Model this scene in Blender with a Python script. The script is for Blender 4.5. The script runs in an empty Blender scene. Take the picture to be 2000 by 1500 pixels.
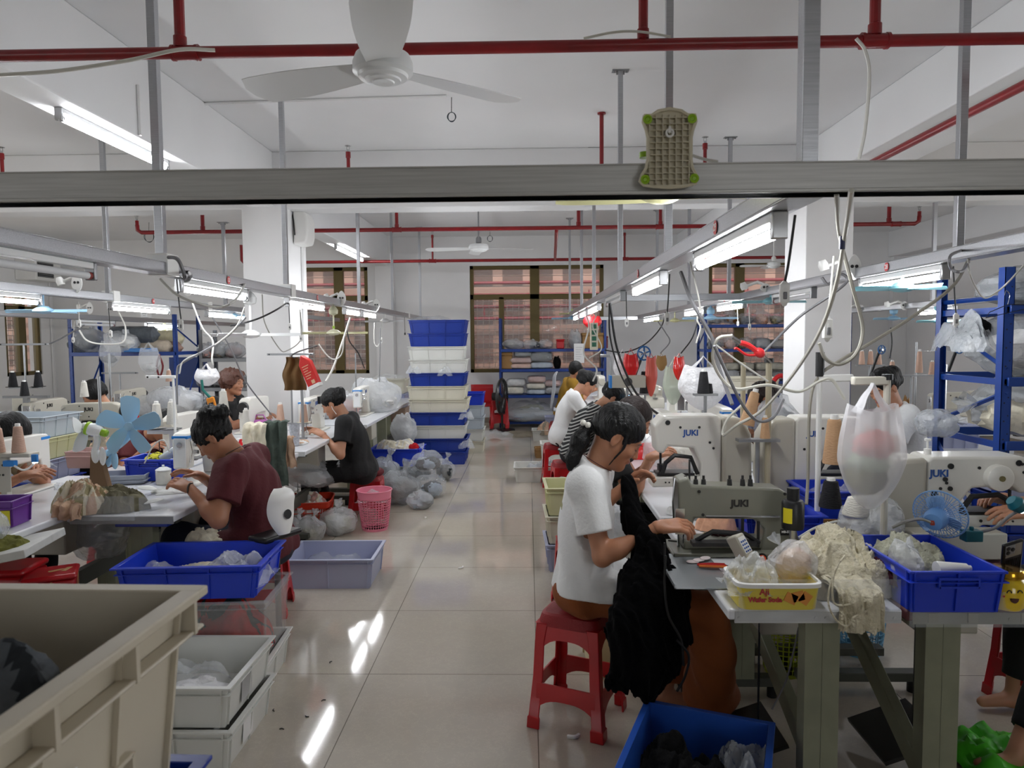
import bpy, math, random
import numpy as np
from mathutils import Vector, Matrix, noise as mnoise
R = math.radians
PI = math.pi
random.seed(7)
SC = bpy.context.scene
COL = SC.collection
# ---------------------------------------------------------------- camera
FPX = 1400.0
CAMZ = 1.59
YAW, PITCH, ROLL = math.atan(32/FPX), math.atan(88/FPX), 0.008
_f = Vector((-math.sin(YAW)*math.cos(PITCH), math.cos(YAW)*math.cos(PITCH), -math.sin(PITCH)))
_r0 = Vector((math.cos(YAW), math.sin(YAW), 0))
_u0 = _r0.cross(_f)
CR = _r0*math.cos(ROLL) - _u0*math.sin(ROLL)
CU = _u0*math.cos(ROLL) + _r0*math.sin(ROLL)
cam_d = bpy.data.cameras.new('camera')
cam = bpy.data.objects.new('camera', cam_d)
COL.objects.link(cam)
m = Matrix((CR, CU, -_f)).transposed().to_4x4()
m.translation = Vector((0, 0, CAMZ))
cam.matrix_world = m
cam_d.sensor_fit = 'HORIZONTAL'
cam_d.sensor_width = 36
cam_d.lens = 36*FPX/2000
cam_d.clip_start = 0.05
cam_d.dof.use_dof = True
cam_d.dof.focus_distance = 4.2
cam_d.dof.aperture_fstop = 7.5
SC.camera = cam
# ---------------------------------------------------------------- world, light, exposure
w = bpy.data.worlds.new('sky'); SC.world = w; w.use_nodes = True
bg = w.node_tree.nodes['Background']
bg.inputs[0].default_value = (0.95, 0.97, 1.0, 1)
bg.inputs[1].default_value = 2.2
TUBE_E = 46.0
SC.view_settings.view_transform = 'Standard'
SC.view_settings.look = 'None'
SC.view_settings.exposure = 0.70
SC.view_settings.gamma = 1
SC.view_settings.use_curve_mapping = False
SC.cycles.max_bounces = 8
SC.cycles.diffuse_bounces = 5
SC.cycles.glossy_bounces = 3
SC.cycles.transmission_bounces = 4
SC.cycles.transparent_max_bounces = 12
SC.cycles.use_denoising = True
SC.cycles.caustics_reflective = False
SC.cycles.caustics_refractive = False
SC.cycles.sample_clamp_indirect = 4
def ray(px, py):
 return (_f + CR*((px-1000)/FPX) + CU*((750-py)/FPX))
def PY(px, py, Y):
 d = ray(px, py); t = Y/d.y
 return Vector((d.x*t, Y, CAMZ+d.z*t))
def PZ(px, py, z):
 d = ray(px, py); t = (z-CAMZ)/d.z
 return Vector((d.x*t, d.y*t, z))
def PX(px, py, X):
 d = ray(px, py); t = X/d.x
 return Vector((X, d.y*t, CAMZ+d.z*t))
# ---------------------------------------------------------------- materials
def lin(c):
 if isinstance(c, str):
  c = [int(c[i:i+2], 16)/255 for i in (0, 2, 4)]
 return tuple((x/12.92 if x <= .04045 else ((x+.055)/1.055)**2.4) for x in c)
_M = {}
def mat(name, col='cccccc', rough=.5, metal=0, spec=.5, bump=0, bscale=40, var=0, vscale=6, alpha=1, emit=0,
  trans=0, sheen=0, stretch=None, coat=0, sss=0, col2=None, bdist=.01):
 if name in _M: return _M[name]
 m = bpy.data.materials.new(name); m.use_nodes = True
 nt = m.node_tree; N = nt.nodes; L = nt.links
 b = N['Principled BSDF']
 c = lin(col)
 b.inputs['Base Color'].default_value = (*c, 1)
 b.inputs['Roughness'].default_value = rough
 b.inputs['Metallic'].default_value = metal
 b.inputs['Specular IOR Level'].default_value = spec
 b.inputs['Alpha'].default_value = alpha
 if coat: b.inputs['Coat Weight'].default_value = coat; b.inputs['Coat Roughness'].default_value = .1
 if trans: b.inputs['Transmission Weight'].default_value = trans
 if sheen: b.inputs['Sheen Weight'].default_value = sheen
 if sss:
  b.inputs['Subsurface Weight'].default_value = sss
  b.inputs['Subsurface Radius'].default_value = (.012, .004, .002); b.inputs['Subsurface Scale'].default_value = 1
 if emit:
  b.inputs['Emission Color'].default_value = (*c, 1); b.inputs['Emission Strength'].default_value = emit
 if var or bump:
  tc = N.new('ShaderNodeTexCoord'); mp = N.new('ShaderNodeMapping')
  L.new(tc.outputs['Object'], mp.inputs[0])
  if stretch: mp.inputs['Scale'].default_value = stretch
 if var:
  n = N.new('ShaderNodeTexNoise'); n.inputs['Scale'].default_value = vscale; n.inputs['Detail'].default_value = 4
  L.new(mp.outputs[0], n.inputs['Vector'])
  r = N.new('ShaderNodeValToRGB')
  r.color_ramp.elements[0].position = .32; r.color_ramp.elements[1].position = .68
  if col2:
   r.color_ramp.elements[0].color = (*lin(col2), 1); r.color_ramp.elements[1].color = (*c, 1)
  else:
   r.color_ramp.elements[0].color = (*[x*(1-var) for x in c], 1)
   r.color_ramp.elements[1].color = (*[min(1, x*(1+var*.5)) for x in c], 1)
  L.new(n.outputs['Fac'], r.inputs[0]); L.new(r.outputs[0], b.inputs['Base Color'])
 if bump:
  n2 = N.new('ShaderNodeTexNoise'); n2.inputs['Scale'].default_value = bscale; n2.inputs['Detail'].default_value = 3
  L.new(mp.outputs[0], n2.inputs['Vector'])
  bp = N.new('ShaderNodeBump'); bp.inputs['Strength'].default_value = bump; bp.inputs['Distance'].default_value = bdist
  L.new(n2.outputs['Fac'], bp.inputs['Height']); L.new(bp.outputs[0], b.inputs['Normal'])
 _M[name] = m
 return m
# ---------------------------------------------------------------- mesh builder
def frame(d):
 d = Vector(d).normalized()
 a = Vector((0, 0, 1)) if abs(d.z) < .9 else Vector((1, 0, 0))
 u = d.cross(a).normalized(); v = d.cross(u).normalized()
 return u, v, d
class MB:
 def __init__(s): s.v = []; s.f = []; s.mi = []; s.cur = 0; s.mats = []
 def add(s, vs, fs):
  o = len(s.v); s.v.extend([tuple(x) for x in vs]); s.f.extend([tuple(i+o for i in f) for f in fs]); s.mi.extend([s.cur]*len(fs)); return s
 def use(s, m):
  if m not in s.mats: s.mats.append(m)
  s.cur = s.mats.index(m); return s
 def box(s, c, size, rot=None):
  x, y, z = [k/2 for k in size]
  vs = [Vector((sx*x, sy*y, sz*z)) for sx in (-1, 1) for sy in (-1, 1) for sz in (-1, 1)]
  if rot is not None: vs = [rot @ q for q in vs]
  vs = [q+Vector(c) for q in vs]
  return s.add(vs, [(0,1,3,2),(4,6,7,5),(0,4,5,1),(2,3,7,6),(0,2,6,4),(1,5,7,3)])
 def bb(s, x0, x1, y0, y1, z0, z1): return s.box(((x0+x1)/2, (y0+y1)/2, (z0+z1)/2), (abs(x1-x0), abs(y1-y0), abs(z1-z0)))
 def cyl(s, a, b, r, r2=None, n=12, cap=True):
  a = Vector(a); b = Vector(b); r2 = r if r2 is None else r2
  u, v, d = frame(b-a); vs = []
  for i in range(n):
   t = 2*PI*i/n; k = u*math.cos(t)+v*math.sin(t)
   vs.append(a+k*r); vs.append(b+k*r2)
  fs = [(2*i, 2*i+1, (2*i+3) % (2*n), (2*i+2) % (2*n)) for i in range(n)]
  if cap: fs.append(tuple(2*i for i in range(n))); fs.append(tuple(2*i+1 for i in reversed(range(n))))
  return s.add(vs, fs)
 def tube(s, pts, r, n=6, cap=True):
  pts = [Vector(p) for p in pts]; k = len(pts); vs = []; u = None
  for i, p in enumerate(pts):
   d = (pts[min(i+1, k-1)]-pts[max(i-1, 0)])
   d = d.normalized() if d.length > 1e-9 else Vector((0, 0, 1))
   if u is None: u, v, _ = frame(d)
   else:
    u = (u-d*u.dot(d)); u = u.normalized() if u.length > 1e-6 else frame(d)[0]; v = d.cross(u)
   rr = r[i] if isinstance(r, (list, tuple)) else r
   vs += [p+(u*math.cos(2*PI*j/n)+v*math.sin(2*PI*j/n))*rr for j in range(n)]
  fs = [(i*n+j, i*n+(j+1) % n, (i+1)*n+(j+1) % n, (i+1)*n+j) for i in range(k-1) for j in range(n)]
  if cap: fs.append(tuple(range(n))); fs.append(tuple((k-1)*n+j for j in reversed(range(n))))
  return s.add(vs, fs)
 def lathe(s, prof, o=(0, 0, 0), axis=(0, 0, 1), n=20):
  u, v, d = frame(axis); o = Vector(o); k = len(prof); vs = []
  for r, h in prof:
   vs += [o+d*h+(u*math.cos(2*PI*j/n)+v*math.sin(2*PI*j/n))*max(r, 1e-4) for j in range(n)]
  fs = [(i*n+j, i*n+(j+1) % n, (i+1)*n+(j+1) % n, (i+1)*n+j) for i in range(k-1) for j in range(n)]
  return s.add(vs, fs)
 def ball(s, c, r, n=12, rot=None):
  if not isinstance(r, (tuple, list)): r = (r, r, r)
  c = Vector(c); vs = []; h = max(4, n//2)
  for i in range(h+1):
   a = PI*i/h
   for j in range(n):
    b = 2*PI*j/n
    q = Vector((r[0]*math.sin(a)*math.cos(b), r[1]*math.sin(a)*math.sin(b), r[2]*math.cos(a)))
    vs.append(c+(rot @ q if rot is not None else q))
  return s.add(vs, [(i*n+j, (i+1)*n+j, (i+1)*n+(j+1) % n, i*n+(j+1) % n) for i in range(h) for j in range(n)])
 def prism(s, poly, a, b, plane='xz'):
  # polygon in a plane, extruded between a and b along the third axis
  def P(p, t):
   return {'xz': (p[0], t, p[1]), 'yz': (t, p[0], p[1]), 'xy': (p[0], p[1], t)}[plane]
  n = len(poly); vs = [P(p, a) for p in poly]+[P(p, b) for p in poly]
  fs = [(i, (i+1) % n, n+(i+1) % n, n+i) for i in range(n)]+[tuple(reversed(range(n))), tuple(range(n, 2*n))]
  return s.add(vs, fs)
 def grid(s, fn, nu, nv, closed_u=False):
  vs = [fn(i/(nu if closed_u else nu-1), j/(nv-1)) for i in range(nu) for j in range(nv)]
  fs = [(i*nv+j, ((i+1) % nu)*nv+j, ((i+1) % nu)*nv+j+1, i*nv+j+1) for i in range(nu if closed_u else nu-1) for j in range(nv-1)]
  return s.add(vs, fs)
 def sheet(s, fn, nu, nv, t=.002):
  # a surface given thickness by offsetting along its normals
  P = [[Vector(fn(i/(nu-1), j/(nv-1))) for j in range(nv)] for i in range(nu)]
  vs = []
  for side in (0, 1):
   for i in range(nu):
    for j in range(nv):
     a = P[min(i+1, nu-1)][j]-P[max(i-1, 0)][j]; b = P[i][min(j+1, nv-1)]-P[i][max(j-1, 0)]
     nn = a.cross(b); nn = nn.normalized() if nn.length > 1e-12 else Vector((0, 0, 1))
     vs.append(P[i][j]+nn*(t if side else 0))
  o = nu*nv; fs = []
  for i in range(nu-1):
   for j in range(nv-1):
    q = (i*nv+j, i*nv+j+1, (i+1)*nv+j+1, (i+1)*nv+j)
    fs.append(q); fs.append(tuple(k+o for k in reversed(q)))
  for i in range(nu-1):
   for j in (0, nv-1): fs.append((i*nv+j, (i+1)*nv+j, (i+1)*nv+j+o, i*nv+j+o))
  for j in range(nv-1):
   for i in (0, nu-1): fs.append((i*nv+j, i*nv+j+1, i*nv+j+1+o, i*nv+j+o))
  return s.add(vs, fs)
 def build(s, name, m=None, parent=None, bevel=0, seg=2, angle=35, sub=0):
  me = bpy.data.meshes.new(name)
  me.from_pydata(s.v, [], s.f)
  mats = list(s.mats)
  if m is not None: mats = [m]+[x for x in mats if x is not m] if not mats else mats
  for x in mats: me.materials.append(x)
  if len(mats) > 1: me.polygons.foreach_set('material_index', s.mi)
  me.polygons.foreach_set('use_smooth', [True]*len(me.polygons))
  me.update()
  try: me.set_sharp_from_angle(angle=R(angle))
  except Exception: pass
  o = bpy.data.objects.new(name, me); COL.objects.link(o)
  if parent is not None: o.parent = parent
  if bevel:
   b = o.modifiers.new('bevel', 'BEVEL'); b.width = bevel; b.segments = seg; b.limit_method = 'ANGLE'; b.angle_limit = R(40)
  if sub:
   b = o.modifiers.new('sub', 'SUBSURF'); b.levels = sub; b.render_levels = sub
  return o
def tag(o, label=None, cat=None, group=None, kind=None):
 if label: o['label'] = label
 if cat: o['category'] = cat
 if group: o['group'] = group
 if kind: o['kind'] = kind
 return o
def thing(name, label, cat, loc=(0, 0, 0), rz=0, group=None, rot=None):
 o = bpy.data.objects.new(name, None); COL.objects.link(o); o.empty_display_size = .1
 o.location = loc
 o.rotation_euler = rot if rot else (0, 0, rz)
 return tag(o, label, cat, group)
def copy_tree(o, label=None, loc=None, rz=None, group=None, parent=None):
 c = o.copy(); COL.objects.link(c)
 if parent is not None: c.parent = parent
 for ch in list(o.children): copy_tree(ch, parent=c)
 if label: c['label'] = label
 if group: c['group'] = group
 if loc is not None: c.location = loc
 if rz is not None: c.rotation_euler = (0, 0, rz)
 return c
def struct(name, mb, m, bevel=0):
 o = mb.build(name, m, bevel=bevel); o['kind'] = 'structure'; return o
def text(s, size, m, parent, loc, rot, name='lettering', bold=0, ext=.0006, align='CENTER'):
 c = bpy.data.curves.new(name, 'FONT'); c.body = s; c.size = size; c.extrude = ext; c.offset = bold
 c.align_x = align; c.align_y = 'CENTER'; c.resolution_u = 3
 t = bpy.data.objects.new(name, c); COL.objects.link(t)
 dg = bpy.context.evaluated_depsgraph_get()
 me = bpy.data.meshes.new_from_object(t.evaluated_get(dg))
 bpy.data.objects.remove(t); me.materials.clear(); me.materials.append(m)
 o = bpy.data.objects.new(name, me); COL.objects.link(o)
 if parent is not None: o.parent = parent
 o.location = loc; o.rotation_euler = rot
 return o
def wobble(p, s=1.0, seed=0):
 p = Vector(p)*s+Vector((seed*7.13, seed*3.7, seed*5.1))
 return mnoise.noise(p)
def catmull(pts, k=6):
 pts = [Vector(p) for p in pts]
 if len(pts) < 3: return pts
 P = [pts[0]*2-pts[1]]+pts+[pts[-1]*2-pts[-2]]; out = []
 for i in range(1, len(P)-2):
  a, b, c, d = P[i-1:i+3]
  for j in range(k):
   t = j/k
   out.append(.5*((2*b)+(c-a)*t+(2*a-5*b+4*c-d)*t*t+(3*b-a-3*c+d)*t*t*t))
 out.append(pts[-1]); return out
# ---------------------------------------------------------------- implicit bodies (numpy)
def sd_cone(P, a, b, ra, rb):
 a = np.asarray(a, np.float32); b = np.asarray(b, np.float32)
 ba = b-a; l2 = max(float(ba@ba), 1e-9)
 pa = P-a; t = np.clip(pa@ba/l2, 0, 1)
 return np.sqrt(((pa-t[:, None]*ba)**2).sum(1))-(ra+(rb-ra)*t)
def sd_ell(P, c, r, M=None):
 q = P-np.asarray(c, np.float32)
 if M is not None: q = q@np.asarray(M, np.float32)      # columns of M are the ellipsoid's axes
 r = np.asarray(r, np.float32)
 k0 = np.sqrt(((q/r)**2).sum(1)); k1 = np.sqrt(((q/(r*r))**2).sum(1))
 return k0*(k0-1)/np.maximum(k1, 1e-6)
def smin(a, b, k):
 if k <= 0: return np.minimum(a, b)
 h = np.clip(.5+.5*(b-a)/k, 0, 1)
 return b*(1-h)+a*h-k*h*(1-h)
def ev(P, prims):
 d = np.full(len(P), 9., np.float32)
 for q in prims:
  t = q[0]
  if t == 'c': d = smin(d, sd_cone(P, *q[1:5]), q[5])
  elif t == 'e': d = smin(d, sd_ell(P, q[1], q[2], q[3]), q[4])
  elif t == '-e': d = -smin(-d, sd_ell(P, q[1], q[2], q[3]), q[4])
  elif t == 'cut':   # keep the side where (p-c).n < 0
   d = np.maximum(d, (P-np.asarray(q[1], np.float32))@np.asarray(q[2], np.float32))
  elif t == 'cutb':  # remove what is beyond plane n at c but only near c
   pl = (P-np.asarray(q[1], np.float32))@np.asarray(q[2], np.float32)
   near = np.sqrt(((P-np.asarray(q[1], np.float32))**2).sum(1))-q[3]
   d = np.where(near < 0, np.maximum(d, pl), d)
  elif t == 'n':     # folds: amplitude, frequency, stretch
   a, fr, st = q[1:4]; rs = np.random.RandomState(q[4])
   acc = 0
   for i in range(5):
    k = rs.normal(size=3)*np.asarray(st)*fr*(1+.5*i); ph = rs.uniform(0, 6.3)
    k2 = rs.normal(size=3)*fr*.5
    acc = acc+np.sin(P@k.astype(np.float32)+ph+1.5*np.sin(P@k2.astype(np.float32)))/(1+.5*i)
   d = d+a*acc.astype(np.float32)
  elif t == 'g': d = smin(d, ev(P, q[1]), q[2])
 return d
def bounds(prims):
 lo = []; hi = []
 for q in prims:
  if q[0] == 'c':
   for p, r in ((q[1], q[3]), (q[2], q[4])):
    lo.append(np.array(p)-r); hi.append(np.array(p)+r)
  elif q[0] == 'e':
   r = max(q[2]); lo.append(np.array(q[1])-r); hi.append(np.array(q[1])+r)
  elif q[0] == 'g':
   a, b = bounds(q[1]); lo.append(a); hi.append(b)
 return np.min(lo, 0), np.max(hi, 0)
def isosurf(prims, h):
 lo, hi = bounds(prims); lo = lo-4*h; hi = hi+4*h
 B = 8
 nb = np.ceil((hi-lo)/(h*B)).astype(int)+1
 n = nb*B+1
 gi = np.stack(np.meshgrid(*[np.arange(k) for k in nb], indexing='ij'), -1).reshape(-1, 3)
 C = (lo+(gi+.5)*B*h).astype(np.float32)
 dc = ev(C, prims)
 F = np.full(n, 1., np.float32)
 act = np.abs(dc) < B*h*1.15
 for g, dd in zip(gi[~act], dc[~act]):
  if dd < 0: F[g[0]*B:g[0]*B+B+1, g[1]*B:g[1]*B+B+1, g[2]*B:g[2]*B+B+1] = -1
 ga = gi[act]
 loc = np.stack(np.meshgrid(*[np.arange(B+1)]*3, indexing='ij'), -1).reshape(-1, 3)
 for s in range(0, len(ga), 400):
  g = ga[s:s+400]
  idx = (g[:, None, :]*B+loc[None]).reshape(-1, 3)
  d = ev((lo+idx*h).astype(np.float32), prims)
  F[idx[:, 0], idx[:, 1], idx[:, 2]] = d
 ins = F < 0
 c8 = sum(ins[a:n[0]-1+a, b:n[1]-1+b, c:n[2]-1+c].astype(np.int8) for a in (0, 1) for b in (0, 1) for c in (0, 1))
 cells = np.argwhere((c8 > 0) & (c8 < 8))
 id_ = np.full(c8.shape, -1, np.int32); id_[cells[:, 0], cells[:, 1], cells[:, 2]] = np.arange(len(cells))
 acc = np.zeros((len(cells), 3)); cnt = np.zeros(len(cells))
 cor = [(a, b, c) for a in (0, 1) for b in (0, 1) for c in (0, 1)]
 V = {q: F[cells[:, 0]+q[0], cells[:, 1]+q[1], cells[:, 2]+q[2]] for q in cor}
 for q in cor:
  for ax in range(3):
   if q[ax]: continue
   q2 = list(q); q2[ax] = 1; q2 = tuple(q2)
   a, b = V[q], V[q2]; mk = (a < 0) != (b < 0)
   t = np.where(mk, a/np.where(mk, a-b, 1), 0)
   p = np.zeros((len(cells), 3)); p += q; p[:, ax] += t
   acc[mk] += p[mk]; cnt[mk] += 1
 verts = lo+(cells+acc/cnt[:, None])*h
 faces = []
 for ax in range(3):
  sl = [slice(0, n[i]) for i in range(3)]; s2 = list(sl); sl[ax] = slice(0, n[ax]-1); s2[ax] = slice(1, n[ax])
  A = ins[tuple(sl)]; Bn = ins[tuple(s2)]
  e = np.argwhere(A != Bn); u, v = [(1, 2), (2, 0), (0, 1)][ax]
  e = e[(e[:, u] > 0) & (e[:, v] > 0)]
  def cid(du, dv):
   k = e.copy(); k[:, u] -= du; k[:, v] -= dv
   return id_[k[:, 0], k[:, 1], k[:, 2]]
  q = np.stack([cid(1, 1), cid(0, 1), cid(0, 0), cid(1, 0)], 1)
  fl = ~A[e[:, 0], e[:, 1], e[:, 2]]
  q[fl] = q[fl][:, ::-1]
  q = q[(q >= 0).all(1)]
  faces.append(q)
 return verts, np.concatenate(faces)
def iso(name, prims, h, m, parent=None, smooth=0):
 v, f = isosurf(prims, h)
 me = bpy.data.meshes.new(name); me.from_pydata(v.tolist(), [], f.tolist())
 me.materials.append(m); me.polygons.foreach_set('use_smooth', [True]*len(me.polygons)); me.update()
 o = bpy.data.objects.new(name, me); COL.objects.link(o)
 if parent is not None: o.parent = parent
 if smooth:
  s = o.modifiers.new('smooth', 'SMOOTH'); s.factor = .5; s.iterations = smooth
 return o
# ================================================================ MATERIALS
WALL = mat('wall_paint', 'e6e6e6', .75, bump=.08, bscale=9, var=.05, vscale=1.2)
CEIL = mat('ceiling_paint', 'e6e7e8', .8, bump=.1, bscale=5, var=.05, vscale=.7)
ALU = mat('aluminium', 'b4b6ba', .3, .85, var=.12, vscale=30, stretch=(.3, 8, 8), bump=.03, bscale=60)
ALUX = mat('aluminium_cross', 'bcbcb9', .42, .3, var=.14, vscale=14, stretch=(.4, 1, 14))
GREYM = mat('grey_metal', '9a9c9e', .35, .8)
STEEL = mat('steel', 'c9cacc', .22, 1)
DSTEEL = mat('dark_steel', '4a4a4a', .35, .8)
REDP = mat('red_pipe_paint', '82171c', .28, var=.15, vscale=12)
WHT = mat('white_plastic', 'e9e9e6', .35)
WHTG = mat('white_gloss', 'eceeee', .2, coat=.3)
OFFW = mat('cream_plastic', 'd8d3c0', .42, var=.05, vscale=3)
BLK = mat('black_plastic', '121214', .4)
BLKR = mat('black_rubber', '0b0b0c', .6)
GRNL = mat('lime_plastic', '8fb81e', .35)
LBLUE = mat('pale_blue_plastic', '9ec9e6', .3)
AQUA = mat('aqua_plastic', '8cc9d6', .3)
YELP = mat('pale_yellow_plastic', 'd5d3a0', .35)
BLUEC = mat('blue_plastic', '17348f', .32, var=.06, vscale=4)
BLUEB = mat('bright_blue_plastic', '1c3bc0', .3, var=.06, vscale=4)
RACKB = mat('rack_blue_paint', '123a86', .35, var=.1, vscale=8)
CREAMC = mat('cream_crate', 'd7d3c2', .4, var=.05, vscale=3)
WHITEC = mat('white_crate', 'd6d7d2', .4, var=.05, vscale=3)
YELC = mat('pale_yellow_crate', 'd3d2a8', .4, var=.05, vscale=3)
GREYC = mat('grey_crate', '9aa0ac', .4, var=.05, vscale=3)
LAVC = mat('lavender_crate', 'a7acc6', .4, var=.05, vscale=3)
PBLC = mat('pale_blue_crate', 'b9c3cb', .4, var=.05, vscale=3)
REDS = mat('red_plastic', 'b4141c', .3, var=.05, vscale=5)
REDD = mat('dark_red_plastic', '8d0f16', .5, bump=.3, bscale=180)
ORNG = mat('orange_red_plastic', 'c8341c', .35)
PINKP = mat('pink_plastic', 'e8869c', .35)
TUBE = mat('tube_light', 'fafcff', .3, emit=TUBE_E)
TUBEOFF = mat('tube_unlit', 'd8dadc', .25)
CARD = mat('cardboard', '9c7748', .8, var=.1)
PAPER = mat('paper', 'e6e6e6', .8)
CONE_P = mat('pink_thread', 'c6a491', .8, bump=.5, bscale=300, stretch=(.2, .2, 1))
CONE_W = mat('white_thread', 'd9d6cd', .8, bump=.5, bscale=300, stretch=(.2, .2, 1))
CONE_T = mat('beige_thread', 'c79f78', .8, bump=.5, bscale=300, stretch=(.2, .2, 1))
CONE_B = mat('black_thread', '0d0d12', .8, bump=.5, bscale=300, stretch=(.2, .2, 1))
CABW = mat('white_cable', 'c9c8c2', .45)
CABG = mat('grey_cable', '77777a', .45)
CABB = mat('black_cable', '141416', .45)
TABW = mat('table_laminate', 'dcdee2', .22, var=.04, vscale=4)
TABG = mat('table_leg_paint', '83856f', .45, var=.16, vscale=7)
TABD = mat('table_leg_dark', '45473f', .5, var=.15, vscale=7)
EDGE = mat('table_edge_strip', 'bfc1c1', .4, var=.15, vscale=9)
JUKIW = mat('machine_white', 'dfddd5', .3, coat=.2, var=.03, vscale=5)
JUKIG = mat('machine_grey', '77776b', .32, coat=.3, var=.06, vscale=8)
JUKID = mat('machine_beige', 'b7b3a6', .4)
LOGOB = mat('logo_blue', '1f4f9a', .4)
LOGOK = mat('logo_black', '0e0e0e', .4)
BLUEL = mat('accent_blue', '1f7fd0', .35)
def film(name, col, alpha, rough=.2, bump=.9, bs=20, spec=.8):
 return mat(name, col, rough, alpha=alpha, bump=bump, bscale=bs, spec=spec, bdist=.03)
FILM = film('clear_film', 'e4e8ec', .42)
FILMW = film('white_film', 'f2f2f4', .72, .28)
FILMG = film('grey_film', 'b9bec4', .5)
FILMR = film('red_film', 'd8181c', .9, .25)
FILMT = film('thin_film', 'e8ecf0', .3, .12)
ACRY = mat('acrylic', 'dfe6ee', .05, alpha=.13, spec=.8)
GLASS = mat('window_glass', 'c8d4da', .03, alpha=.14, spec=.8)
BRONZE = mat('window_bronze', '62552f', .35, .35)
def cloth(name, col, bump=.5, bs=28, col2=None, rough=.9):
 return mat(name, col, rough, bump=bump, bscale=bs, var=.25, vscale=11, col2=col2, bdist=.02, spec=.2)
FB = {k: cloth('fabric_'+k, c) for k, c in dict(black='060607', cream='d6cdb6', olive='74705c', beige='c9a98f', white='dcdcda', grey='5f6469',
  charcoal='35393d', taupe='8d8474', pink='d8b2a4', blush='c89a90', green='4c5750', moss='6a6a34', maroon='3a1426', paleblue='a9b7c6', red='b01c22',
  peach='e0ab8c', ivory='e6dfc9', mix='8e8f92', khaki='a39a77', brown='6b4523').items()}
# floor: polished veined tiles
def floor_mat():
 m = bpy.data.materials.new('polished_tiles'); m.use_nodes = True
 nt = m.node_tree; N = nt.nodes; L = nt.links; b = N['Principled BSDF']
 tc = N.new('ShaderNodeTexCoord'); mp = N.new('ShaderNodeMapping')
 L.new(tc.outputs['Object'], mp.inputs[0]); mp.inputs['Location'].default_value = (-.03, .69, 0)
 br = N.new('ShaderNodeTexBrick'); br.offset = 0; br.inputs['Scale'].default_value = 1
 br.inputs['Brick Width'].default_value = .8; br.inputs['Row Height'].default_value = .8
 br.inputs['Mortar Size'].default_value = .0022; br.inputs['Mortar Smooth'].default_value = .1
 br.inputs['Color1'].default_value = (*lin('bdb5a9'), 1); br.inputs['Color2'].default_value = (*lin('b7afa3'), 1)
 br.inputs['Mortar'].default_value = (*lin('6e675e'), 1)
 L.new(mp.outputs[0], br.inputs['Vector'])
 n = N.new('ShaderNodeTexNoise'); n.inputs['Scale'].default_value = 7; n.inputs['Detail'].default_value = 8; n.inputs['Roughness'].default_value = .7
 L.new(mp.outputs[0], n.inputs['Vector'])
 va = N.new('ShaderNodeVectorMath'); va.operation = 'MULTIPLY_ADD'
 va.inputs[1].default_value = (.6, .6, .6); L.new(n.outputs['Color'], va.inputs[0]); L.new(mp.outputs[0], va.inputs[2])
 v = N.new('ShaderNodeTexVoronoi'); v.feature = 'DISTANCE_TO_EDGE'; v.inputs['Scale'].default_value = 9
 L.new(va.outputs[0], v.inputs['Vector'])
 r = N.new('ShaderNodeValToRGB'); r.color_ramp.elements[0].position = 0; r.color_ramp.elements[1].position = .035
 r.color_ramp.elements[0].color = (1.16, 1.15, 1.13, 1); r.color_ramp.elements[1].color = (1, 1, 1, 1)
 L.new(v.outputs['Distance'], r.inputs[0])
 n2 = N.new('ShaderNodeTexNoise'); n2.inputs['Scale'].default_value = 1.3; n2.inputs['Detail'].default_value = 5
 L.new(mp.outputs[0], n2.inputs['Vector'])
 r2 = N.new('ShaderNodeValToRGB'); r2.color_ramp.elements[0].position = .35; r2.color_ramp.elements[1].position = .65
 r2.color_ramp.elements[0].color = (.93, .92, .9, 1); r2.color_ramp.elements[1].color = (1.04, 1.04, 1.04, 1)
 L.new(n2.outputs['Fac'], r2.inputs[0])
 m1 = N.new('ShaderNodeMix'); m1.data_type = 'RGBA'; m1.blend_type = 'MULTIPLY'; m1.inputs[0].default_value = 1
 L.new(br.outputs['Color'], m1.inputs[6]); L.new(r.outputs[0], m1.inputs[7])
 m2 = N.new('ShaderNodeMix'); m2.data_type = 'RGBA'; m2.blend_type = 'MULTIPLY'; m2.inputs[0].default_value = 1
 L.new(m1.outputs[2], m2.inputs[6]); L.new(r2.outputs[0], m2.inputs[7]); L.new(m2.outputs[2], b.inputs['Base Color'])
 b.inputs['Roughness'].default_value = .07; b.inputs['Specular IOR Level'].default_value = .6
 bp = N.new('ShaderNodeBump'); bp.inputs['Strength'].default_value = .06; bp.inputs['Distance'].default_value = .004
 L.new(n2.outputs['Fac'], bp.inputs['Height']); L.new(bp.outputs[0], b.inputs['Normal'])
 return m
FLOOR = floor_mat()
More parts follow.
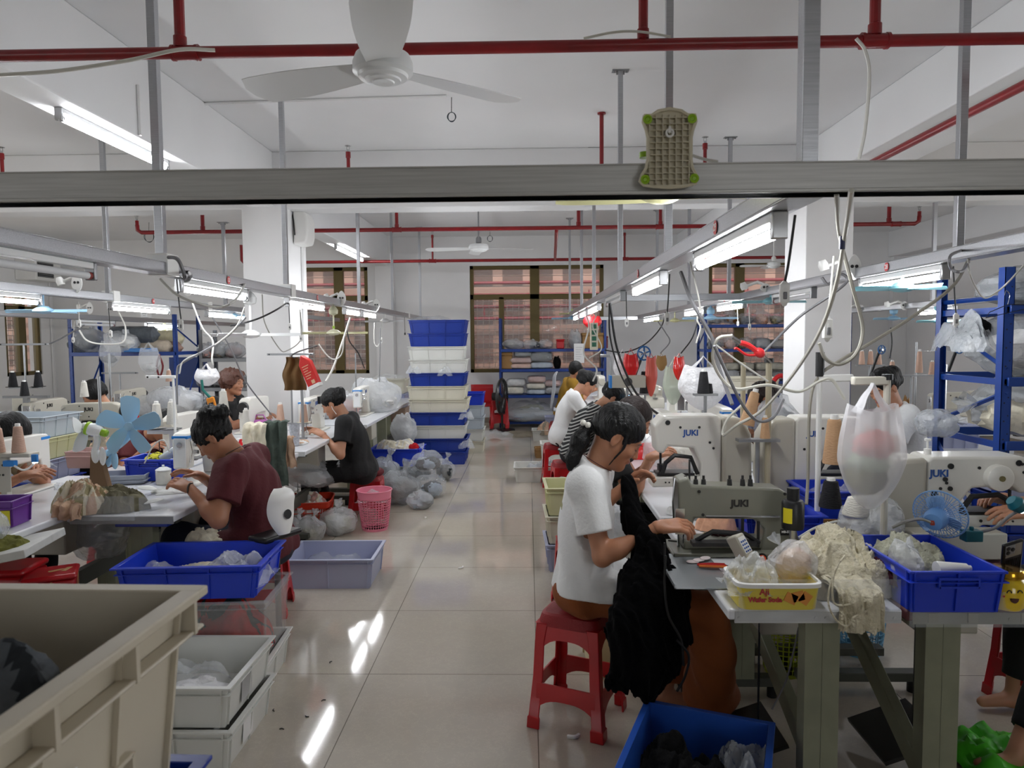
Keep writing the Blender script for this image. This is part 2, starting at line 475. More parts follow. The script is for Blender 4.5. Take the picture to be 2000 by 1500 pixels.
def facade_mat():
 m = bpy.data.materials.new('opposite_building'); m.use_nodes = True
 nt = m.node_tree; N = nt.nodes; L = nt.links; b = N['Principled BSDF']; b.inputs['Roughness'].default_value = .8
 tc = N.new('ShaderNodeTexCoord'); mp = N.new('ShaderNodeMapping'); L.new(tc.outputs['Object'], mp.inputs[0])
 wv = N.new('ShaderNodeTexWave'); wv.wave_type = 'BANDS'; wv.bands_direction = 'Z'; wv.inputs['Scale'].default_value = 1.1
 wv.inputs['Distortion'].default_value = .3; wv.inputs['Detail'].default_value = 1
 L.new(mp.outputs[0], wv.inputs['Vector'])
 r = N.new('ShaderNodeValToRGB'); e = r.color_ramp.elements; e[0].color = (*lin('8c6f60'), 1); e[1].color = (*lin('c9aa94'), 1)
 e.new(.35).color = (*lin('b58f7c'), 1); r.color_ramp.interpolation = 'CONSTANT'
 L.new(wv.outputs['Fac'], r.inputs[0])
 vo = N.new('ShaderNodeTexBrick'); vo.inputs['Scale'].default_value = 1; vo.inputs['Brick Width'].default_value = .7; vo.inputs['Row Height'].default_value = .9
 vo.inputs['Mortar Size'].default_value = .12; vo.offset = 0
 vo.inputs['Color1'].default_value = (*lin('4c4038'), 1); vo.inputs['Color2'].default_value = (*lin('8c7262'), 1); vo.inputs['Mortar'].default_value = (1, 1, 1, 1)
 sw = N.new('ShaderNodeCombineXYZ'); sp = N.new('ShaderNodeSeparateXYZ'); L.new(mp.outputs[0], sp.inputs[0])
 L.new(sp.outputs[0], sw.inputs[0]); L.new(sp.outputs[2], sw.inputs[1]); L.new(sw.outputs[0], vo.inputs['Vector'])
 mx = N.new('ShaderNodeMix'); mx.data_type = 'RGBA'; mx.blend_type = 'MULTIPLY'; mx.inputs[0].default_value = .75
 L.new(r.outputs[0], mx.inputs[6]); L.new(vo.outputs['Color'], mx.inputs[7]); L.new(mx.outputs[2], b.inputs['Base Color'])
 return m
# ================================================================ ROOM
XL, XR, YB, YF, ZC = -9.1, 7.0, 13.6, -4.0, 3.52
struct('floor', MB().bb(XL-.3, XR+.3, YF-.3, YB+.3, -.1, 0), FLOOR)
struct('ceiling', MB().bb(XL-.3, XR+.3, YF-.3, YB+.3, ZC, ZC+.15), CEIL)
def wall_y(name, Y0, Y1, x0, x1, holes, m=WALL):
 mb = MB(); xs = x0
 for (a, b, z0, z1) in sorted(holes):
  mb.bb(xs, a, Y0, Y1, 0, ZC); mb.bb(a, b, Y0, Y1, 0, z0); mb.bb(a, b, Y0, Y1, z1, ZC); xs = b
 mb.bb(xs, x1, Y0, Y1, 0, ZC); return struct(name, mb, m)
def wall_x(name, X0, X1, y0, y1, holes, m=WALL):
 mb = MB(); ys = y0
 for (a, b, z0, z1) in sorted(holes):
  mb.bb(X0, X1, ys, a, 0, ZC); mb.bb(X0, X1, a, b, 0, z0); mb.bb(X0, X1, a, b, z1, ZC); ys = b
 mb.bb(X0, X1, ys, y1, 0, ZC); return struct(name, mb, m)
_z0, _z1 = PY(1045, 727, YB).z, PY(1045, 518, YB).z
WB = [(PY(520, 600, YB).x, PY(719, 600, YB).x), (PY(918, 600, YB).x, PY(1179, 600, YB).x), (PY(1384, 600, YB).x, PY(1640, 600, YB).x)]
wall_y('wall_back', YB, YB+.24, XL-.3, XR+.3, [(a, b, _z0, _z1) for a, b in WB])
wall_y('wall_front', YF-.24, YF, XL-.3, XR+.3, [(-7.5, -5.2, .9, 2.9), (1.6, 3.4, .9, 2.9)])  # unseen openings behind the camera, added and sized to admit daylight
LW = (PX(12, 680, XL).y, PX(82, 680, XL).y)
wall_x('wall_left', XL-.24, XL, YF, YB, [(2.2, 6.4, .9, 3.1), (7.4, 10.8, .9, 3.1), (LW[0], LW[1], 1.0, 2.5)])  # nearer openings lie out of view, added to bring in side light
wall_x('wall_right', XR, XR+.24, YF, YB, [(2.2, 6.4, .9, 3.1)])  # opening out of view, added for daylight from the right
def window(i, x0, x1, z0, z1, mull, ytop, Y=YB, axis='y', lower=()):
 """framed window set in a wall; mull = fraction of the thick mullion, ytop = height of transom"""
 def B(mb, a, b, c, d, e, f):
  return mb.bb(a, b, c, d, e, f) if axis == 'y' else mb.bb(c, d, a, b, e, f)
 s = 1 if axis == 'y' else -1
 fr = MB(); t = .07; ya, yb = (Y+.02, Y+.12) if axis == 'y' else (Y-.12, Y-.02)
 B(fr, x0, x1, ya, yb, z0, z0+t); B(fr, x0, x1, ya, yb, z1-t, z1)
 B(fr, x0, x0+t, ya, yb, z0, z1); B(fr, x1-t, x1, ya, yb, z0, z1)
 xm = x0+(x1-x0)*mull; B(fr, xm-.09, xm+.09, ya, yb, z0, z1)
 B(fr, x0, x1, ya, yb, ytop-.05, ytop+.05)
 for q in lower: xx = x0+(x1-x0)*q; B(fr, xx-.05, xx+.05, ya, yb, z0, ytop)
 o = struct('window_%d' % i, fr, BRONZE, bevel=.006)
 g = MB(); B(g, x0+t, x1-t, ya+.045, ya+.05, z0+t, z1-t)
 g.build('glass', GLASS, o)
 gr = MB(); yg = Y+.3*s
 zz = z0
 while zz < ytop: B(gr, x0, x1, yg, yg+.012, zz, zz+.012); zz += .09
 while zz < z1: B(gr, x0, x1, yg, yg+.012, zz, zz+.012); zz += .2
 k = int((x1-x0)/.11)
 for j in range(k+1):
  xx = x0+(x1-x0)*j/k; B(gr, xx-.005, xx+.005, yg, yg+.01, z0, ytop)
 gr.build('security_grille', mat('grille_paint', 'd9c9bb', .5), o)
 return o
_zt = PY(1045, 579, YB).z
window(1, WB[0][0], WB[0][1], _z0, _z1, .71, _zt)
window(2, WB[1][0], WB[1][1], _z0, _z1, .485, _zt, lower=(.235,))
window(3, WB[2][0], WB[2][1], _z0, _z1, .24, _zt-.05)
window(4, LW[0], LW[1], 1.0, 2.5, .5, 2.2, Y=XL, axis='x')
struct('neighbour_building', MB().bb(-16, 12, YB+3.2, YB+3.5, -4, 9), facade_mat())
struct('neighbour_building_side', MB().bb(XL-3.6, XL-3.3, 9, 16.5, -4, 9), _M.get('x') or bpy.data.materials['opposite_building'])
struct('ground_outside', MB().bb(-60, 60, -60, 60, -4.2, -4), mat('outside_ground', 'a59a8c', .9))
mb = MB()
for k in range(4):
 z = 2.05+.27*k; mb.cyl((-6, YB+2.9, z), (8, YB+2.9, z+.03), .035, n=8)
for k in range(9): mb.cyl((-4.6+k*1.2, YB+2.9, 2.1), (-4.6+k*1.2, YB+2.9, 2.1+.2*(1+k % 3)), .02, n=6)
struct('neighbour_pipework', mb, REDP)
# columns, beams, pilasters
CY0, CY1 = 7.4, 8.0
cl0, cl1 = PY(477, 600, CY0).x, PY(566, 600, CY0).x
cr0, cr1 = PY(1572, 600, CY0).x, PY(1664, 600, CY0).x
struct('column_left', MB().bb(cl0, cl1, CY0, CY1, 0, 2.96), WALL, .008)
struct('column_right', MB().bb(cr0, cr1, CY0, CY1, 0, 2.96), WALL, .008)
struct('beam_across', MB().bb(XL, XR, CY0, CY0+.3, 2.94, ZC), CEIL, .01)
struct('beam_across_front', MB().bb(XL, XR, -1.2, -.9, 2.94, ZC), CEIL, .01)
bl0, bl1 = PY(400, 335, 6.35).x-.02, PY(545, 313, 7.39).x
struct('beam_along_left', MB().bb(-2.86, -2.6, YF, CY0, 2.96, ZC).bb(-2.86, -2.6, CY0+.3, YB, 2.96, ZC), CEIL, .01)
struct('beam_along_right', MB().bb(2.8, 3.35, YF, CY0, 3.1, ZC).bb(2.8, 3.35, CY0+.3, YB, 3.1, ZC), CEIL, .01)
struct('beam_along_wall', MB().bb(XR-.3, XR, YF, CY0, 3.05, ZC).bb(XR-.3, XR, CY0+.3, YB, 3.05, ZC), CEIL, .01)
struct('beam_along_far_left', MB().bb(XL, XL+.3, YF, CY0, 3.2, ZC).bb(XL, XL+.3, CY0+.3, YB, 3.2, ZC), CEIL, .01)
px1, px2 = PY(738, 600, YB).x, PY(772, 600, YB).x
struct('pilaster_back', MB().bb(px1, px2, YB-.22, YB, 0, ZC), WALL, .006)
struct('pilaster_corner', MB().bb(PY(1736, 600, YB).x, XR, YB-.15, YB, 0, ZC), WALL, .006)
struct('baseboard_back', MB().bb(XL, XR, YB-.015, YB, 0, .1), mat('skirting_tile', '8d8478', .3))
struct('baseboard_left', MB().bb(XL, XL+.015, YF, YB, 0, .1), _M['skirting_tile'])
struct('baseboard_right', MB().bb(XR-.015, XR, YF, YB, 0, .1), _M['skirting_tile'])
# thin surface conduits
def conduit(pts, label, r=.012, m=None):
 o = MB().tube(pts, r, 6).build('cable_conduit', m or WALL); return tag(o, label, 'conduit')
conduit([PZ(388, 203, ZC-.012), PZ(872, 188, ZC-.012)], 'white cable conduit running across the ceiling under the big fan')
conduit([Vector((-2.59, PX(268, 130, -2.59).y, 3.3)), Vector((-2.59, PX(268, 130, -2.59).y, 2.97))], 'short white conduit down the side of the left ceiling beam')
conduit([Vector((cl1+.012, CY0+.42, .1)), Vector((cl1+.012, CY0+.42, 2.9))], 'white conduit running up the aisle side of the left column', .02)
conduit([Vector((XL+.02, PX(96, 600, XL).y, .1)), Vector((XL+.02, PX(96, 600, XL).y, 3.1))], 'thin conduit on the far left wall beside its window', .015)
# ================================================================ RED SPRINKLER PIPES
def pipe(name, pts, r, label, fittings=(), heads=(), hang=(), cat='pipe'):
 """pts: run; fittings: points with couplings; heads: (base, top) upright sprinklers; hang: drop rods from the ceiling"""
 o = thing(name, label, cat)
 MB().tube(pts, r, 14).build('pipe_run', REDP, o)
 for p in fittings:
  p = Vector(p); d = (Vector(pts[-1])-Vector(pts[0])).normalized()
  f = MB().cyl(p-d*r*2.1, p+d*r*2.1, r*1.22, n=14); f.cyl(p-d*r*2.3, p-d*r*1.8, r*1.34, n=14); f.cyl(p+d*r*1.8, p+d*r*2.3, r*1.34, n=14)
  f.build('coupling', REDP, o)
 for p, rr in hang:
  p = Vector(p); h = MB().cyl(p, (p.x, p.y, ZC-.002), rr, n=10); h.cyl((p.x, p.y, ZC-.012), (p.x, p.y, ZC-.002), rr*2, n=10)
  h.lathe([(rr*1.25, 0), (rr*1.25, rr*2), (rr*.9, rr*2.2)], p+Vector((0, 0, r*.9)))
  h.build('riser', REDP, o)
 for b, z in heads:
  b = Vector(b); q = MB().cyl(b, (b.x, b.y, z-.05), r*.62, n=10).cyl((b.x, b.y, z-.1), (b.x, b.y, z-.05), r*.85, n=10); q.build('upright_riser', REDP, o)
  s = MB().cyl((b.x, b.y, z-.05), (b.x, b.y, z-.03), .012, n=8); s.lathe([(.004, 0), (.028, .006), (.028, .009), (.002, .012)], (b.x, b.y, z-.005), n=12)
  s.tube([(b.x-.012, b.y, z-.03), (b.x-.012, b.y, z-.005)], .003); s.tube([(b.x+.012, b.y, z-.03), (b.x+.012, b.y, z-.005)], .003)
  s.build('sprinkler_head', STEEL, o)
 return o
Y1p = 3.1
a, b = PY(0, 118, Y1p), PY(2000, 66, Y1p); zp = (a.z+b.z)/2
P1 = lambda px: Vector((PY(px, 90, Y1p).x, Y1p, zp))
pipe('sprinkler_pipe', [(-5.5, Y1p, zp), (5.5, Y1p, zp)], .025, 'thick red sprinkler pipe crossing the ceiling nearest the camera, behind the big fan',
  fittings=[P1(362), P1(1708)], hang=[(P1(352), .022), (P1(1256), .02), (P1(1708), .022)])
Y2p = 6.3
pipe('sprinkler_pipe', [(-6, Y2p, 2.88), (6, Y2p, 2.88)], .025, 'red sprinkler pipe mostly hidden behind the near aluminium crossbeam',
  heads=[((PY(680, 300, Y2p).x, Y2p, 2.88), 3.27), ((PY(1377, 300, Y2p).x, Y2p, 2.88), 3.3), ((PY(3, 300, Y2p).x, Y2p, 2.88), 3.3)],
  hang=[((PY(1175, 300, Y2p).x, Y2p, 2.88), .018)])
XRP = 2.6
pr = [PX(2000, 178, XRP), PX(1702, 308, XRP)]
zr = (pr[0].z+pr[1].z)/2-.03
pipe('sprinkler_pipe', [(XRP-.05, .6, zr), (XRP-.05, 8.45, zr)], .027, 'red sprinkler pipe running away along the right ceiling beam')
Y3p = 8.5
zz3 = PY(1000, 446, Y3p).z
P3 = lambda px: Vector((PY(px, 446, Y3p).x, Y3p, zz3))
e0, e1 = P3(268), P3(1795)
pipe('sprinkler_pipe', [e0+Vector((0, 0, .09)), e0+Vector((.005, 0, .03)), e0+Vector((.05, 0, 0))]+[e1+Vector((-.05, 0, 0)), e1+Vector((-.005, 0, .03)), e1+Vector((0, 0, .09))], .024,
  'long red sprinkler pipe across the back bay with an upturned end each side', fittings=[P3(775), P3(1290), P3(1750)],
  heads=[(e0+Vector((0, 0, .08)), e0.z+.19), (e1+Vector((0, 0, .08)), e1.z+.19)],
  hang=[(P3(396), .022), (P3(775), .02), (P3(1130), .022), (P3(1290), .02), (P3(1736), .022)])
Y4p = 12.1
zz4 = PY(1000, 508, Y4p).z
P4 = lambda px: Vector((PY(px, 508, Y4p).x, Y4p, zz4))
pipe('sprinkler_pipe', [P4(472)+Vector((0, 0, .3)), P4(472)+Vector((0, 0, .04)), P4(476), P4(1560)], .026,
  'red sprinkler pipe along the back wall just above the windows', fittings=[P4(845), P4(1220)],
  heads=[(P4(845), zz4+.48), (P4(1220), zz4+.48)])
x0 = P4(1084).x
pipe('sprinkler_pipe', [(P3(1087).x, Y3p, zz3), (P3(1087).x, Y3p+.02, zz3-.03), (x0, Y4p, zz4+.0)], .022, 'short red pipe joining the two sprinkler pipes of the back bay')
# ================================================================ ALUMINIUM RAILS AND POSTS
RT, RH = CAMZ+.40, .062
RAILS = {29: .68, 13: -1.86, 14: -3.46, 28: 1.97}
def rail(x, y0, y1, label, top=RT, h=RH, m=ALU):
 mb = MB().bb(x-.045, x+.045, y0, y1, top-h, top)
 mb.bb(x-.047, x+.047, y0, y1, top-.006, top-.001); mb.bb(x-.047, x+.047, y0, y1, top-h+.004, top-h+.01)
 return tag(mb.build('cable_rail', m, bevel=.003), label, 'rail', None)
rail(.68, 1.68, 13.2, 'aluminium cable rail carrying sticker 29 over the right-hand tables')
rail(-1.86, .8, 13.0, 'aluminium cable rail carrying sticker 13 over the left-hand tables')
rail(-3.46, 2.0, 13.0, 'aluminium cable rail carrying sticker 14, second from the aisle on the left')
rail(1.97, 1.8, 13.0, 'aluminium cable rail carrying sticker 28 on the right')
rail(-5.3, 4.6, 13.3, 'farthest left aluminium cable rail, in front of the left window', CAMZ+.33)
rail(4.15, 5.6, 9.8, 'farthest right aluminium cable rail, behind the blue rack', CAMZ+.355)
yc = 1.62
zc0, zc1 = PY(1000, 388, yc).z, PY(1000, 329, yc).z
mb = MB().bb(-3.2, 3.2, yc-.03, yc+.03, zc0, zc1).bb(-3.2, 3.2, yc-.034, yc+.034, zc0, zc0+.008).bb(-3.2, 3.2, yc-.033, yc+.033, zc1-.004, zc1)
tag(mb.build('crossbeam', ALUX, bevel=.002), 'large brushed aluminium crossbeam spanning the whole picture in front', 'beam')
def crossrail(Y, xa, xb, py, label):
 a, b = PY(xa, py, Y), PY(xb, py, Y)
 tag(MB().bb(a.x, b.x, Y-.03, Y+.03, a.z-.03, a.z+.03).build('cross_rail', ALU, bevel=.003), label, 'rail')
crossrail(6.6, 1215, 1525, 582, 'thin aluminium cross rail between the two right-hand rails in front of the right rear window')
crossrail(12.4, 1168, 1245, 622, 'short distant aluminium cross rail above the far end of the right-hand row')
def post(x, y, label, w=.035, z0=None, zt=ZC, plate=True):
 z0 = RT if z0 is None else z0
 o = thing('ceiling_post', label, 'post', (x, y, z0))
 MB().bb(-w/2, w/2, -w/2, w/2, 0, zt-z0).build('upright', ALU, o, bevel=.002)
 if plate:
  p = MB().bb(-.06, .06, -.03, .03, zt-z0-.006, zt-z0).bb(-.03, .03, -.002, .002, zt-z0-.03, zt-z0)
  p.cyl((-.045, 0, zt-z0-.016), (-.045, 0, zt-z0-.004), .007, n=6); p.cyl((.045, 0, zt-z0-.016), (.045, 0, zt-z0-.004), .007, n=6)
  p.build('mounting_plate', GREYM, o)
 return o
def post_on(rx, px, label, **k):
 k.setdefault('z0', RT)
 Y = PX(px, 600, rx).y; return post(rx, Y, label, **k)
post(PY(1578, 200, yc).x, yc, 'widest aluminium post, rising from the crossbeam at its right', .036, zc1)
post_on(-1.86, 319, 'aluminium post rising from the rail 13 junction box at left', w=.042)
post_on(-1.86, 560, 'aluminium post standing in front of the left column with a ceiling plate')
post_on(-1.86, 702, 'aluminium post in front of the left rear window')
post_on(-1.86, 767, 'slim aluminium post just right of the left rear window')
post_on(-1.86, 821, 'slim aluminium post above the tall stack of blue and cream crates')
post_on(-3.46, 213, 'aluminium post on the rail 14, left of the lamp on the ceiling beam')
post_on(-3.46, 441, 'slim aluminium post left of the left column', zt=2.94)
post_on(.68, 1304, 'aluminium post behind the hanging fan base')
post_on(.68, 1211, 'aluminium post left of the hanging fan base with a ceiling plate')
post_on(.68, 1160, 'slim aluminium post over the right edge of the centre window')
post_on(.68, 1136, 'very slim middle one of three posts over the centre window')
post_on(.68, 1113, 'very slim leftmost of three posts over the centre window')
post_on(1.97, 1868, 'aluminium post at far right, rising above rail 28')
post_on(1.97, 1423, 'slim post seen through the right rear window gap')
post_on(1.97, 1345, 'slim post to the left of the right rear window')
post_on(1.97, 1283, 'slim distant post right of the centre window')
post(4.15, PX(1821, 600, 4.15).y, 'slim dark post against the far right wall', z0=CAMZ+.355)
def sticker(n, x, side, px, label, size=.03, top=RT):
 Y = PX(px, 600, x).y; s = side
 o = thing('number_sticker', label, 'sticker', (x+s*.0475, Y, top-RH*.5))
 MB().cyl((0, 0, 0), (s*.0015, 0, 0), size*.78, n=24).build('disc', mat('sticker_red', 'd03a3c', .4), o)
 text(n, size*1.15, WHT, o, (s*.002, 0, 0), (PI/2, 0, PI/2 if s > 0 else -PI/2), 'number', .0008, .0003)
sticker('29', .68, -1, 1423, 'round red number sticker 29 on the right rail')
sticker('8', .68, -1, 1262, 'small round red sticker farther along the rail of sticker 29')
sticker('13', -1.86, 1, 433, 'round red number sticker 13 over the tube before the left column')
sticker('12', -1.86, 1, 610, 'small round red number sticker 12 farther along rail 13')
sticker('14', -3.46, 1, 290, 'round red number sticker 14 on the second left rail')
sticker('28', 1.97, -1, 1747, 'round red number sticker 28 above the blue fan blades')
sticker('27', 1.97, -1, 1424, 'small distant red sticker on the rail of sticker 28')
# fluorescent fittings
def tube_light(x, y0, y1, label, lit=True, top=RT-RH, rot=0, group=None, r=.0155):
 L = y1-y0
 o = thing('fluorescent_light', label, 'light', (x, y0, top), rot, group)
 MB().bb(-.02, .02, .02, L-.02, -.028, 0).build('lamp_body', WHTG, o, bevel=.004)
 for y in (.0, L-.022):
  s = MB().bb(-.022, .022, y, y+.022, -.075, 0); s.build('lamp_holder', STEEL if lit else GREYM, o, bevel=.004)
 MB().cyl((0, .03, -.056), (0, L-.03, -.056), r, n=16).build('tube', TUBE if lit else TUBEOFF, o)
 for ya in (.02, L-.04):
  MB().cyl((0, ya, -.056), (0, ya+.02, -.056), r*1.05, n=14).build('end_cap', mat('tube_cap', '8a3a34', .4) if not lit else GREYM, o)
 return o
def tl(x, pa, pb, label, lit=True, top=RT-RH, length=None, group=None):
 ya, yb = PX(pa, 600, x).y, PX(pb, 600, x).y
 ya, yb = min(ya, yb), max(ya, yb)
 if length: ya = yb-length
 return tube_light(x, ya, yb, label, lit, top, 0, group)
tl(.68, 1522, 1362, 'bright fluorescent light nearest the camera, beneath sticker 29')
tl(.68, 1296, 1240, 'second bright fluorescent light along the rail of sticker 29')
tl(.68, 1217, 1187, 'unlit fluorescent light on the rail of sticker 29', False)
tl(.68, 1170, 1152, 'fourth fluorescent light along the rail of sticker 29')
tl(.68, 1147, 1135, 'fifth fluorescent light along the rail of sticker 29, above the red bags')
tl(.68, 1131, 1122, 'farthest fluorescent light along the rail of sticker 29')
tl(-1.86, 0, 184, 'unlit fluorescent light with red end cap at the left edge', False, length=.95)
tl(-1.86, 350, 481, 'bright fluorescent light on the left rail, just before the left column')
tl(-1.86, 560, 631, 'bright fluorescent light crossing the left column')
tl(-1.86, 672, 700, 'lit fluorescent light on the left rail in front of the left rear window')
tl(-1.86, 706, 732, 'farthest lit fluorescent light on the left rail near the tall crate stack')
tl(-3.46, 0, 78, 'bright fluorescent light at the left edge on the rail of sticker 14', length=.95)
tl(-3.46, 214, 329, 'bright fluorescent light on the second left rail, above the fabric rolls')
tl(-3.46, 402, 476, 'bright fluorescent light touching the left column edge, on the rail of sticker 14')
tl(-5.3, 283, 345, 'lit fluorescent light above the rolls of fabric on the left rack', top=CAMZ+.27)
tl(-5.3, 150, 222, 'unlit fluorescent light on the farthest left rail', False, top=CAMZ+.27)
tl(1.97, 1847, 1682, 'bright fluorescent light above the blue fan blades on the right-hand rail')
tl(1.97, 1590, 1512, 'unlit fluorescent light partly behind the right column', False)
tl(1.97, 1455, 1403, 'lit fluorescent light on the right-hand rail just left of the right column')
tl(1.97, 1378, 1339, 'fourth lit fluorescent light along the rail of sticker 28')
tl(1.97, 1290, 1259, 'farthest small lit fluorescent light on the right-hand rail')
tl(4.15, 1866, 1796, 'lit fluorescent light on the farthest right rail', top=CAMZ+.29)
# tubes under the concrete beam
ya, yb = PX(112, 212, -2.73).y, PX(326, 315, -2.73).y
tube_light(-2.73, min(ya, yb), max(ya, yb), 'lit fluorescent light fixed beneath the near left concrete ceiling beam', True, 2.96, r=.018)
ya, yb = PX(655, 482, -2.73).y, PX(708, 505, -2.73).y
tube_light(-2.73, min(ya, yb), max(ya, yb), 'lit fluorescent light beneath the far part of the left ceiling beam', True, 2.96, r=.018)
# ================================================================ BUILDERS
_P = {}
def cached(key, make):
 """first use builds the thing, later uses copy it (sharing its meshes)"""
 if key not in _P: _P[key] = make(); return _P[key]
 return copy_tree(_P[key])
def place(o, label, cat, loc, rz=0, group=None, rot=None, scale=None):
 o.location = loc; o.rotation_euler = rot if rot else (0, 0, rz)
 if scale: o.scale = scale if isinstance(scale, (tuple, list)) else (scale,)*3
 if 'group' in o: del o['group']
 return tag(o, label, cat, group)
def crate(w, d, h, m, label, loc, rz=0, group=None, ribs=3, cat='crate', name='plastic_crate', rot=None, slot=False, lip=.018, pockets=False):
 def make():
  t = .005; k = .93
  def ring(f, z, off=0): x, y = w/2*f-off, d/2*f-off; return [(-x, -y, z), (x, -y, z), (x, y, z), (-x, y, z)]
  b = MB()
  o1, o2, i2, i1 = ring(k, 0), ring(1, h), ring(1, h, t), ring(k, .012, t)
  b.add(o1+o2, [(i, (i+1) % 4, 4+(i+1) % 4, 4+i) for i in range(4)])
  b.add(i1+i2, [(4+i, 4+(i+1) % 4, (i+1) % 4, i) for i in range(4)])
  b.add(o1, [(3, 2, 1, 0)]); b.add(i1, [(0, 1, 2, 3)])
  root = b.build(name, m)
  # ribs lean with the walls
  rb = MB()
  def rib(x, side, wd=.006, dp=.008):
   for zz in range(1):
    if side in (0, 1):
     s = -1 if side == 0 else 1
     y0, y1 = s*d/2*k, s*d/2
     q = [(x*k-wd/2, y0-.001*s, .005), (x*k+wd/2, y0-.001*s, .005), (x*k+wd/2, y0+dp*s, .005), (x*k-wd/2, y0+dp*s, .005)]
     q += [(x-wd/2, y1-.001*s, h), (x+wd/2, y1-.001*s, h), (x+wd/2, y1+dp*s, h), (x-wd/2, y1+dp*s, h)]
    else:
     s = -1 if side == 2 else 1
     x0, x1 = s*w/2*k, s*w/2
     q = [(x0-.001*s, x*k-wd/2, .005), (x0-.001*s, x*k+wd/2, .005), (x0+dp*s, x*k+wd/2, .005), (x0+dp*s, x*k-wd/2, .005)]
     q += [(x1-.001*s, x-wd/2, h), (x1-.001*s, x+wd/2, h), (x1+dp*s, x+wd/2, h), (x1+dp*s, x-wd/2, h)]
    rb.add(q, [(0, 1, 5, 4), (1, 2, 6, 5), (2, 3, 7, 6), (3, 0, 4, 7), (0, 3, 2, 1), (4, 5, 6, 7)])
  for i in range(ribs):
   x = w*.96*((i+.5)/ribs-.5)*(ribs/(ribs-1) if ribs > 1 else 1)*.97
   rib(x, 0); rib(x, 1)
  for i in range(max(2, ribs-1)):
   n = max(2, ribs-1); y = d*.92*(i/(n-1)-.5); rib(y, 2); rib(y, 3)
  rb.build('ribs', m, root)
  r = MB(); L = lip
  for z, th, e in ((h-.006, .008, L), (h-.034, .004, .009)) if not pockets else ((h-.012, .014, L), (h-.062, .006, L*.8)):
   r.bb(-w/2-e, w/2+e, -d/2-e, -d/2+.004, z, z+th); r.bb(-w/2-e, w/2+e, d/2-.004, d/2+e, z, z+th)
   r.bb(-w/2-e, -w/2+.004, -d/2, d/2, z, z+th); r.bb(w/2-.004, w/2+e, -d/2, d/2, z, z+th)
  r.build('rim', m, root, bevel=.003 if pockets else .002, seg=3)
  if pockets:
   q = MB()
   for i in range(4):
    y = d*(-.5+i/3)*.97; q.bb(w/2-.004, w/2+L*.85, y-.004, y+.004, h-.062, h); q.bb(-w/2-L*.85, -w/2+.004, y-.004, y+.004, h-.062, h)
   for i in range(8):
    x = w*(-.5+i/7)*.98; q.bb(x-.004, x+.004, d/2-.004, d/2+L*.85, h-.062, h); q.bb(x-.004, x+.004, -d/2-L*.85, -d/2+.004, h-.062, h)
   q.build('rim_pockets', m, root)
   q = MB()
   for sx in (-1, 1): q.box((sx*(w/2*.97), 0, h*.36), (.014, d*.42, .006)); q.box((sx*(w/2*.97), -d*.21, h*.2), (.014, .006, h*.33)); q.box((sx*(w/2*.97), d*.21, h*.2), (.014, .006, h*.33))
   q.build('label_frame', m, root)
  if slot:
   for s in (-1, 1):
    q = MB(); y = s*(d/2+.004); q.bb(-.06, .06, y-.006, y+.006, h*.62, h*.62+.006); q.bb(-.06, .06, y-.006, y+.006, h*.82, h*.82+.006)
    q.bb(-.062, -.056, y-.006, y+.006, h*.62, h*.83); q.bb(.056, .062, y-.006, y+.006, h*.62, h*.83); q.build('handle', m, root)
  return root
 o = cached(('crate', w, d, h, m.name, ribs, slot, lip, pockets), make)
 return place(o, label, cat, loc, rz, group, rot)
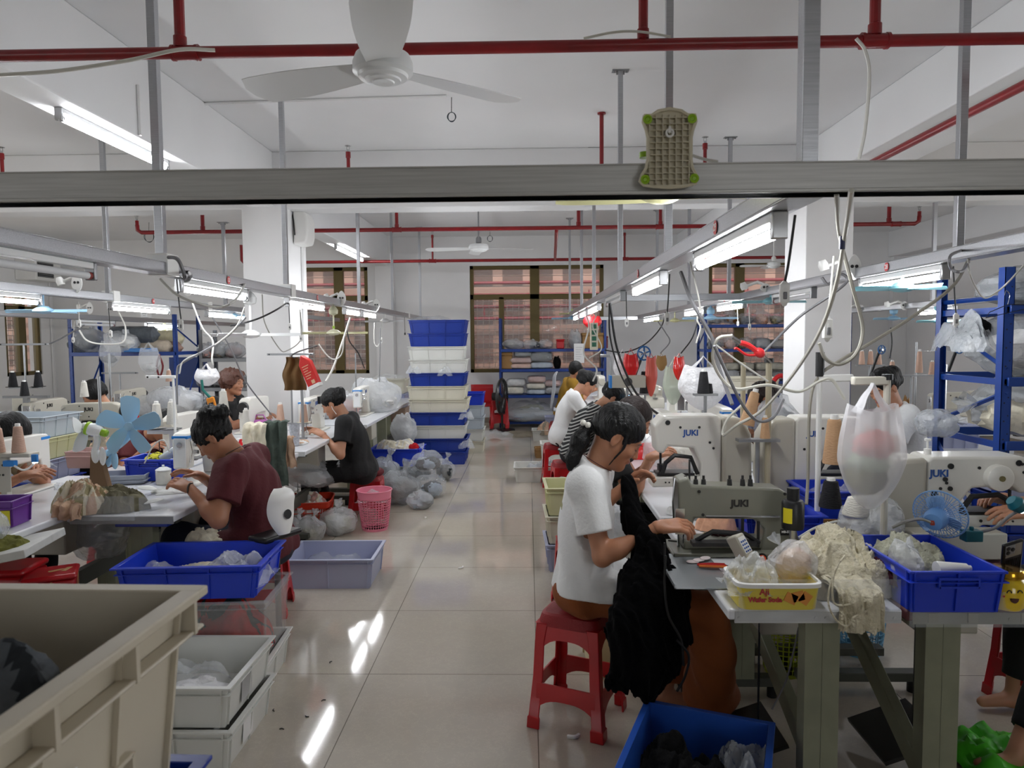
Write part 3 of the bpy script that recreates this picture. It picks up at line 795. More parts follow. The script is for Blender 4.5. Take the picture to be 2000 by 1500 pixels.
def stool(label, loc, rz=0, h=.46, m=REDS, cushion=None, group=None, name='plastic_stool'):
 def make():
  o = thing(name, None, None)
  a, b = .125, .165      # half widths at the top and floor
  s = MB(); n = 28
  def sup(t, r, z):
   c, q = math.cos(t), math.sin(t); k = .32
   return (r*math.copysign(abs(c)**k, c), r*math.copysign(abs(q)**k, q), z)
  rings = [(a*.2, h-.004), (a*.8, h-.004), (a*.9, h), (a*1.0, h-.006), (a*1.06, h-.03), (a*1.08, h-.05), (a*1.03, h-.05), (a*.9, h-.02), (a*.2, h-.02)]
  vs = [sup(2*PI*j/n, r, z) for r, z in rings for j in range(n)]
  k = len(rings)
  s.add(vs, [(i*n+j, i*n+(j+1) % n, (i+1)*n+(j+1) % n, (i+1)*n+j) for i in range(k-1) for j in range(n)]+[tuple(range(n)), tuple((k-1)*n+j for j in reversed(range(n)))])
  s.build('seat', REDD if m is REDS else m, o)
  for sx in (-1, 1):
   for sy in (-1, 1):
    L = MB(); t = .008
    def P(r, z, wd): # L profile corner
     return [(sx*r, sy*r, z), (sx*(r-wd), sy*r, z), (sx*(r-wd), sy*(r-t), z), (sx*(r-t), sy*(r-t), z), (sx*(r-t), sy*(r-wd), z), (sx*r, sy*(r-wd), z)]
    lv = [P(a*1.06, h-.04, .05), P(a*1.1, h-.12, .042), P(a*1.15, h*.45, .044), P(b*.96, .05, .046), P(b*.985, .045, .055), P(b*1.0, 0, .056)]
    vs = [q for l in lv for q in l]
    L.add(vs, [(i*6+j, i*6+(j+1) % 6, (i+1)*6+(j+1) % 6, (i+1)*6+j) for i in range(5) for j in range(6)]+[tuple(range(6)), tuple(30+j for j in range(6))])
    L.build('leg', m, o, bevel=.004)
  def rr(z): return a*1.06+(b-a*1.06)*(1-(z/(h-.04)))
  ap = MB(); st = MB()
  for q, z0, z1, arch in ((ap, h-.1, h-.04, True), (st, h*.27, h*.40, True)):
   for ax in (0, 1):
    for s_ in (-1, 1):
     nn = 12; top = []; bot = []
     for i in range(nn+1):
      u = -1+2*i/nn
      zb = z0-(.045*abs(u)**3 if arch else 0)
      r1, r0 = rr(z1), rr(zb); w_ = rr(z0)-.03
      top.append((u*w_, r1, z1)); bot.append((u*w_, r0, zb))
     vs = []
     for off in (0, -.007):
      for (x, y, z) in top+bot:
       y = s_*(y-.004+off)
       vs.append((x, y, z) if ax == 0 else (y, x, z))
     N_ = nn+1; fs = []
     for i in range(nn):
      fs += [(i, i+1, N_+i+1, N_+i), (2*N_+i, 2*N_+i+1, 3*N_+i+1, 3*N_+i), (i, i+1, 2*N_+i+1, 2*N_+i), (N_+i, N_+i+1, 3*N_+i+1, 3*N_+i)]
     q.add(vs, fs)
  ap.build('apron', m, o); st.build('stretcher_frame', m, o)
  if cushion:
   c = MB(); c.lathe([(.01, 0), (a*1.1, .0), (a*1.22, .015), (a*1.22, .035), (a*1.1, .05), (.01, .055)], (0, 0, h-.002), n=24); c.build('cushion', cushion, o)
  return o
 return place(cached(('stool', h, m.name, cushion.name if cushion else ''), make), label, 'stool', loc, rz, group)
def lump(mb, c, r, seed=0, amp=.12, n=22, fr=2.2, ridge=0, tie=None, flat=0, fold=0):
 """a lumpy closed ball; ridge adds pleats that gather at the tie direction, flat lays it on its base"""
 c = Vector(c); h = n//2; tie = Vector(tie).normalized() if tie is not None else None
 vs = []
 if tie is not None: tu, tv, _ = frame(tie)
 for i in range(h+1):
  a = PI*i/h
  for j in range(n):
   b = 2*PI*j/n
   d = Vector((math.sin(a)*math.cos(b), math.sin(a)*math.sin(b), math.cos(a)))
   k = 1+amp*wobble(d, fr, seed)*1.6+amp*.5*wobble(d, fr*2.7, seed+9)
   if fold: k += fold*(1-abs(wobble(d+Vector((wobble(d, 2, seed+4),)*3)*.6, fr*3, seed+5))*2.4)
   if tie is not None:
    t = d.dot(tie)
    g = max(0, t); ang = math.atan2(d.dot(tu), d.dot(tv))
    k += ridge*math.sin(ang*11+seed+3*wobble(d, 3, seed))*g*(1-g*.5)
    k -= .28*max(0, t-.62)/.38*(1 if t < .97 else .2)
   q = Vector((d.x*r[0], d.y*r[1], d.z*r[2]))*k
   if flat: q.z = max(q.z, -r[2]*flat)
   vs.append(c+q)
 mb.add(vs, [(i*n+j, (i+1)*n+j, (i+1)*n+(j+1) % n, i*n+(j+1) % n) for i in range(h) for j in range(n)])
 return mb
def bag(label, loc, r, fm=FILM, cm=None, seed=0, tie=(.3, 0, 1), rz=0, n=30, name='plastic_bag', cat='bag', group=None, knot=True, fill=.86, pieces=5, flat=.82):
 """a filled film bag lying on its base at loc"""
 r = Vector(r); o = thing(name, label, cat, loc, rz, group)
 zc = r.z*flat
 f = MB(); lump(f, (0, 0, zc), r, seed, .1, n, 2.0, .05, tie, flat)
 t = Vector(tie).normalized()
 if knot:
  base = Vector((t.x*r.x, t.y*r.y, zc+t.z*r.z))*1.0; base = Vector((0, 0, zc))+(base-Vector((0, 0, zc)))*.88
  u, v, _ = frame(t); k = min(r)*.12; pts = []
  m_ = 16; L = min(r)*.5
  prof = [(1.8, -.1), (.8, .12), (.7, .22), (1.6, .55), (2.6, .9), (3.0, 1.15)]
  vs = []
  for rr, hh in prof:
   for j in range(m_):
    a = 2*PI*j/m_; q = rr*k*(1+.35*math.sin(a*4+seed)*(hh > .3))
    vs.append(base+t*hh*L+u*math.cos(a)*q+v*math.sin(a)*q*.7)
  f.add(vs, [(i*m_+j, i*m_+(j+1) % m_, (i+1)*m_+(j+1) % m_, (i+1)*m_+j) for i in range(len(prof)-1) for j in range(m_)])
 f.build('film', fm, o)
 if cm is not None:
  cms = cm if isinstance(cm, (list, tuple)) else [cm]
  rs = random.Random(seed)
  c = MB()
  for k in range(pieces):
   c.use(cms[k % len(cms)])
   q = Vector((rs.uniform(-.45, .45)*r.x, rs.uniform(-.45, .45)*r.y, zc*rs.uniform(.55, .95)))
   s = fill*rs.uniform(.45, .62)
   lump(c, q, (r.x*s, r.y*s, r.z*s*.95), seed+k*3, .2, 18, 3, fold=.12)
  o2 = c.build('contents', None, o); o2['kind'] = 'stuff'
 return o
def film_heap(label, loc, r, m=FILM, seed=0, name='plastic_film', rz=0, n=34, cat='plastic film', parent=None):
 """crumpled loose film"""
 mb = MB()
 def fn(u, v):
  x, y = (u-.5)*2, (v-.5)*2
  e = max(0, 1-(x*x+y*y)**1.0*.9)
  p = Vector((x*2, y*2, seed))
  z = e**.6*(.55+.5*wobble(p, 1.0, seed))+.15*(1-abs(wobble(p+Vector((wobble(p, 1, seed+1),)*3), 1.3, seed+2))*2.2)*e**.5
  return (x*r[0]*(1+.15*wobble(p, 1, seed+3)), y*r[1]*(1+.15*wobble(p, 1, seed+4)), max(.002, z*r[2]))
 mb.grid(fn, n, n)
 o = mb.build(name, m, parent)
 if parent is None: place(o, label, cat, loc, rz)
 else: o.location = loc
 return o
def heap(label, loc, r, m, seed=0, name='fabric_heap', cat='fabric', rz=0, n=46, fold=.35, group=None, parent=None, kind=None, fr=1.0):
 """a pile of cloth with soft folds; m may be a list of fabrics"""
 ms = m if isinstance(m, (list, tuple)) else [m]
 mb = MB()
 def fn(u, v):
  x, y = (u-.5)*2, (v-.5)*2
  k = max(abs(x), abs(y)); rr = math.hypot(x, y); s = k/rr if rr > 1e-6 else 1
  x2, y2 = x*s, y*s; e = max(0, 1-(x2*x2+y2*y2))
  p = Vector((x2*2.1*fr, y2*2.1*fr, seed*1.7)); wp = p+Vector((wobble(p, 1.1, seed), wobble(p, 1.1, seed+2), 0))*.9
  f = 1-abs(wobble(wp, 1.4, seed+5))*2.6; f2 = 1-abs(wobble(wp, 3.6, seed+7))*2.4
  z = e**.45*(.68+.35*wobble(p, .8, seed+1)+fold*.38*f+fold*.09*f2)
  return (x2*r[0]*(1+.12*wobble(p, 1, seed+3)+.05*f), y2*r[1]*(1+.12*wobble(p, 1, seed+4)+.05*f), max(.001 if e > 0 else 0, z*r[2]))
 mb.mats = list(ms)
 mb.grid(fn, n, n)
 if len(ms) > 1:
  for i in range(len(mb.mi)):
   a, b = divmod(i, n-1); p = Vector((a/n*3.2, b/n*3.2, seed))
   mb.mi[i] = int((wobble(p, 1.3, seed+11)*1.6+.5)*len(ms)) % len(ms)
 o = mb.build(name, None, parent, angle=80)
 if parent is None: place(o, label, cat, loc, rz, group)
 else: o.location = loc
 if kind: o['kind'] = kind
 return o
def pack(label, loc, size, fm, cm, seed=0, rz=0, group=None, name='fabric_pack'):
 """flat pillow-like bag of folded cloth"""
 o = thing(name, label, 'fabric pack', loc, rz, group)
 def pil(mb, s, amp):
  x, y, z = [k/2*s for k in size]; n = 26; h = 12; vs = []
  for i in range(h+1):
   a = PI*i/h
   for j in range(n):
    b = 2*PI*j/n
    d = [math.sin(a)*math.cos(b), math.sin(a)*math.sin(b), math.cos(a)]
    q = [math.copysign(abs(k)**.55, k) for k in d]
    w_ = 1+amp*wobble(Vector(d), 3, seed)+amp*.7*(1-abs(wobble(Vector(d), 6, seed+3))*2)
    vs.append((q[0]*x*w_, q[1]*y*w_, size[2]/2+q[2]*z*w_))
  mb.add(vs, [(i*n+j, (i+1)*n+j, (i+1)*n+(j+1) % n, i*n+(j+1) % n) for i in range(h) for j in range(n)])
 c = MB(); pil(c, .93, .05); c.build('folded_cloth', cm, o)
 f = MB(); pil(f, 1.0, .09); f.build('film', fm, o)
 return o
def hanging_bag(label, hook, size, fm, cm=None, seed=0, rz=0, name='hanging_bag', group=None, lift=.4, cms=None, cat='bag'):
 """T-shirt bag hung by its handles from a hook; size = width, depth, height"""
 w_, d_, h_ = size; o = thing(name, label, cat, hook, rz, group)
 body = MB(); n = 40; H = 18; vs = []
 for i in range(H+1):
  t = i/H                        # 0 bottom .. 1 where the handles begin
  z = -h_+t*h_*(1-lift*.55)
  prof = (math.sin(min(1, t*1.25+.02)*PI/2)**.55)*(1-.35*max(0, t-.45)/.55)
  for j in range(n):
   a = 2*PI*j/n
   fold = 1+.045*math.sin(a*7+seed)*t+.04*math.sin(a*13+2*seed)*t+.05*wobble(Vector((math.cos(a), math.sin(a), t*2)), 2.2, seed)
   x = math.cos(a)*w_/2*prof*fold; y = math.sin(a)*d_/2*prof*fold*(1-.45*max(0, t-.5))
   vs.append((x, y, z+(.06*h_*abs(math.cos(a))**2*t)))
 body.add(vs, [(i*n+j, i*n+(j+1) % n, (i+1)*n+(j+1) % n, (i+1)*n+j) for i in range(H) for j in range(n)]+[tuple(reversed(range(n)))])
 body.build('bag_body', fm, o)
 for s in (-1, 1):
  hd = MB()
  def fn(u, v, s=s):
   zb = -h_+h_*(1-lift*.55)+.03*h_
   x0 = s*w_/2*.44; q = (v-.5)*d_*.42*(1-u*.75)
   return (x0*(1-u)**1.1*(1+.06*math.sin(v*9+seed)), q+.004*math.sin(u*9+seed), (zb-.02)*(1-u)+.0*u)
  hd.sheet(fn, 12, 9, .0015); hd.build('handle', fm, o)
 if cm is not None:
  c = MB(); rs = random.Random(seed)
  for k, mm in enumerate(cm if isinstance(cm, (list, tuple)) else [cm]):
   c.use(mm)
   lump(c, (rs.uniform(-.1, .1)*w_, rs.uniform(-.05, .05)*d_, -h_*.76+k*h_*.13), (w_*.26, d_*.24, h_*.12), seed+k, .15, 20, 3, fold=.08)
  q = c.build('contents', None, o); q['kind'] = 'stuff'
 return o
def cone(label, loc, m=CONE_P, h=.15, r=.036, group=None, rot=None, cat='thread cone', stub=True):
 def make():
  o = MB().lathe([(0, 0), (r, 0), (r*1.02, .006), (r*.62, h*.93), (r*.5, h*.96), (0, h*.96)], n=18).build('thread_cone', m)
  if stub: MB().lathe([(.006, h*.9), (r*.4, h*.95), (r*.36, h*1.06), (.0, h*1.06)], n=12).build('paper_core', WHT, o)
  return o
 return place(cached(('cone', m.name, h, r, stub), make), label, cat, loc, 0, group, rot)
def thread_stand(label, loc, rz=0, h=.52, plate=.12, m=WHT, tray=BLK, group=None, arm=.2, thick=.008, two=True):
 """pole with eyelet arm on top and two cone trays lower down; returns tray points"""
 o = thing('thread_stand', label, 'thread stand', loc, rz, group)
 MB().cyl((0, 0, 0), (0, 0, h), thick, n=8).build('pole', m, o)
 b = MB().bb(-arm, arm*(1 if two else .1), -.009, .009, h-.012, h+.006)
 b.build('eyelet_arm', m, o, bevel=.002)
 for x in ([-arm*.9, arm*.9] if two else [-arm*.9, -arm*.5]):
  MB().cyl((x, -.011, h-.003), (x, -.013, h-.003), .006, n=8).build('eyelet', BLK, o)
 MB().bb(-plate*1.1, plate*1.1, -.012, .012, h*.18-.012, h*.18-.002).build('tray_bar', m, o)
 for x in (-plate*.85, plate*.85):
  t = MB().lathe([(0, 0), (.055, 0), (.06, .004), (0, .004)], (x, 0, h*.18), n=20); t.cyl((x, 0, h*.18), (x, 0, h*.18+.12), .003, n=5); t.build('cone_tray', tray, o)
 return o
def stand_spot(loc, rz, h, x, plate=.12):
 M = Matrix.Rotation(rz, 3, 'Z'); return Vector(loc)+M @ Vector((x*plate*.85, 0, h*.18+.005))
def lockstitch(label, loc, rz=0, m=JUKIW, logo=True, panel=True, group=None, name='sewing_machine', sc=1.0, lamp=False, accent=True):
 """flat-bed machine; needle end at local x=0, pillar at +x, operator at -y side"""
 def make():
  o = thing(name, None, None)
  MB().bb(-.04, .48, -.09, .09, 0, .012).build('bed', m, o, bevel=.003)
  arm = MB(); P = [(-.045, .10), (-.045, .285), (-.03, .305), (.05, .315), (.40, .32), (.455, .30), (.462, .26), (.462, 0.012), (.335, .012), (.322, .10), (.29, .155), (.24, .165), (.04, .165), (.03, .10)]
  arm.prism(P, -.045, .045); arm.build('arm', m, o, bevel=.01, seg=3)
  MB().cyl((.462, 0, .24), (.50, 0, .24), .05, .046, n=22).build('handwheel', BLK if not accent else JUKID, o, bevel=.004)
  nb = MB().cyl((-.008, -.01, .02), (-.008, -.01, .11), .004, n=6); nb.bb(-.02, .004, -.03, .0, .014, .018); nb.cyl((.01, -.005, .03), (.01, -.005, .11), .003, n=6)
  nb.build('needle_bar', STEEL, o)
  tn = MB()
  for q in ((.03, .19), (.03, .235)): tn.cyl((q[0], -.045, q[1]), (q[0], -.07, q[1]), .014, .012, n=12)
  tn.cyl((-.046, 0, .24), (-.056, 0, .24), .016, n=10)
  tn.build('tension_discs', STEEL, o)
  tk = MB().tube([(-.03, -.047, .12), (-.02, -.06, .2), (-.03, -.055, .26), (0, -.05, .28)], .003); tk.build('take_up_lever', STEEL, o)
  MB().bb(-.048, -.040, -.035, .035, .11, .28).build('face_plate', STEEL if not accent else WHTG, o, bevel=.003)
  k = MB()
  for (x, z) in ((-.02, .14), (.12, .29), (.2, .2), (.4, .22), (.41, .12)): k.cyl((x, -.044, z), (x, -.0475, z), .006, n=8)
  k.build('screw_plugs', BLK, o)
  if accent: MB().bb(-.047, .03, -.047, .047, .275, .292).build('blue_trim', BLUEL, o, bevel=.003)
  if panel:
   MB().box((.30, -.055, .285), (.13, .03, .07)).build('control_panel', BLK, o, bevel=.006)
   MB().box((.285, -.072, .285), (.05, .003, .042)).build('screen', mat('screen_glow', '9fd6ff', .3, emit=1.6), o)
  if lamp: MB().ball((.0, -.03, .13), .012).build('needle_lamp', mat('needle_lamp', 'ffffff', .3, emit=30), o)
  if logo: text('JUKI', .042, LOGOB if accent else LOGOK, o, (.2, -.0465, .262), (PI/2, 0, 0), 'logo', .0015)
  return o
 o = cached(('lock', m.name, logo, panel, lamp, accent), make)
 return place(o, label, 'sewing machine', loc, rz, group, scale=sc)
def overlock(label, loc, rz=0, group=None, m=JUKID):
 def make():
  o = thing('overlock_machine', None, None)
  b = MB(); b.prism([(-.13, 0), (-.13, .06), (-.10, .12), (.02, .13), (.03, .24), (.15, .25), (.17, .2), (.17, 0)], -.11, .11); b.build('housing', m, o, bevel=.012, seg=3)
  MB().prism([(-.12, .17), (-.12, .27), (.14, .27), (.14, .21), (-.05, .2), (-.06, .17)], -.04, .04).build('upper_arm', m, o, bevel=.008)
  w_ = MB(); w_.cyl((.17, 0, .13), (.205, 0, .13), .055, n=20); w_.build('handwheel', BLK, o)
  t = MB()
  for i in range(4): t.cyl((-.08+i*.045, -.04, .22), (-.08+i*.045, -.07, .22), .012, n=10)
  t.build('tension_knobs', STEEL, o)
  nb = MB().cyl((-.10, 0, .13), (-.10, 0, .18), .004, n=6); nb.bb(-.13, -.08, -.03, .03, .118, .124); nb.build('needle_plate', STEEL, o)
  for i in range(3):
   MB().cyl((-.06+i*.07, .06, .25), (-.06+i*.07, .06, .262), .004, n=6).build('thread_guide', STEEL, o)
  return o
 return place(cached(('over', m.name), make), label, 'sewing machine', loc, rz, group)
def table(label, x0, x1, y0, y1, z=.755, top=TABW, edge=EDGE, leg=TABG, motor=True, end_strip=True, name='sewing_table', drawer=False, ox=None, lx=None):
 """work table, long side along y; T legs at both ends, brace, motor and power box underneath"""
 o = thing(name, label, 'table', (0, 0, 0))
 w_ = x1-x0
 MB().bb(x0, x1, y0, y1, z-.035, z).build('tabletop', top, o, bevel=.008, seg=3)
 e = MB(); e.bb(x0+.02, x1-.005, y0-.003, y0+.004, z-.042, z-.006)
 for k in (.06, .5, .56, .95): e.cyl((x0+w_*k, y0-.006, z-.026), (x0+w_*k, y0, z-.026), .005, n=8)
 e.build('edge_strip', edge, o)
 for yy in (y0+.1, y1-.14):
  for k in (lx or (.3, )):
   xx = x0+w_*k
   g = MB(); g.bb(xx-.055, xx+.055, yy-.03, yy+.03, .09, z-.036); g.bb(xx-.001, xx+.001, yy-.032, yy, .1, z-.05)
   g.build('leg', leg, o, bevel=.004)
  MB().bb(x0+.04, x1-.02, yy-.03, yy+.03, .055, .095).build('foot_beam', TABD, o, bevel=.004)
  for xx in (x0+.08, x1-.07): MB().cyl((xx, yy, 0), (xx, yy, .056), .022, n=12).build('castor_foot', BLKR, o)
  MB().bb(x0+.05, x1-.03, yy-.025, yy+.025, z-.06, z-.036).build('top_bracket', TABD, o)
 xx = x0+w_*.62
 MB().bb(xx-.02, xx+.02, y0+.1, y1-.12, .24, .33).build('stretcher', TABD, o)
 if motor:
  ym = y0+(y1-y0)*.5; q = MB(); q.bb(x0+w_*.45, x0+w_*.8, ym-.12, ym+.1, z-.26, z-.04); q.build('control_box', JUKID, o, bevel=.008)
  q = MB(); q.cyl((x0+w_*.3, ym+.2, z-.14), (x0+w_*.55, ym+.2, z-.14), .06, n=18); q.build('motor', DSTEEL, o)
  MB().box((x0+w_*.35, ym-.1, .11), (.24, .3, .015), Matrix.Rotation(-.35, 3, 'Y')).build('treadle', DSTEEL, o)
  MB().cyl((x0+w_*.45, ym-.1, .1), (x0+w_*.45, ym-.1, z-.2), .004, n=6).build('treadle_rod', DSTEEL, o)
 if drawer: MB().bb(x0+.05, x0+.3, y0+.05, y0+.35, z-.12, z-.037).build('drawer', JUKID, o, bevel=.006)
 return o
def blades(o, n, L, w_, m, axis, ang0=0, c=(0, 0, 0), r0=.03, pitch=.5, angs=None, tip=1.0, name='blade', curve=.0):
 u, v, d = frame(axis); c = Vector(c)
 for k in range(n):
  a = angs[k] if angs else ang0+2*PI*k/n
  e = u*math.cos(a)+v*math.sin(a); s = d.cross(e)
  mb = MB()
  def fn(p, q, e=e, s=s):
   t = p; wid = w_*(.35+.65*math.sin(min(1, t*1.5+.12)*PI/2))*(1 if t < .86 else math.sqrt(max(.02, 1-((t-.86)/.15)**2)))
   x = (q-.5)*wid
   return c+e*(r0+(L-r0)*t)+s*(x+curve*t*t*L)+d*(x*math.sin(pitch)+.0*t)
  mb.sheet(fn, 14, 7, .0025); mb.build(name, m, o)
def clip_fan(label, loc, axis=(0, 0, -1), n=3, L=.2, w_=.07, bm=LBLUE, ang=0, rz=0, group=None, clip=True, arm=(.0, .05, -.12), motor=WHT, angs=None, mr=.032, cat='fan'):
 """small fan clipped to a rail: clip at the origin, arm, motor, blades facing axis"""
 o = thing('clip_fan', label, cat, loc, rz, group)
 if clip:
  p = MB(); p.box((.055, 0, .0), (.012, .06, .12)); p.build('clip_plate', motor, o, bevel=.005)
  p = MB(); p.box((-.055, 0, .0), (.012, .06, .10)); p.bb(-.05, .05, -.02, .02, .045, .055); p.build('clip_jaw', motor, o, bevel=.004)
 a = Vector(arm); axis = Vector(axis).normalized(); mc = a
 MB().tube([Vector((.05, 0, .03)) if clip else Vector((0, 0, 0)), a*.5+Vector((.02, 0, .01)), a-axis*.03], .012, 8).build('fan_arm', motor, o)
 MB().lathe([(.003, -.05), (mr*.6, -.048), (mr*.95, -.03), (mr, 0), (mr*.9, .02), (.003, .024)], mc, axis, 18).build('motor_housing', motor, o)
 MB().lathe([(mr*.72, .02), (mr*.7, .045), (mr*.4, .055), (.002, .056)], mc, axis, 16).build('hub', bm, o)
 blades(o, n, L, w_, bm, axis, ang, mc+axis*.034, mr*.5, .55, angs)
 return o
def switch(label, top, bottom, m=CABB, sm=WHT, rot=0, w_=.026, h_=.062, group=None, sag=.0):
 """in-line rocker switch hanging on its cord"""
 top, bottom = Vector(top), Vector(bottom)
 o = thing('pendant_switch', label, 'switch', bottom, rot, group)
 d = top-bottom
 MB().tube(catmull([(0, 0, h_*.8), d*.4+Vector((sag, 0, 0)), d], 5), .0035, 6).build('cord', m, o)
 MB().ball((0, 0, 0), (w_*.8, w_*.42, h_), 14).bb(-w_*.7, w_*.7, -w_*.36, w_*.36, -h_*.7, h_*.7).build('switch_body', sm, o, bevel=.003)
 MB().bb(-w_*.3, w_*.3, -w_*.5, w_*.5, -h_*.45, h_*.1).build('rocker', CABG, o, bevel=.002)
 return o
def cable(label, pts, r=.004, m=CABW, group=None, k=7, name='power_cable'):
 o = MB().tube(catmull(pts, k), r, 6).build(name, m); return tag(o, label, 'cable', group)
def pc(*a):
 """points of a hanging cable from (pixel x, pixel y, distance) triples"""
 return [PY(*q) for q in a]
def basket(label, loc, r0, r1, h, m, rz=0, nu=34, nv=12, kind='round', name='waste_basket', cat='basket', th=.004, solid=.22, rot=None, sx=1, sy=1):
 """perforated basket: solid base band and rim, wire lattice between"""
 o = thing(name, label, cat, loc, rz, None, rot)
 def P(a, t):
  r = r0+(r1-r0)*t
  if kind == 'round': return (math.cos(a)*r*sx, math.sin(a)*r*sy, h*t)
  c, s = math.cos(a), math.sin(a); e = .35
  return (math.copysign(abs(c)**e, c)*r*sx, math.copysign(abs(s)**e, s)*r*sy, h*t)
 lat = MB(); vs = []
 z0, z1 = (.06, .8)
 for i in range(nv+1):
  t = z0+(z1-z0)*i/nv
  vs += [P(2*PI*j/nu, t) for j in range(nu)]
 lat.add(vs, [(i*nu+j, i*nu+(j+1) % nu, (i+1)*nu+(j+1) % nu, (i+1)*nu+j) for i in range(nv) for j in range(nu)])
 l = lat.build('perforated_wall', m, o)
 w_ = l.modifiers.new('wire', 'WIREFRAME'); w_.thickness = th*2; w_.use_even_offset = False
 def band(a, b, thick, nm):
  mb = MB(); vs = []
  for t, off in ((a, 0), (b, 0), (b, thick), (a, thick)):
   for j in range(nu):
    x, y, z = P(2*PI*j/nu, t); k = 1-off/max(.01, math.hypot(x, y)); vs.append((x*k, y*k, z))
  mb.add(vs, [(i*nu+j, i*nu+(j+1) % nu, ((i+1) % 4)*nu+(j+1) % nu, ((i+1) % 4)*nu+j) for i in range(4) for j in range(nu)])
  mb.build(nm, m, o)
 band(z1, 1, .004, 'upper_band'); band(0, z0, .004, 'base_band')
 mb = MB(); mb.tube([P(2*PI*j/nu, 1) for j in range(nu+1)], .006, 6, False); mb.build('rim', m, o)
 mb = MB(); mb.add([P(2*PI*j/nu, 0) for j in range(nu)], [tuple(range(nu))]); mb.build('base', m, o)
 return o
def rack(label, loc, W, D, H, shelves, rz=0, m=RACKB, pw=.045, brace=True, deck=None, holes=True):
 """bolted steel rack; shelves = list of (height, ) decks"""
 o = thing('steel_rack', label, 'rack', loc, rz)
 for x in (0, W):
  for y in (0, D):
   p = MB(); s = 1 if x == 0 else -1; q = 1 if y == 0 else -1
   p.bb(x-pw/2, x+pw/2, y, y+q*.003, 0, H); p.bb(x-s*pw/2, x-s*(pw/2-.003), y, y+q*pw, 0, H); p.bb(x+s*pw/2, x+s*(pw/2-.003), y, y+q*pw*.5, 0, H)
   p.build('upright', m, o)
   if holes and y == 0:
    h = MB(); z = .12
    while z < H-.05: h.cyl((x-pw*.18, y-.0012, z), (x-pw*.18, y+.001, z), .005, n=6); h.cyl((x+pw*.2, y-.0012, z+.03), (x+pw*.2, y+.001, z+.03), .004, n=6); z += .1
    h.build('slot_holes', mat('slot_dark', '0c1430', .6), o)
 for z in shelves:
  for y in (0, D): MB().bb(0, W, y-.015, y+.015, z-.05, z).build('shelf_beam', m, o, bevel=.003)
  for x in (0, W): MB().bb(x-.012, x+.012, 0, D, z-.045, z-.01).build('side_tie', m, o)
  if deck: MB().bb(.01, W-.01, .016, D-.016, z-.012, z).build('shelf_deck', deck, o)
 if brace:
  for x in (0, W):
   zs = [.15]+[z for z in shelves if z > .2]+[H-.08]
   for k in range(len(zs)-1):
    a, b = (0, D) if k % 2 else (D, 0)
    MB().tube([(x, a, zs[k]+.04), (x, b, zs[k+1]-.08)], .013, 4).build('diagonal_brace', m, o)
 return o
# ================================================================ PEOPLE
SKIN = mat('skin_warm', 'a87457', .5, var=.06, vscale=14, sss=.12, bump=.03, bscale=160)
SKIN2 = mat('skin_light', 'b98568', .5, var=.06, vscale=14, sss=.12, bump=.03, bscale=160)
SKIN3 = mat('skin_tan', '96654a', .5, var=.06, vscale=14, sss=.12, bump=.03, bscale=160)
LIP = mat('lips', '9a5550', .4)
LASH = mat('lashes', '140f0e', .6)
HAIRK = mat('hair_black', '030304', .45, bump=.8, bscale=70, stretch=(1, 5, .4), spec=.32)
HAIRB = mat('hair_brown', '1c0d09', .45, bump=.8, bscale=70, stretch=(1, 5, .4), spec=.32)
HAIRR = mat('hair_auburn', '4d2a1c', .5, bump=.9, bscale=60)
def band_mat(name, c1, c2, scale=12):
 m = bpy.data.materials.new(name); m.use_nodes = True; N = m.node_tree.nodes; L = m.node_tree.links; b = N['Principled BSDF']; b.inputs['Roughness'].default_value = .9
 tc = N.new('ShaderNodeTexCoord'); mp = N.new('ShaderNodeMapping'); mp.inputs['Rotation'].default_value = (0, R(24), 0)
 wv = N.new('ShaderNodeTexWave'); wv.bands_direction = 'Z'; wv.inputs['Scale'].default_value = scale; wv.inputs['Distortion'].default_value = .5; wv.inputs['Detail'].default_value = 0; wv.inputs['Detail Scale'].default_value = .3
 r = N.new('ShaderNodeValToRGB'); r.color_ramp.interpolation = 'CONSTANT'; e = r.color_ramp.elements
 e[0].color = (*lin(c1), 1); e[1].color = (*lin(c2), 1); e[1].position = .66
 L.new(tc.outputs['Object'], mp.inputs[0]); L.new(mp.outputs[0], wv.inputs['Vector']); L.new(wv.outputs['Fac'], r.inputs[0]); L.new(r.outputs[0], b.inputs['Base Color'])
 return m
def floral_mat():
 m = bpy.data.materials.new('floral_cloth'); m.use_nodes = True; N = m.node_tree.nodes; L = m.node_tree.links; b = N['Principled BSDF']; b.inputs['Roughness'].default_value = .9
 tc = N.new('ShaderNodeTexCoord'); v = N.new('ShaderNodeTexVoronoi'); v.inputs['Scale'].default_value = 26
 r = N.new('ShaderNodeValToRGB'); e = r.color_ramp.elements; e[0].color = (*lin('9a9ca6'), 1); e[0].position = .14; e[1].color = (*lin('0b0c10'), 1); e[1].position = .22
 L.new(tc.outputs['Object'], v.inputs['Vector']); L.new(v.outputs['Distance'], r.inputs[0]); L.new(r.outputs[0], b.inputs['Base Color']); return m
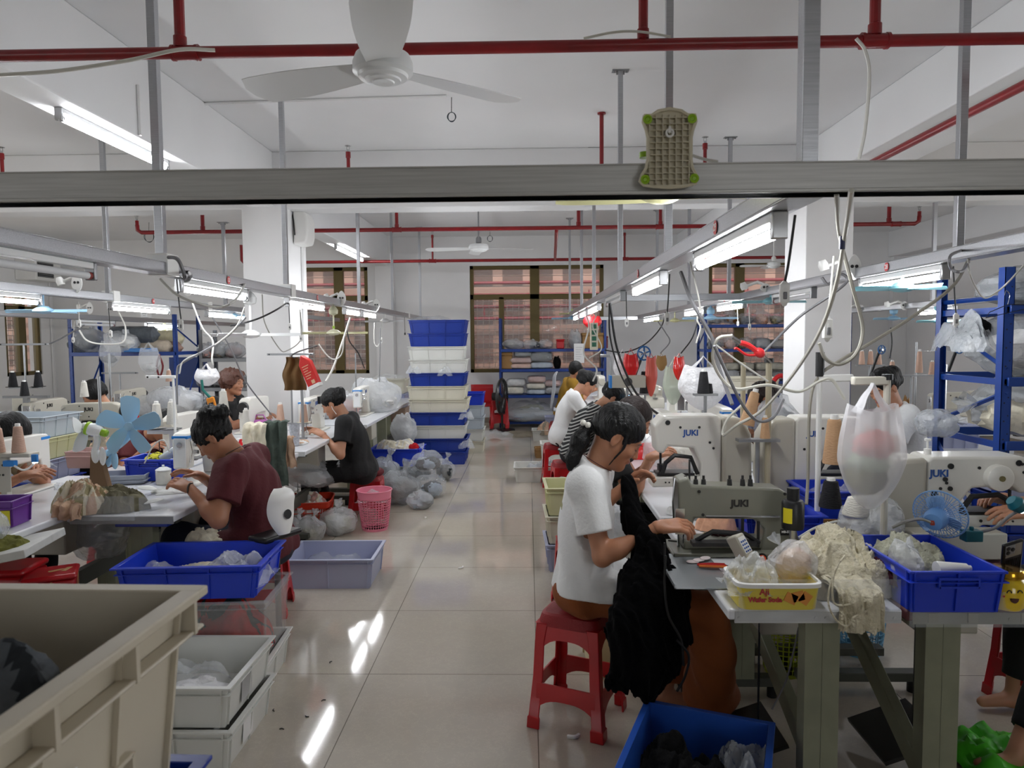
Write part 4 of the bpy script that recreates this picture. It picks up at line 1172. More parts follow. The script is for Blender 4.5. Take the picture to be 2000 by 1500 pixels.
CL = dict(white=mat('tee_white', 'dfe0e0', .85, bump=.25, bscale=60, sheen=.2), maroon=mat('tee_maroon', '4b0e17', .85, bump=.25, bscale=60),
   black=mat('tee_black', '0c0c0e', .85, bump=.25, bscale=60), mustard=mat('top_mustard', '95701c', .85, bump=.25, bscale=60),
   grey=mat('tee_grey', '5c6063', .85, bump=.25, bscale=60), stripe=band_mat('striped_cloth', '0d0e12', 'a9a9a6'), floral=floral_mat(),
   rust=mat('trousers_rust', '7e400f', .8, bump=.35, bscale=30), navy=mat('trousers_navy', '131a2c', .85, bump=.3, bscale=40),
   pants=mat('trousers_black', '0a0a0c', .85, bump=.3, bscale=40), red=mat('top_dark_red', '4c0f14', .85, bump=.25, bscale=60), denim=mat('top_beige', 'b7a98f', .85, bump=.25, bscale=60))
def ik(S, W, l1, l2, pole):
 d = W-S; L = d.length
 if L > (l1+l2)*.995: W = S+d.normalized()*(l1+l2)*.995; d = W-S; L = d.length
 a = (l1*l1-l2*l2+L*L)/(2*L); h = math.sqrt(max(0, l1*l1-a*a)); n = d.normalized()
 p = pole-n*pole.dot(n); p = p.normalized()
 return S+n*a+p*h, W
def T(v): return (v.x, v.y, v.z)
def hand_prims(W, fdir, pn, thumb, curl=.7, k=1.0, spread=.12):
 """W wrist, fdir where the fingers point, pn the palm's facing normal, thumb side vector"""
 f = fdir.normalized(); pn = (pn-f*pn.dot(f)).normalized(); t = (thumb-f*thumb.dot(f)-pn*thumb.dot(pn)).normalized()
 out = []
 pr = [('c', T(W), T(W+f*.02*k), .025*k, .024*k, .01)]
 for i, s in enumerate((.03, .011, -.010, -.029)):
  pr.append(('c', T(W+f*.018*k+t*s*.6*k), T(W+f*.078*k+t*s*k), .0145*k, .0115*k, .012))
 out.append(('g', pr, .004))
 Ls = (.068, .076, .071, .056)
 for i, s in enumerate((.031, .0105, -.0105, -.030)):
  p = W+f*.08*k+t*s*k; a = curl*(.5+.12*i); d = (f+t*s*spread*20*.3)
  d = d.normalized(); fr = []
  for j, (q, r0, r1) in enumerate(((.45, .0095, .0088), (.3, .0088, .008), (.25, .008, .0068))):
   a_ = a*(1+.5*j) if j else a*.6
   dd = (d*math.cos(a_)+pn*math.sin(a_)).normalized(); n = p+dd*Ls[i]*q*k*1.05
   fr.append(('c', T(p), T(n), r0*k, r1*k, .003)); p = n
  out.append(('g', fr, .004))
 p = W+f*.022*k+t*.02*k; d1 = (f*.6+t*.75+pn*.35).normalized(); d2 = (f*.85+t*.25+pn*.5).normalized(); d3 = (f*.9+pn*.5).normalized()
 a, b, c = p+d1*.035*k, p+d1*.035*k+d2*.032*k, p+d1*.035*k+d2*.032*k+d3*.024*k
 out.append(('g', [('c', T(p), T(a), .015*k, .0115*k, .004), ('c', T(a), T(b), .0115*k, .0095*k, .004), ('c', T(b), T(c), .0095*k, .0075*k, .004)], .006))
 return out
def person(label, hip, psi, lean=.25, neck=.25, hp=.5, hyaw=0, hroll=0, seat=None, top='white', bottom='pants', skin=None, hair='bun', hairm=None,
   bulk=1.0, h=.008, hands=None, knees=None, feet=None, sleeve=.62, legs=True, scale=1.0, curl=.8, hem=.0, neckcut=.008, elb=None, hand_k=1.0,
   flare=0, folds=.004, fdirs=None, shirt_len=.0, extra=None, shoes=True, face=True, hh=.005):
 skin = skin or SKIN; hairm = hairm or HAIRK; s = scale
 U = Vector((0, 0, 1)); F = Vector((math.cos(psi), math.sin(psi), 0)); S = Vector((-math.sin(psi), math.cos(psi), 0))
 H = Vector(hip)
 def D(a): return U*math.cos(a)+F*math.sin(a)
 s1 = D(lean*.7); s2 = D(lean*1.3)
 C = H+s1*.25*s; Nk = C+s2*.24*s
 sh = {k: Nk-s2*.045*s+S*k*.165*s*bulk**.4+F*.0 for k in (1, -1)}
 nd = D(lean*1.3+neck)
 psh = psi+hyaw; HF0 = Vector((math.cos(psh), math.sin(psh), 0)); HS0 = Vector((-math.sin(psh), math.cos(psh), 0))
 hu = U*math.cos(hp)+HF0*math.sin(hp); hf = HF0*math.cos(hp)-U*math.sin(hp)
 if hroll: hs = HS0*math.cos(hroll)+hu*math.sin(hroll); hu = hf.cross(hs)
 else: hs = HS0
 hc = Nk+nd*.085*s+hu*.075*s+hf*.015*s
 def X(x, y, z): return T(hc+(hf*x+hs*y+hu*z)*s)
 HM = np.array([T(hf), T(hs), T(hu)]).T
 BM = np.array([T(F.cross(U).cross(s1)*-1 if False else S.cross(s1)), T(S), T(s1)]).T
 BM2 = np.array([T(S.cross(s2)), T(S), T(s2)]).T
 b = bulk
 tor = [('e', T(H+U*.01+F*.015), (.115*s*b, .16*s*b, .11*s), None if False else BM, .05),
   ('e', T(H+s1*.13*s+F*.01*b), (.105*s*b, .142*s*b, .15*s), BM, .06),
   ('e', T(C+s2*.05*s), (.103*s*b, .15*s*b**.7, .15*s), BM2, .06),
   ('c', T(sh[1]-F*.01), T(sh[-1]-F*.01), .052*s*b**.5, .052*s*b**.5, .06)]
 neckp = [('c', T(Nk-s2*.03*s), X(-.03, 0, -.045), .052*s, .047*s, .03)]
 head = [('e', X(-.012, 0, .028), (.095*s, .076*s, .088*s), HM, .0),
   ('e', X(.028, 0, -.03), (.062*s, .058*s, .084*s), HM, .03),
   ('c', X(.0, .04, -.055), X(.062, .008, -.098), .026*s, .018*s, .03), ('c', X(.0, -.04, -.055), X(.062, -.008, -.098), .026*s, .018*s, .03),
   ('e', X(.070, 0, -.100), (.018*s, .02*s, .016*s), HM, .018)]
 if face:
  head += [('e', X(.058, .034, -.03), (.026*s, .026*s, .024*s), HM, .02), ('e', X(.058, -.034, -.03), (.026*s, .026*s, .024*s), HM, .02),
    ('c', X(.074, .028, .018), X(.078, .010, .017), .011*s, .011*s, .012), ('c', X(.074, -.028, .018), X(.078, -.010, .017), .011*s, .011*s, .012),
    ('-e', X(.098, .031, .0), (.016*s, .017*s, .012*s), HM, .012), ('-e', X(.098, -.031, .0), (.016*s, .017*s, .012*s), HM, .012),
    ('e', X(.0725, .030, -.001), (.0135*s,)*3, None, .002), ('e', X(.0725, -.030, -.001), (.0135*s,)*3, None, .002),
    ('c', X(.084, 0, .008), X(.103, 0, -.032), .006*s, .0095*s, .012), ('e', X(.094, .010, -.036), (.008*s, .007*s, .006*s), HM, .005), ('e', X(.094, -.010, -.036), (.008*s, .007*s, .006*s), HM, .005),
    ('e', X(.084, 0, -.060), (.012*s, .022*s, .007*s), HM, .006), ('e', X(.081, 0, -.070), (.012*s, .019*s, .008*s), HM, .004)]
 for k in (1, -1):
  head += [('e', X(-.008, k*.077, -.008), (.017*s, .007*s, .031*s), HM, .005), ('-e', X(-.004, k*.086, -.004), (.008*s, .006*s, .016*s), HM, .006)]
 arms = []; sl = []; hnd = []
 info = {'head': hc, 'hf': hf, 'hs': hs, 'hu': hu, 'Nk': Nk, 'sh': sh, 'X': X}
 for k in (1, -1):
  if hands is None or hands.get(k) is None:
   W0 = sh[k]+F*.15-U*.38; fd = F-U*.3
  else: W0 = Vector(hands[k]); fd = None
  pole = (-U*1.0+S*k*.55-F*.35) if elb is None or elb.get(k) is None else Vector(elb[k])
  E, W = ik(sh[k], W0, .27*s, .235*s, pole)
  fd = (W-E).normalized()*.7+F*.3-U*.1 if fdirs is None or fdirs.get(k) is None else Vector(fdirs[k])
  info[('E', k)] = E; info[('W', k)] = W
  arms += [('g', [('c', T(sh[k]), T(E), .047*s*b**.7, .036*s*b**.8, .0), ('e', T(sh[k].lerp(E, .4)), (.044*s*b**.8,)*3, None, .03), ('c', T(E), T(W), .035*s*b**.8, .0235*s*b**.3, .02), ('e', T(E.lerp(W, .28)), (.037*s*b**.8,)*3, None, .03)], .03)]
  hnd += [('g', hand_prims(W, fd, (-U+S*-k*.35), S*-k+U*.35, curl, s*hand_k), .012)]
  E2 = sh[k].lerp(E, sleeve)
  sl += [('g', [('c', T(sh[k]), T(E2), .066*s*b**.7, (.064-.0*sleeve)*s*b**.75, .0), ('cut', T(E2), T((E-sh[k]).normalized()))], .03)]
  if k == 1: slc = [('cutb', T(E2), T((E-sh[k]).normalized()), .11*s)]
  else: slc.append(('cutb', T(E2), T((E-sh[k]).normalized()), .11*s))
 lp = []; tr = []; sho = []
 if legs:
  for k in (1, -1):
   hj = H+S*k*.085*s*b-U*.0
   kn = Vector(knees[k]) if knees else H+F*.42*s+S*k*.12+U*-.01
   an = Vector(feet[k]) if feet else Vector((kn.x, kn.y, .08))-F*.03
   lp += [('g', [('c', T(hj), T(kn), .078*s*b, .052*s*b**.6, 0), ('c', T(kn), T(an), .05*s*b**.6, .032*s, .03), ('e', T(kn.lerp(an, .3)-F*.015), (.05*s*b**.6,)*3, None, .03),
       ('c', T(an-U*.03), T(an+F*.13-U*.045), .032*s, .022*s, .02), ('c', T(an-U*.045-F*.03), T(an-U*.04), .026*s, .03*s, .02)], .03)]
   a2 = kn.lerp(an, .86)
   tr += [('g', [('c', T(hj), T(kn), .09*s*b, .07*s*b**.7, 0), ('c', T(kn), T(a2), .068*s*b**.7, .055*s+flare, .03), ('cut', T(a2), T((an-kn).normalized()))], .03)]
   sho.append((an, k))
 o = thing('person', label, 'person', (H.x, H.y, 0))
 off = Vector((H.x, H.y, 0))
 def mk(nm, prims, res, mt, sm=1):
  q = iso(nm, prims, res, mt, o, sm)
  q.data.transform(Matrix.Translation(-off)); return q
 body = tor_in = [tuple([p[0], p[1], tuple(x-.012 for x in p[2]), p[3], p[4]]) if p[0] == 'e' else p[:3]+(p[3]-.01, p[4]-.01, p[5]) for p in tor]
 fine = [('g', head, .0), ('g', neckp, .03)]
 # one continuous skin: torso, limbs, neck and head together; head and hands get a finer grid in the same object
 v1, f1 = isosurf(body+neckp+arms+(lp if legs else []), h)
 v2, f2 = isosurf(head+neckp, hh)
 vs = [v1, v2]; fs = [f1, f2+len(v1)]; n = len(v1)+len(v2)
 for g in hnd:
  v3, f3 = isosurf([g], min(.0048, hh)); vs.append(v3); fs.append(f3+n); n += len(v3)
 V = np.concatenate(vs)-np.array(T(off)); Fc = np.concatenate(fs)
 me = bpy.data.meshes.new('body'); me.from_pydata(V.tolist(), [], Fc.tolist()); me.materials.append(skin)
 me.polygons.foreach_set('use_smooth', [True]*len(me.polygons)); me.update()
 bo = bpy.data.objects.new('body', me); COL.objects.link(bo); bo.parent = o
 sm = bo.modifiers.new('smooth', 'SMOOTH'); sm.factor = .4; sm.iterations = 1
 e = .012
 sp = [tuple([p[0], p[1], tuple(x+e for x in p[2]), p[3], p[4]]) if p[0] == 'e' else p[:3]+(p[3]+e, p[4]+e, p[5]) for p in tor]
 if legs: sp += [('e', T(H-U*.02+F*.01), (.142*s*b, .18*s*b, .125*s), None, .03), ('c', T(H+S*.085*s*b), T(H+S*.085*s*b+F*.12), .108*s*b, .1*s*b, .02), ('c', T(H-S*.085*s*b), T(H-S*.085*s*b+F*.12), .108*s*b, .1*s*b, .02), ('cut', T(H+F*.15*s*b**.5), T(F-U*.55))]
 sp.append(('c', T(Nk-s2*.07*s), T(Nk+nd*.0), .085*s, .068*s, .03))
 shirt = sp+sl+([('n', folds, 15, (1, 1, .6), 3)] if folds else [])
 shirt += [('cut', T(H-s1*(.045+shirt_len)), T(-s1))]
 shirt += [('cutb', T(Nk-s2*neckcut*s+F*.02), T((s2*.9+F*.35).normalized()), .115*s)]+slc
 mk('shirt', shirt, h*.9, CL[top] if isinstance(top, str) else top)
 if legs:
  mk('trousers', [('e', T(H-U*.02), (.125*s*b, .165*s*b, .11*s), None, .0)]+tr+[('n', folds*1.2, 14, (1, 1, .5), 5)], h, CL[bottom])
 if hair:
  cap = [('e', X(-.018, 0, .034), (.106*s, .088*s, .098*s), HM, 0)]
  if hair == 'short': cap += [('e', X(-.03, 0, .0), (.09*s, .09*s, .09*s), HM, .02)]
  if hair == 'curly': cap += [('e', X(-.03, 0, .02), (.115*s, .1*s, .11*s), HM, .02), ('e', X(.03, 0, .085), (.07*s, .08*s, .035*s), HM, .02)]
  if hair in ('bun', 'clip'): cap += [('e', X(-.098, .0, .055), (.052*s, .058*s, .052*s), HM, .01), ('e', X(-.095, .02, .01), (.042*s, .045*s, .045*s), HM, .012)]
  if hair == 'messy': cap += [('e', X(-.06, .0, .105), (.06*s, .062*s, .05*s), HM, .01), ('e', X(-.115, .02, .07), (.05*s, .05*s, .045*s), HM, .01)]
  cap += [('-e', X(.105, 0, -.05), (.085*s, .09*s, .092*s), HM, .012)]
  if hair != 'short' and hair != 'curly':
   cap += [('-e', X(.008, .095, -.02), (.034*s, .03*s, .05*s), HM, .01), ('-e', X(.008, -.095, -.02), (.034*s, .03*s, .05*s), HM, .01)]
  cap += [('cut', X(-.05, 0, -.075 if hair != 'short' else -.06), T(-hu*.9-hf*.35))]
  if hair == 'pony':
   t0 = Vector(X(-.105, 0, .0))
   cap += [('e', X(-.09, 0, .0), (.035*s, .04*s, .04*s), HM, .02)]
  am = {'curly': .005, 'messy': .003, 'bun': .0018}.get(hair, .0012)
  cap += [('n', am, 60 if am > .003 else 110, (1, 1, .35), 8)]
  mk('hair', cap, hh, hairm, 0)
 if face:
  for k in (1, -1):
   MBx = MB(); MBx.tube([Vector(X(.0845, k*.042, -.0035))-off, Vector(X(.087, k*.031, -.008))-off, Vector(X(.084, k*.020, -.005))-off], .0017, 5); MBx.build('eyelashes', LASH, o)
   MBx = MB(); MBx.tube([Vector(X(.078, k*.048, .019))-off, Vector(X(.0895, k*.033, .026))-off, Vector(X(.0915, k*.016, .022))-off], [.0015, .0028, .002], 5); MBx.build('eyebrow', LASH, o)
  MBx = MB(); mo = MBx; c = Vector(X(.0905, 0, -.0645))-off
  rm = Matrix((hf, hs, hu)).transposed()
  mo.ball(c+hu*.0035, (.006*s, .019*s, .0042*s), 12, rm).ball(c-hu*.004, (.006*s, .016*s, .0048*s), 12, rm); mo.build('lips', LIP, o)
 info['off'] = off; info['obj'] = o; info['H'] = H; info['F'] = F; info['S'] = S
 info['mk'] = mk
 return info
def pony(inf, pts, r, m, name='ponytail', h=.006):
 """pony tail through world points"""
 pr = []
 for i in range(len(pts)-1): pr.append(('c', T(Vector(pts[i])), T(Vector(pts[i+1])), r[i], r[i+1], .02))
 pr.append(('n', .004, 90, (1, 1, .15), 4))
 return inf['mk'](name, pr, h, m, 0)
# ================================================================ THE PEOPLE
def V(px, py, Y): return PY(px, py, Y)
# --- woman in front, white tee, rust trousers
p1 = person('woman in white tee and rust-brown trousers sewing on a tall red stool in front', (.215, 2.88, .585), R(-12), lean=.10, neck=.40, hp=.60, hyaw=.10,
   top='white', bottom='rust', hair='pony', hands={-1: V(1284, 1030, 2.62), 1: V(1222, 950, 2.86)}, h=.0065, hh=.0034, bulk=.93, sleeve=.66, curl=1.0,
   elb={-1: (-.35, -.15, -1), 1: (-.9, .5, -.35)}, knees={-1: V(1385, 1188, 2.66), 1: V(1330, 1175, 3.0)}, feet={-1: PZ(1392, 1385, .08), 1: PZ(1300, 1345, .08)},
   flare=.05, folds=.006, shirt_len=-.045, neckcut=-.012, fdirs={-1: (1, -.05, .12), 1: (.5, -.3, .5)}, scale=1.0)
X1 = p1['X']; o1 = p1['off']
tie = Vector(X1(-.125, 0, -.035))
pony(p1, [Vector(X1(-.1, 0, -.02)), tie, tie+Vector((-.03, -.02, -.06)), tie+Vector((-.065, -.035, -.13)), tie+Vector((-.075, -.04, -.17))], [.03, .014, .034, .024, .006], HAIRK, h=.0045)
sc_ = MB()
for a in ((0, -.02, .004), (-.018, -.012, .012), (.022, .0, -.012)):
 sc_.ball(tie-o1+Vector(a), .013 if a[0] < .02 else .010, 14)
q = sc_.build('hair_tie_beads', mat('bead_white', 'dcdad0', .3), p1['obj']); q['label'] = 'white bead hair tie'
MB().tube([tie-o1+Vector((.013*math.cos(t), -.0, .013*math.sin(t)))+Vector((.012, 0, -.004)) for t in np.linspace(0, 6.28, 14)], .006, 6).build('scrunchie', mat('scrunchie', 'b3ab98', .9), p1['obj'])
# lock of hair in front of the ear
MB().tube(catmull([Vector(X1(.02, -.083, .03))-o1, Vector(X1(.035, -.084, -.02))-o1, Vector(X1(.03, -.078, -.07))-o1, Vector(X1(.028, -.07, -.11))-o1], 4), [.006]*5+[.004]*4+[.0025]*3+[.001], 6).build('hair_strand', HAIRK, p1['obj'])
nk = p1['Nk']
MB().tube([nk-o1+Vector((math.cos(t)*.058+.012, math.sin(t)*.058, .02-.035*math.cos(t))) for t in np.linspace(0, 6.28, 22)], .0018, 5).build('neck_cord', mat('red_cord', '4a1516', .6), p1['obj'])
p2 = person('woman in maroon tee bent over the left sewing table, hair pinned up', (-1.42, 3.78, .51), R(184), lean=.28, neck=.5, hp=.72, hyaw=.12,
   top='maroon', bottom='navy', hair='messy', hands={1: V(372, 955, 3.52), -1: V(392, 930, 3.85)}, h=.008, hh=.0042, bulk=1.26, sleeve=.7, curl=.7,
   elb={1: (.45, -.5, -.75), -1: (.3, .6, -1)}, knees={1: (-1.84, 3.66, .55), -1: (-1.84, 3.92, .55)}, feet={1: (-1.78, 3.62, .08), -1: (-1.78, 3.95, .08)}, shirt_len=.03, folds=.006)
nk = p2['Nk']; o2 = p2['off']
MB().tube([nk-o2+Vector((math.cos(t)*.056-.018, math.sin(t)*.056, .028+.03*math.cos(t))) for t in np.linspace(0, 6.28, 22)], .002, 5).build('neck_cord', BLK, p2['obj'])
w_ = p2[('W', 1)]
MB().tube([w_-o2+Vector((.012*0+math.cos(t)*.0, math.cos(t)*.03, math.sin(t)*.028)) for t in np.linspace(0, 6.28, 18)], .005, 6).build('bead_bracelet', mat('bracelet', '3b2a1c', .4), p2['obj'])
p3 = person('woman in black tee on a red stool beside the pink basket', (-1.47, 6.25, .45), R(182), lean=.30, neck=.35, hp=.5,
   top='black', bottom='pants', hair='bun', hands={1: V(632, 850, 6.05), -1: V(622, 842, 6.35)}, h=.009, hh=.006, bulk=1.05, sleeve=.6, skin=SKIN2,
   knees={1: (-1.93, 6.12, .42), -1: (-1.93, 6.4, .42)}, feet={1: (-1.85, 6.1, .08), -1: (-1.85, 6.42, .08)}, elb={1: (.3, -.4, -1), -1: (.3, .4, -1)})
MB().tube([Vector(p3['X'](0, .086, -.02))-p3['off'], Vector(p3['X'](.004, .09, -.045))-p3['off'], Vector(p3['X'](-.0, .08, -.1))-p3['off']], .003, 5).build('earphone', WHT, p3['obj'])
p4 = person('woman with long brown ponytail hidden behind the front woman, forearm raised', (.34, 4.15, .54), R(-4), lean=.34, neck=.3, hp=.5,
   top='black', bottom='pants', hair='pony', hairm=HAIRB, hands={-1: V(1268, 895, 3.85), 1: V(1278, 890, 4.1)}, h=.011, hh=.006, sleeve=.6, fdirs={-1: (.8, 0, .35)}, elb={-1: (-.1, -.1, -1)})
X4 = p4['X']; t4 = Vector(X4(-.11, 0, .03))
pony(p4, [Vector(X4(-.09, 0, .03)), t4, t4+Vector((-.055, -.03, -.05)), t4+Vector((-.085, -.04, -.16)), t4+Vector((-.09, -.04, -.27))], [.03, .016, .042, .05, .012], HAIRB)
MB().ball(t4-p4['off'], .018, 10).build('hair_tie', mat('tie_cream', 'c9c2ae', .6), p4['obj'])
p5 = person('woman in black and grey striped top sitting in the right row, hair clipped up', (.42, 6.7, .53), R(-4), lean=.50, neck=.5, hp=.75,
   top='stripe', bottom='pants', hair='bun', hands={-1: (.86, 6.6, .86), 1: (.88, 6.85, .86)}, h=.011, hh=.006, bulk=1.1, sleeve=.6, skin=SKIN2, neckcut=.025)
MB().tube([Vector(p5['X'](-.11, -.05, .07))-p5['off'], Vector(p5['X'](-.115, -.045, .04))-p5['off'], Vector(p5['X'](-.10, -.055, .01))-p5['off']], .004, 5).build('hair_clip', STEEL, p5['obj'])
p6 = person('woman in white tee in the right row, between the striped and mustard tops', (.34, 7.7, .55), R(0), lean=.36, neck=.45, hp=.6,
   top='white', bottom='pants', hair='bun', hands={-1: (.78, 7.6, .88), 1: (.8, 7.8, .88)}, h=.011, hh=.0065, sleeve=.6, skin=SKIN2, shirt_len=.06)
p7 = person('woman in mustard long-sleeved top turning to the camera at the end of the row', (.48, 10.0, .55), R(10), lean=.28, neck=.3, hp=.35, hyaw=-1.0, hroll=.3,
   top='mustard', bottom='navy', hair='short', hands={-1: (.86, 9.9, .86), 1: (.88, 10.1, .86)}, h=.012, hh=.007, sleeve=1.0, skin=SKIN2)
p8 = person('woman in white shirt with wavy hair claw, seen from behind by the blue rack', (2.64, 4.98, .60), R(172), lean=.2, neck=.3, hp=.45, hyaw=.5,
   top='white', bottom='navy', hair='bun', hands={1: (2.15, 4.8, .9), -1: (2.15, 5.05, .9)}, h=.009, hh=.0055, sleeve=.7, bulk=1.12, skin=SKIN2, shirt_len=.04, scale=1.04)
MB().tube([Vector(p8['X'](-.09-.02*math.sin(t*2), .055-.012*t, .07-.02*t))-p8['off'] for t in np.linspace(0, 4.5, 26)], .004, 6).build('hair_claw', mat('claw_cream', 'e3dcc8', .3), p8['obj'])
p9 = person('woman in dark floral top behind the second white machine, beside the right column', (2.05, 5.45, .55), R(180), lean=.36, neck=.35, hp=.55,
   top='floral', bottom='pants', hair='bun', hairm=HAIRB, hands={1: (1.66, 5.3, .88), -1: (1.66, 5.55, .88)}, h=.011, hh=.006, skin=SKIN3)
p10 = person('person in grey tee with black bowl-cut hair at the far left machines', (-3.62, 6.35, .55), R(186), lean=.35, neck=.35, hp=.5,
   top='grey', bottom='pants', hair='short', hands={1: (-4.1, 6.25, .9), -1: (-4.1, 6.5, .9)}, h=.012, hh=.0065, bulk=1.15)
p11 = person('woman with curly auburn hair and black top beside the left column', (-3.02, 6.9, .57), R(-14), lean=.22, neck=.2, hp=.12, hyaw=.05,
   top='black', bottom='pants', hair='curly', hairm=HAIRR, hands={-1: (-2.62, 6.8, .86), 1: (-2.6, 7.0, .86)}, h=.012, hh=.006, bulk=1.05, sleeve=.6, neckcut=.02)
p12 = person('woman bowing low behind the two white thread cones on the left', (-3.02, 5.15, .50), R(-6), lean=.55, neck=.6, hp=.85,
   top='red', bottom='pants', hair='short', hands={-1: (-2.6, 4.75, .86), 1: (-2.55, 5.2, .86)}, h=.012, hh=.0065)
p13 = person('person at the left edge with dark hair and bare forearms under the lamp', (-3.24, 3.95, .53), R(0), lean=.38, neck=.5, hp=.8,
   top='denim', bottom='pants', hair='short', hands={-1: V(45, 930, 3.72), 1: V(70, 915, 3.95)}, h=.011, hh=.0065, bulk=1.05, sleeve=.5, elb={-1: (0, -.4, -.7), 1: (0, .6, -.6)})
# operator at the right edge of the picture: only forearm, hand and lap reach into view
p14 = person('person at the right edge working under the needle lamp, mostly out of view', (2.52, 2.95, .56), R(180), lean=.35, neck=.4, hp=.6,
   top='white', bottom='pants', hair='bun', hands={1: (1.9, 2.72, .92), -1: (1.95, 2.95, .92)}, h=.011, hh=.007, skin=SKIN2,
   knees={1: (2.1, 2.75, .54), -1: (2.1, 3.02, .54)}, feet={1: PZ(1985, 1470, .08), -1: (2.05, 3.0, .08)})
# ================================================================ TABLES
def brace(t, x, ya, za, yb, zb):
 MB().box(((x), (ya+yb)/2, (za+zb)/2), (.04, math.hypot(yb-ya, zb-za), .075), Matrix.Rotation(math.atan2(zb-za, yb-ya), 3, 'X')).build('diagonal_beam', TABG, t, bevel=.003)
tA1 = table('front right sewing table with white edge strip and olive legs, holding the grey button machine', .61, 1.14, 2.17, 3.25, lx=(.6,))
bpy.data.objects.remove([c for c in tA1.children if c.name.startswith('stretcher')][0]); brace(tA1, .93, 2.27, .18, 3.1, .5)
MAROONT = mat('maroon_laminate', '5b2f33', .5, var=.2, vscale=12)
tB1 = table('front right sewing table with dark maroon top at the right edge', 1.155, 1.78, 2.18, 3.3, .748, top=MAROONT, edge=mat('edge_taped', '8d8b80', .5, var=.2), lx=(.25,))
bpy.data.objects.remove([c for c in tB1.children if c.name.startswith('stretcher')][0]); brace(tB1, 1.28, 2.28, .16, 3.12, .62)
tape = MB()
for x in (1.22, 1.34, 1.5): tape.bb(x, x+.03, 2.172, 2.178, .712, .742)
tape.build('tape_strips', mat('clear_tape', 'b9b5a4', .3, alpha=.6), tB1)
TAB = {}
for i, (y0, y1) in enumerate(((3.32, 4.42), (4.5, 5.6), (5.7, 6.85), (6.95, 8.05), (8.15, 9.25), (9.35, 10.45), (10.55, 11.6))):
 w_ = ('second', 'third', 'fourth', 'fifth', 'sixth', 'seventh', 'eighth')[i]
 table('%s white sewing table from the camera in the right aisle row' % w_, .61+.06*(i > 2)+.1*(i > 2), 1.14+.1*(i > 2), y0, y1, motor=i < 3)
 if i < 5: table('%s white sewing table from the camera in the row of the rail with sticker 28' % w_, 1.155+.1*(i > 2), 1.72+.1*(i > 2), y0, y1, motor=i < 3)
tL1 = table('front left sewing table with steel edge strip where the maroon-shirted woman works', -2.24, -1.71, 3.37, 4.45, lx=(.62,), edge=mat('edge_steel', '8f9191', .4, var=.2))
MB().bb(-2.02, -1.76, 3.4, 3.55, .69, .717).build('blue_bracket', BLUEC, tL1, bevel=.003)
table('front left sewing table with rounded white edge at the left border', -2.9, -2.26, 3.0, 4.4, lx=(.5,))
table('white sewing table behind the maroon-shirted woman', -2.24, -1.72, 4.52, 5.28, motor=False)
table('white sewing table where the black-shirted woman works', -2.23, -1.69, 5.35, 6.95, drawer=True)
table('white sewing table to the left of the one with the black-shirted woman', -2.8, -2.26, 5.35, 6.95, motor=False)
table('white sewing table past the black-shirted woman, with its front corner lit', -2.2, -1.6, 7.05, 8.75, lx=(.7,))
table('left sewing table beyond the left column base', -2.2, -1.62, 8.85, 10.3, motor=False)
table('white sewing table between the two heads at left, under the cloth-draped machine', -2.8, -2.27, 4.5, 5.25, motor=False)
table('grey-lit sewing table in front of the man-like grey tee, second row from the left', -4.85, -4.1, 5.95, 7.1)
table('far left sewing table before the blue rack with fabric rolls', -4.85, -4.1, 7.2, 8.4)
table('left sewing table behind the pale crate stack', -5.9, -5.2, 7.2, 8.6, motor=False)
table('sewing table beneath the far right rail, beside the right column', 3.5, 4.2, 6.3, 7.7, motor=False)
table('sewing table beneath the far right rail, against the blue rack', 4.25, 4.95, 6.3, 7.9, motor=False)
# ================================================================ STOOLS AND CHAIRS
stool('red plastic stool under the woman in white tee in front', (.20, 2.93, 0), R(-24), .475)
stool('red plastic stool with maroon cushion beside the pink basket', (-1.47, 6.42, 0), R(4), .37, cushion=mat('cushion_maroon', '5c0f18', .9, bump=.3, bscale=60))
stool('red plastic stool under the woman in striped top', (.36, 6.75, 0), R(6), .43)
stool('red plastic stool under the woman with long brown ponytail', (.30, 4.15, 0), R(3), .44)
stool('red plastic stool behind the striped woman, under the white-shirted one', (.30, 7.75, 0), R(3), .45)
stool('red plastic stool at the right edge of the picture', (2.2, 3.02, 0), R(8), .46)
stool('red plastic stool under the woman bent over the left sewing table', PZ(540, 1205, 0)+Vector((-.12, .1, 0)), R(10), .43)
stool('red plastic stool hidden beneath the woman with hair claw', (2.6, 5.0, 0), R(8), .47)
stool('red plastic stool beneath the woman in floral top', (2.05, 5.5, 0), R(8), .43)
stool('red plastic stool beneath the person in grey tee', (-3.58, 6.35, 0), R(8), .43)
stool('red plastic stool beneath the woman with curly auburn hair', (-3.05, 6.92, 0), R(8), .45)
stool('red plastic stool beneath the woman bowing low', (-3.04, 5.17, 0), R(8), .38)
stool('red plastic stool beneath the person at the left edge', (-3.18, 3.96, 0), R(8), .41)
stool('red plastic stool beneath the woman in mustard top', (.44, 10.0, 0), R(8), .43)
# stacked stools at the back
c = PZ(975, 838, 0)
for k in range(3): stool('red plastic stool in the nested stack near the back rack, %s' % ('lowest', 'middle', 'topmost')[k], (c.x, c.y, .045*k), R(4+3*k), .46)
